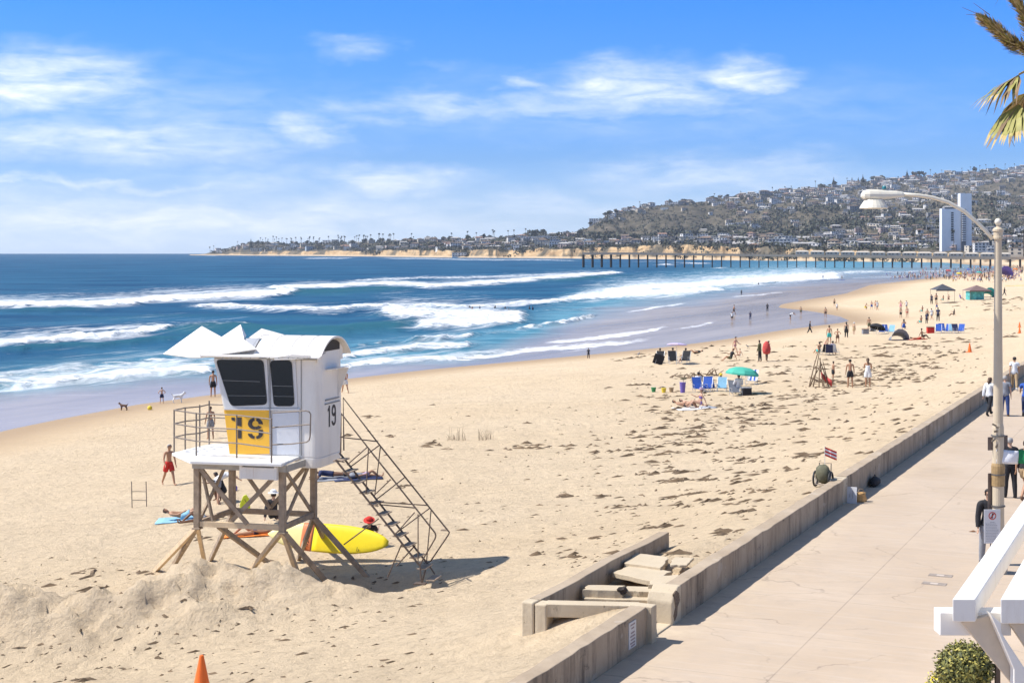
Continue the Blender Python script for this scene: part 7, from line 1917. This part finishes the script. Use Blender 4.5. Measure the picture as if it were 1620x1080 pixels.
# canopies
def canopy(px0, px1, ytop, yeave, yfoot, D_z, topm, label, walls=None):
    cxp = (px0 + px1) / 2; g = GS(cxp, yfoot); k = g.y / F; w = (px1 - px0) * k; he = (yfoot - yeave) * k; ht = (yfoot - ytop) * k
    r = empty('canopy', g, .15, label, 'canopy'); d = w * .8
    mb = MB(); e = [(-w / 2, -d / 2, he), (w / 2, -d / 2, he), (w / 2, d / 2, he), (-w / 2, d / 2, he), (0, 0, ht)]
    mb.add(e, [(0, 1, 4), (1, 2, 4), (2, 3, 4), (3, 0, 4)]); o_ = mb.build('roof', topm, r); o_.modifiers.new('t', 'SOLIDIFY').thickness = .03
    mb = MB(); mb.prism([(-w / 2, -d / 2, he), (w / 2, -d / 2, he), (w / 2, -d / 2, he - .22), (-w / 2, -d / 2, he - .22)], (0, .02, 0)); mb.build('valance', topm, r)
    for x in (-.46, .46):
        for y in (-.46, .46): mb = MB(); mb.tube([(x * w, y * d, 0), (x * w, y * d, he)], .03, 5); mb.build('leg', GALV, r)
    if walls: mb = MB(); mb.box((-w * .08, 0, he * .45), (w * .66, d * .5, he * .9)); mb.build('side_cloth', walls, r)
    return r
canopy(1475, 1507, 449, 458, 479, 0, mat('canopy_charcoal', (.07, .075, .09), .8, var=.1), 'dark charcoal canopy on thin legs, left one on the far beach')
canopy(1527, 1563, 451, 459, 474, 0, mat('canopy_mauve', (.20, .13, .12), .8, var=.1), 'brown roofed canopy with teal side cloths left of the lamp post', mat('cloth_teal', (.10, .42, .40), .8, var=.4, vscale=2))
def tent(px, py, w, h, colr, label):
    g = GS(px, py); r = empty('shade_tent', g, .2, label, 'tent'); n = 7; mb = MB(); V = []
    for i in range(n + 1):
        a = math.pi * i / n; V.append((-math.cos(a) * w / 2, -.25 * w, 0)); V.append((-math.cos(a) * w / 2 * .85, .35 * w, math.sin(a) * h + .0))
    V2 = [(-math.cos(math.pi * i / n) * w / 2, -.1 * w, math.sin(math.pi * i / n) * h) for i in range(n + 1)]; V3 = [(-math.cos(math.pi * i / n) * w / 2 * .8, .4 * w, math.sin(math.pi * i / n) * h * .35) for i in range(n + 1)]
    mb.add(V2 + V3, [(i, i + 1, n + 2 + i, n + 1 + i) for i in range(n)]); o_ = mb.build('fly', cm(colr), r, smooth=True); o_.modifiers.new('t', 'SOLIDIFY').thickness = .02
    mb = MB(); mb.tube(V2, .012, 4); mb.build('hoop', MATS['pole_white'], r); mb = MB(); mb.box((0, .0, .02), (w * .95, w * .6, .02)); mb.build('ground_sheet', cm('navy'), r); return r
tent(1423, 538, 2.0, 1.15, 'grey', 'grey half dome shade tent on the sand below the woman in blue'); tent(1565, 470, 3.0, 1.9, 'teal', 'turquoise tent just left of the lamp post far off'); tent(1590, 441, 6.0, 4.4, 'purple', 'big violet tent right of the lamp post far off')
def paddleboard(px, py, label):
    g = G(px, py, 0.05); r = empty('paddle_board', g, .3, label, 'paddleboard'); mb = MB(); mb.lathe((0, 0, 0), [(.01, -.05), (.4, -.04), (.45, 0), (.4, .06), (.01, .08)], 16, M=Matrix.Diagonal((3.2, 1, 1)).to_3x3()); mb.build('hull', cm('blue'), r, smooth=True); mb = MB(); mb.tube([(.3, .2, .1), (.5, .3, 1.9)], .02, 5); mb.build('paddle', MATS['pole_white'], r)
paddleboard(1303, 442, 'left blue paddleboard in the shallows near the pier'); paddleboard(1332, 443, 'right blue paddleboard in the shallows near the pier')
# traffic cones
CO = mat('cone_orange', (.85, .16, .015), .5, var=.04)
def cone(px, py, h, label, g=None):
    g = g or GS(px, py); r = empty('traffic_cone', g, .3, label, 'traffic cone'); mb = MB(); mb.lathe((0, 0, 0), [(h * .26, 0.03), (h * .24, .05), (h * .05, h), (h * .03, h + .01)], 20); mb.build('cone', CO, r, smooth=False); mb = MB(); mb.box((0, 0, .02), (h * .62, h * .62, .04)); mb.build('base', CO, r, bevel=.01)
cone(319, 1103, .78, 'orange traffic cone in the sand at the bottom edge'); cone(1534, 557, .72, 'small orange cone alone on the open sand left of the lamp post'); cone(1613, 518, .6, 'upper one of the two orange markers at the right edge'); cone(1613, 527, .6, 'lower one of the two orange markers at the right edge')
# driftwood teepee with a red towel
g = GS(1300, 612); tp_ = empty('driftwood_teepee', g, 0, 'teepee of leaning driftwood poles standing on the kelp line', 'driftwood'); k_ = g.y / F; rn = random.Random(3); DW = mat('driftwood', (.22, .155, .10), .9, var=.3, vscale=5, bump=.4)
for (bx, by, tx_, ty_) in ((-20, 0, -2, 68), (-12, .3, -3, 60), (-6, -.3, -2, 46), (4, .4, -3, 42), (10, -.2, -4, 46), (16, .2, 2, 40), (-16, .5, 0, 36), (2, -.4, -5, 34)):
    mb = MB(); a = Vector((bx * k_, by, 0)); b = Vector((tx_ * k_, 0, ty_ * k_)); m_ = (a + b) / 2 + Vector((rn.uniform(-.08, .08), 0, 0)); mb.tube([a, m_, b], [.045, .035, .02], 6); mb.build('pole', DW, tp_)
g2 = Vector((g.x, g.y - .25, g.z)); mb = MB(); V = [((-2 + i * 4) * k_, .25 * math.sin(i), (24 - i * 3.2 + (-9 if j else 0)) * k_) for j in range(2) for i in range(5)]; mb.add(V, [(i, i + 1, 6 + i, 5 + i) for i in range(4)]); o_ = mb.build('towel', MATS['towel_red'], None, smooth=True); o_.location = g2; o_.modifiers.new('t', 'SOLIDIFY').thickness = .02; tag(o_, 'red towel hung over the driftwood teepee', 'towel')
# driftwood pile behind the blue chairs
def drift(px, py, w, n, label, hh=.35):
    g = GS(px, py); r = empty('driftwood_pile', g, 0, label, 'driftwood'); rn = random.Random(int(px))
    for i in range(n):
        x = rn.uniform(-w, w); a = Vector((x, rn.uniform(-.5, .5), .05)); b = a + Vector((rn.uniform(-.8, .8), rn.uniform(-.3, .3), rn.uniform(0, hh))); mb = MB(); mb.tube([a, (a + b) / 2 + Vector((0, 0, rn.uniform(0, .1))), b], [.05, .04, .02], 5); mb.build('branch', DW, r)
drift(1085, 598, 1.4, 16, 'tangle of driftwood branches behind the blue chairs, left heap'); drift(1122, 595, 1.0, 14, 'tangle of driftwood branches behind the blue chairs, right heap', .55); drift(1322, 606, 1.2, 8, 'driftwood branches lying right of the teepee')
# dry reeds standing in the sand
def reeds(px0, px1, py, n, label):
    g = GS((px0 + px1) / 2, py); rn = random.Random(int(px0)); mb = MB(); k_ = g.y / F
    for i in range(n):
        x = rn.uniform(-.5, .5) * (px1 - px0) * k_; y = rn.uniform(-.3, .3); h = rn.uniform(.15, .75) * (1 if rn.random() > .5 else .5); mb.tube([(x, y, -.05), (x + rn.uniform(-.04, .04), y, h * .6), (x + rn.uniform(-.1, .1), y, h)], [.009, .007, .003], 4)
    o_ = mb.build('dry_reeds', mat('reed', (.26, .19, .12), .9, var=.2)); o_.location = g; tag(o_, label, 'plant')
reeds(708, 738, 696, 26, 'left clump of dry stems standing in the open sand'); reeds(756, 782, 695, 24, 'right clump of dry stems standing in the open sand')
# kelp wrack: countless scraps in drifts
KELP = mat('kelp', (0.14, 0.095, 0.055), .9, var=.5, vscale=3)
KP = [(1040, 560, 130, 10), (1010, 611, 60, 5), (1075, 628, 130, 5), (1055, 649, 46, 8), (1062, 664, 26, 4), (1130, 643, 90, 6), (1195, 623, 60, 6), (1235, 628, 60, 5), (1280, 633, 50, 7), (1215, 640, 50, 5), (1180, 648, 90, 8), (1160, 662, 60, 12), (1130, 664, 80, 5), (1200, 672, 70, 7),
      (1110, 675, 60, 5), (1080, 688, 70, 12), (1030, 690, 70, 8), (1020, 705, 60, 10), (1040, 718, 70, 8), (1035, 733, 20, 5), (1025, 750, 60, 8), (1060, 745, 50, 8), (1050, 762, 60, 5), (1100, 700, 60, 8), (1105, 715, 70, 5), (890, 706, 170, 4), (970, 714, 70, 4), (840, 704, 40, 4), (684, 700, 24, 8), (706, 709, 12, 3), (837, 669, 10, 3),
      (1290, 625, 120, 8), (1330, 610, 120, 12), (1360, 595, 120, 12), (1400, 600, 110, 12), (1390, 585, 110, 10), (1430, 590, 90, 10), (1450, 578, 90, 9), (1300, 580, 80, 5), (1240, 592, 40, 4), (1340, 566, 60, 5), (1400, 562, 90, 5), (1450, 560, 110, 6), (1470, 548, 100, 7), (1400, 545, 70, 4), (1500, 540, 90, 5), (1440, 570, 90, 5), (1500, 556, 40, 3), (1210, 574, 60, 3), (1250, 548, 50, 3),
      (1185, 705, 60, 6), (1150, 728, 110, 5), (1190, 730, 50, 5), (1275, 723, 45, 6), (1290, 723, 40, 4), (1245, 744, 50, 4), (1190, 748, 40, 5), (1345, 695, 30, 4), (1375, 718, 30, 4), (1275, 701, 22, 5), (1130, 757, 40, 6), (1170, 760, 50, 5), (1070, 760, 60, 5), (1120, 780, 80, 6), (1200, 780, 60, 5), (1160, 795, 80, 6), (1100, 800, 60, 5), (1000, 800, 60, 4), (893, 785, 30, 3), (960, 785, 20, 3), (870, 876, 40, 4), (920, 880, 80, 3), (1050, 836, 60, 3), (1150, 845, 60, 4), (1165, 815, 60, 5),
      (590, 660, 20, 3), (620, 690, 12, 3), (640, 770, 20, 4), (660, 745, 14, 3), (600, 800, 14, 3), (1075, 880, 30, 5), (1055, 872, 30, 3), (140, 905, 60, 8), (150, 930, 40, 12), (180, 950, 50, 16), (240, 905, 40, 5), (250, 1040, 30, 3), (200, 1058, 20, 3), (130, 1075, 30, 4), (480, 1035, 6, 3), (40, 930, 50, 6), (320, 850, 30, 5), (550, 690, 10, 3), (1540, 480, 60, 8), (1600, 475, 60, 10), (1580, 490, 80, 8), (1600, 530, 60, 5), (1550, 520, 50, 4)]
kv = []; kf = []; rn = random.Random(99)
def scrap(px, py, s_):
    g = G(px, py, 0)
    # find the surface roughly, then place precisely
    return (px, py, s_)
cand = []
for (px, py, w, h) in KP:
    n = int(w * h * .026) + 3
    for i in range(n):
        x = px + rn.gauss(0, .36) * w; y = py + rn.gauss(0, .36) * h + (x - px) * -.05; cand.append((x, y, rn.uniform(.18, .78)))
for i in range(1000):
    x = rn.uniform(560, 1300); y = rn.uniform(640, 900); 
    if x > 860 + (y - 640) * 0.1 or rn.random() < .35: cand.append((x, y, rn.uniform(.15, .38)))
for i in range(420): cand.append((rn.uniform(-40, 700), rn.uniform(880, 1090), rn.uniform(.12, .34)))
for i in range(500): cand.append((rn.uniform(1000, 1560), rn.uniform(540, 700), rn.uniform(.3, .7)))
ca = np.array(cand); z = np.full(len(ca), 1.8)
for _ in range(7):
    d = F * (CZ - z) / (ca[:, 1] - VH); X = (ca[:, 0] - CX) * d / F; z = .4 * z + .6 * np.maximum(sand_z(X, d), 0)
d = F * (CZ - z) / (ca[:, 1] - VH); X = (ca[:, 0] - CX) * d / F; z = sand_z(X, d)
S_, W_ = toSW(X, d); dsh, sd_ = polyline_dist(np.stack([X, d], 1), SHORE); ok = (W_ > .5) & (sd_ < 0) & (dsh > 3)
K = MB()
for i in range(len(ca)):
    if not ok[i]: continue
    s_ = ca[i, 2] * (.10 + .0011 * d[i]) * rn.uniform(.6, 1.3); c = Vector((X[i], d[i], z[i])); a0 = rn.uniform(0, 3.14) if rn.random() < .4 else rn.gauss(0, .35); n = 5
    ring = []; el_ = rn.uniform(1.6, 5.0)
    for k in range(n):
        a = 2 * math.pi * k / n; r_ = rn.uniform(.6, 1.2) * s_; x = math.cos(a) * r_ * el_; y = math.sin(a) * r_; ring.append(c + Vector((x * math.cos(a0) - y * math.sin(a0), x * math.sin(a0) + y * math.cos(a0), -.01)))
    K.add(ring + [c + Vector((rn.uniform(-.3, .3) * s_, 0, s_ * rn.uniform(.35, 1.0)))], [(k, (k + 1) % n, n) for k in range(n)])
o_ = K.build('kelp_wrack', KELP); tag(o_, 'dark brown scraps of dried kelp strewn in drifts over the sand', 'seaweed', None, 'stuff')
# ------------------------------------------------------------------ by the seawall
q = WORG + WD * 14.9 + WN * .55; z_ = 4.12
bk = empty('beach_cart', (q.x, q.y, ZS(q.x, q.y)), -.5, 'olive beach cart with round wheels parked behind the gap post of the seawall', 'cart')
bk.scale = (.85, .85, .85); OL = mat('olive_pack', (.12, .115, .07), .8, var=.25, vscale=8)
for sx in (-.26, .26):
    mb = MB(); P = [Vector((sx, math.cos(2 * math.pi * k / 16) * .24, .25 + math.sin(2 * math.pi * k / 16) * .24)) for k in range(17)]; mb.tube(P, .035, 6, cap=False); w_ = mb.build('wheel', RUBBER, bk, smooth=True)
    mb = MB(); 
    for k in range(6): mb.tube([(sx, 0, .25), P[k * 3 % 16]], .008, 4)
    mb.build('spokes', MATS['pole_white'], w_)
mb = MB(); mb.ico((0, 0, .42), .30, 3, .12, 4, sq=(.85, .8, 1.1)); mb.build('pack', OL, bk, smooth=True)
mb = MB(); mb.tube([(-.2, .2, .1), (-.2, .25, .75), (.2, .25, .75), (.2, .2, .1)], .018, 6); mb.tube([(-.2, -.25, .1), (.2, -.25, .1), (.2, .2, .1), (-.2, .2, .1), (-.2, -.25, .1)], .018, 6); mb.build('frame', GALV, bk)
fg = empty('small_flag', bk.location + Vector((.05, 0, .72)), 0, 'small red and white striped flag on a stick above the olive cart', 'flag')
mb = MB(); mb.tube([(0, 0, -.3), (0, 0, .42)], .008, 5); mb.build('stick', MATS['pole_white'], fg)
for k in range(5):
    mb = MB(); V = [(x * .085, .02 * math.sin(x * 2), .40 - k * .05 - x * .035 - dz) for dz in (0, .05) for x in range(5)]; mb.add(V, [(i, i + 1, 6 + i, 5 + i) for i in range(4)]); o_ = mb.build('stripe', cm('red') if k % 2 == 0 else cm('white'), fg); o_.modifiers.new('t', 'SOLIDIFY').thickness = .004
def walkpt(px, py): return G(px, py, BW)
g = walkpt(1347, 796); wbx = empty('white_board', g + Vector((.02, .02, 0)), WALK_ROT - .1, 'white board with faint marks leaning on the gap post of the seawall', 'board')
mb = MB(); mb.box((0, 0, .23), (.28, .03, .46), (-.08, 0, 0)); mb.build('panel', mat('board_pale', (.60, .60, .62), .6, var=.08), wbx, bevel=.005); mb = MB(); mb.box((.03, -.03, .26), (.012, .005, .22), (-.08, 0, .0)); mb.box((-.06, -.03, .22), (.01, .005, .12), (-.08, .1, 0)); mb.build('marks', mat('faded_mark', (.33, .32, .33), .7), wbx)
g = walkpt(1362, 793); tb_ = empty('tote_bag', g, .3, 'tan tote bag slumped on the boardwalk beside the white board', 'bag')
mb = MB(); mb.lathe((0, 0, 0), [(.15, 0), (.17, .06), (.12, .2), (.15, .26), (.08, .24), (.001, .2)], 12, M=Matrix.Diagonal((1.1, .8, 1)).to_3x3()); mb.build('body', mat('tote_tan', (.55, .33, .13), .85, var=.3, vscale=8), tb_, smooth=True); mb = MB(); mb.tube([(-.1, 0, .22), (-.05, 0, .36), (.06, 0, .35), (.1, 0, .22)], .012, 5); mb.build('handle', TIMBER, tb_)
g = walkpt(1384, 768); db = empty('duffel_bag', g, WALK_ROT, 'black duffel bag lying in the shade at the foot of the seawall', 'bag')
mb = MB(); mb.ico((0, 0, .12), .2, 2, .15, 2, sq=(.8, 2.4, .7)); mb.build('body', cm('black'), db, smooth=True); mb = MB(); mb.tube([(0, -.25, .22), (0, 0, .34), (0, .25, .22)], .014, 5); mb.build('strap', RUBBER, db)
g = walkpt(1538, 841); mb = MB(); mb.add([(-.1, 0, .01), (0, -.04, .03), (.12, -.02, .01), (.04, .04, .04)], [(0, 1, 2, 3)]); o_ = mb.build('dry_leaf', mat('leaf_rust', (.26, .12, .05), .8)); o_.location = g; tag(o_, 'single rust brown dry leaf on the boardwalk', 'leaf')
for px, py, lb in ((1488, 910, 'upper'), (1478, 923, 'lower')):
    g = walkpt(px, py); dr = empty('drain_cover', g, WALK_ROT, '%s flat grey drain cover set in the boardwalk' % lb, 'drain cover'); mb = MB(); mb.box((0, 0, .004), (.5, .26, .008)); mb.build('plate', mat('drain_grey', (.30, .25, .21), .8, var=.2), dr); mb = MB()
    mb.box((0, 0, .010), (.16, .12, .006)); mb.build('hatch', mat('drain_pale', (.55, .47, .40), .8), dr)
# ------------------------------------------------------------------ the air: faint sea haze over the whole view
mb = MB(); mb.box((0, 2900, 178), (14000, 11800, 366)); hz = mb.build('haze', []); hz.data.materials.clear()
m = bpy.data.materials.new('sea_haze'); m.use_nodes = True; nt = m.node_tree; nt.nodes.clear()
o_ = nt.nodes.new('ShaderNodeOutputMaterial'); v_ = nt.nodes.new('ShaderNodeVolumePrincipled'); v_.inputs['Color'].default_value = (.80, .88, 1.0, 1); v_.inputs['Density'].default_value = 0.00006; v_.inputs['Anisotropy'].default_value = 0.2
nt.links.new(v_.outputs[0], o_.inputs['Volume']); hz.data.materials.append(m); tag(hz, 'thin pale sea haze filling the air over the bay', 'haze', None, 'stuff')
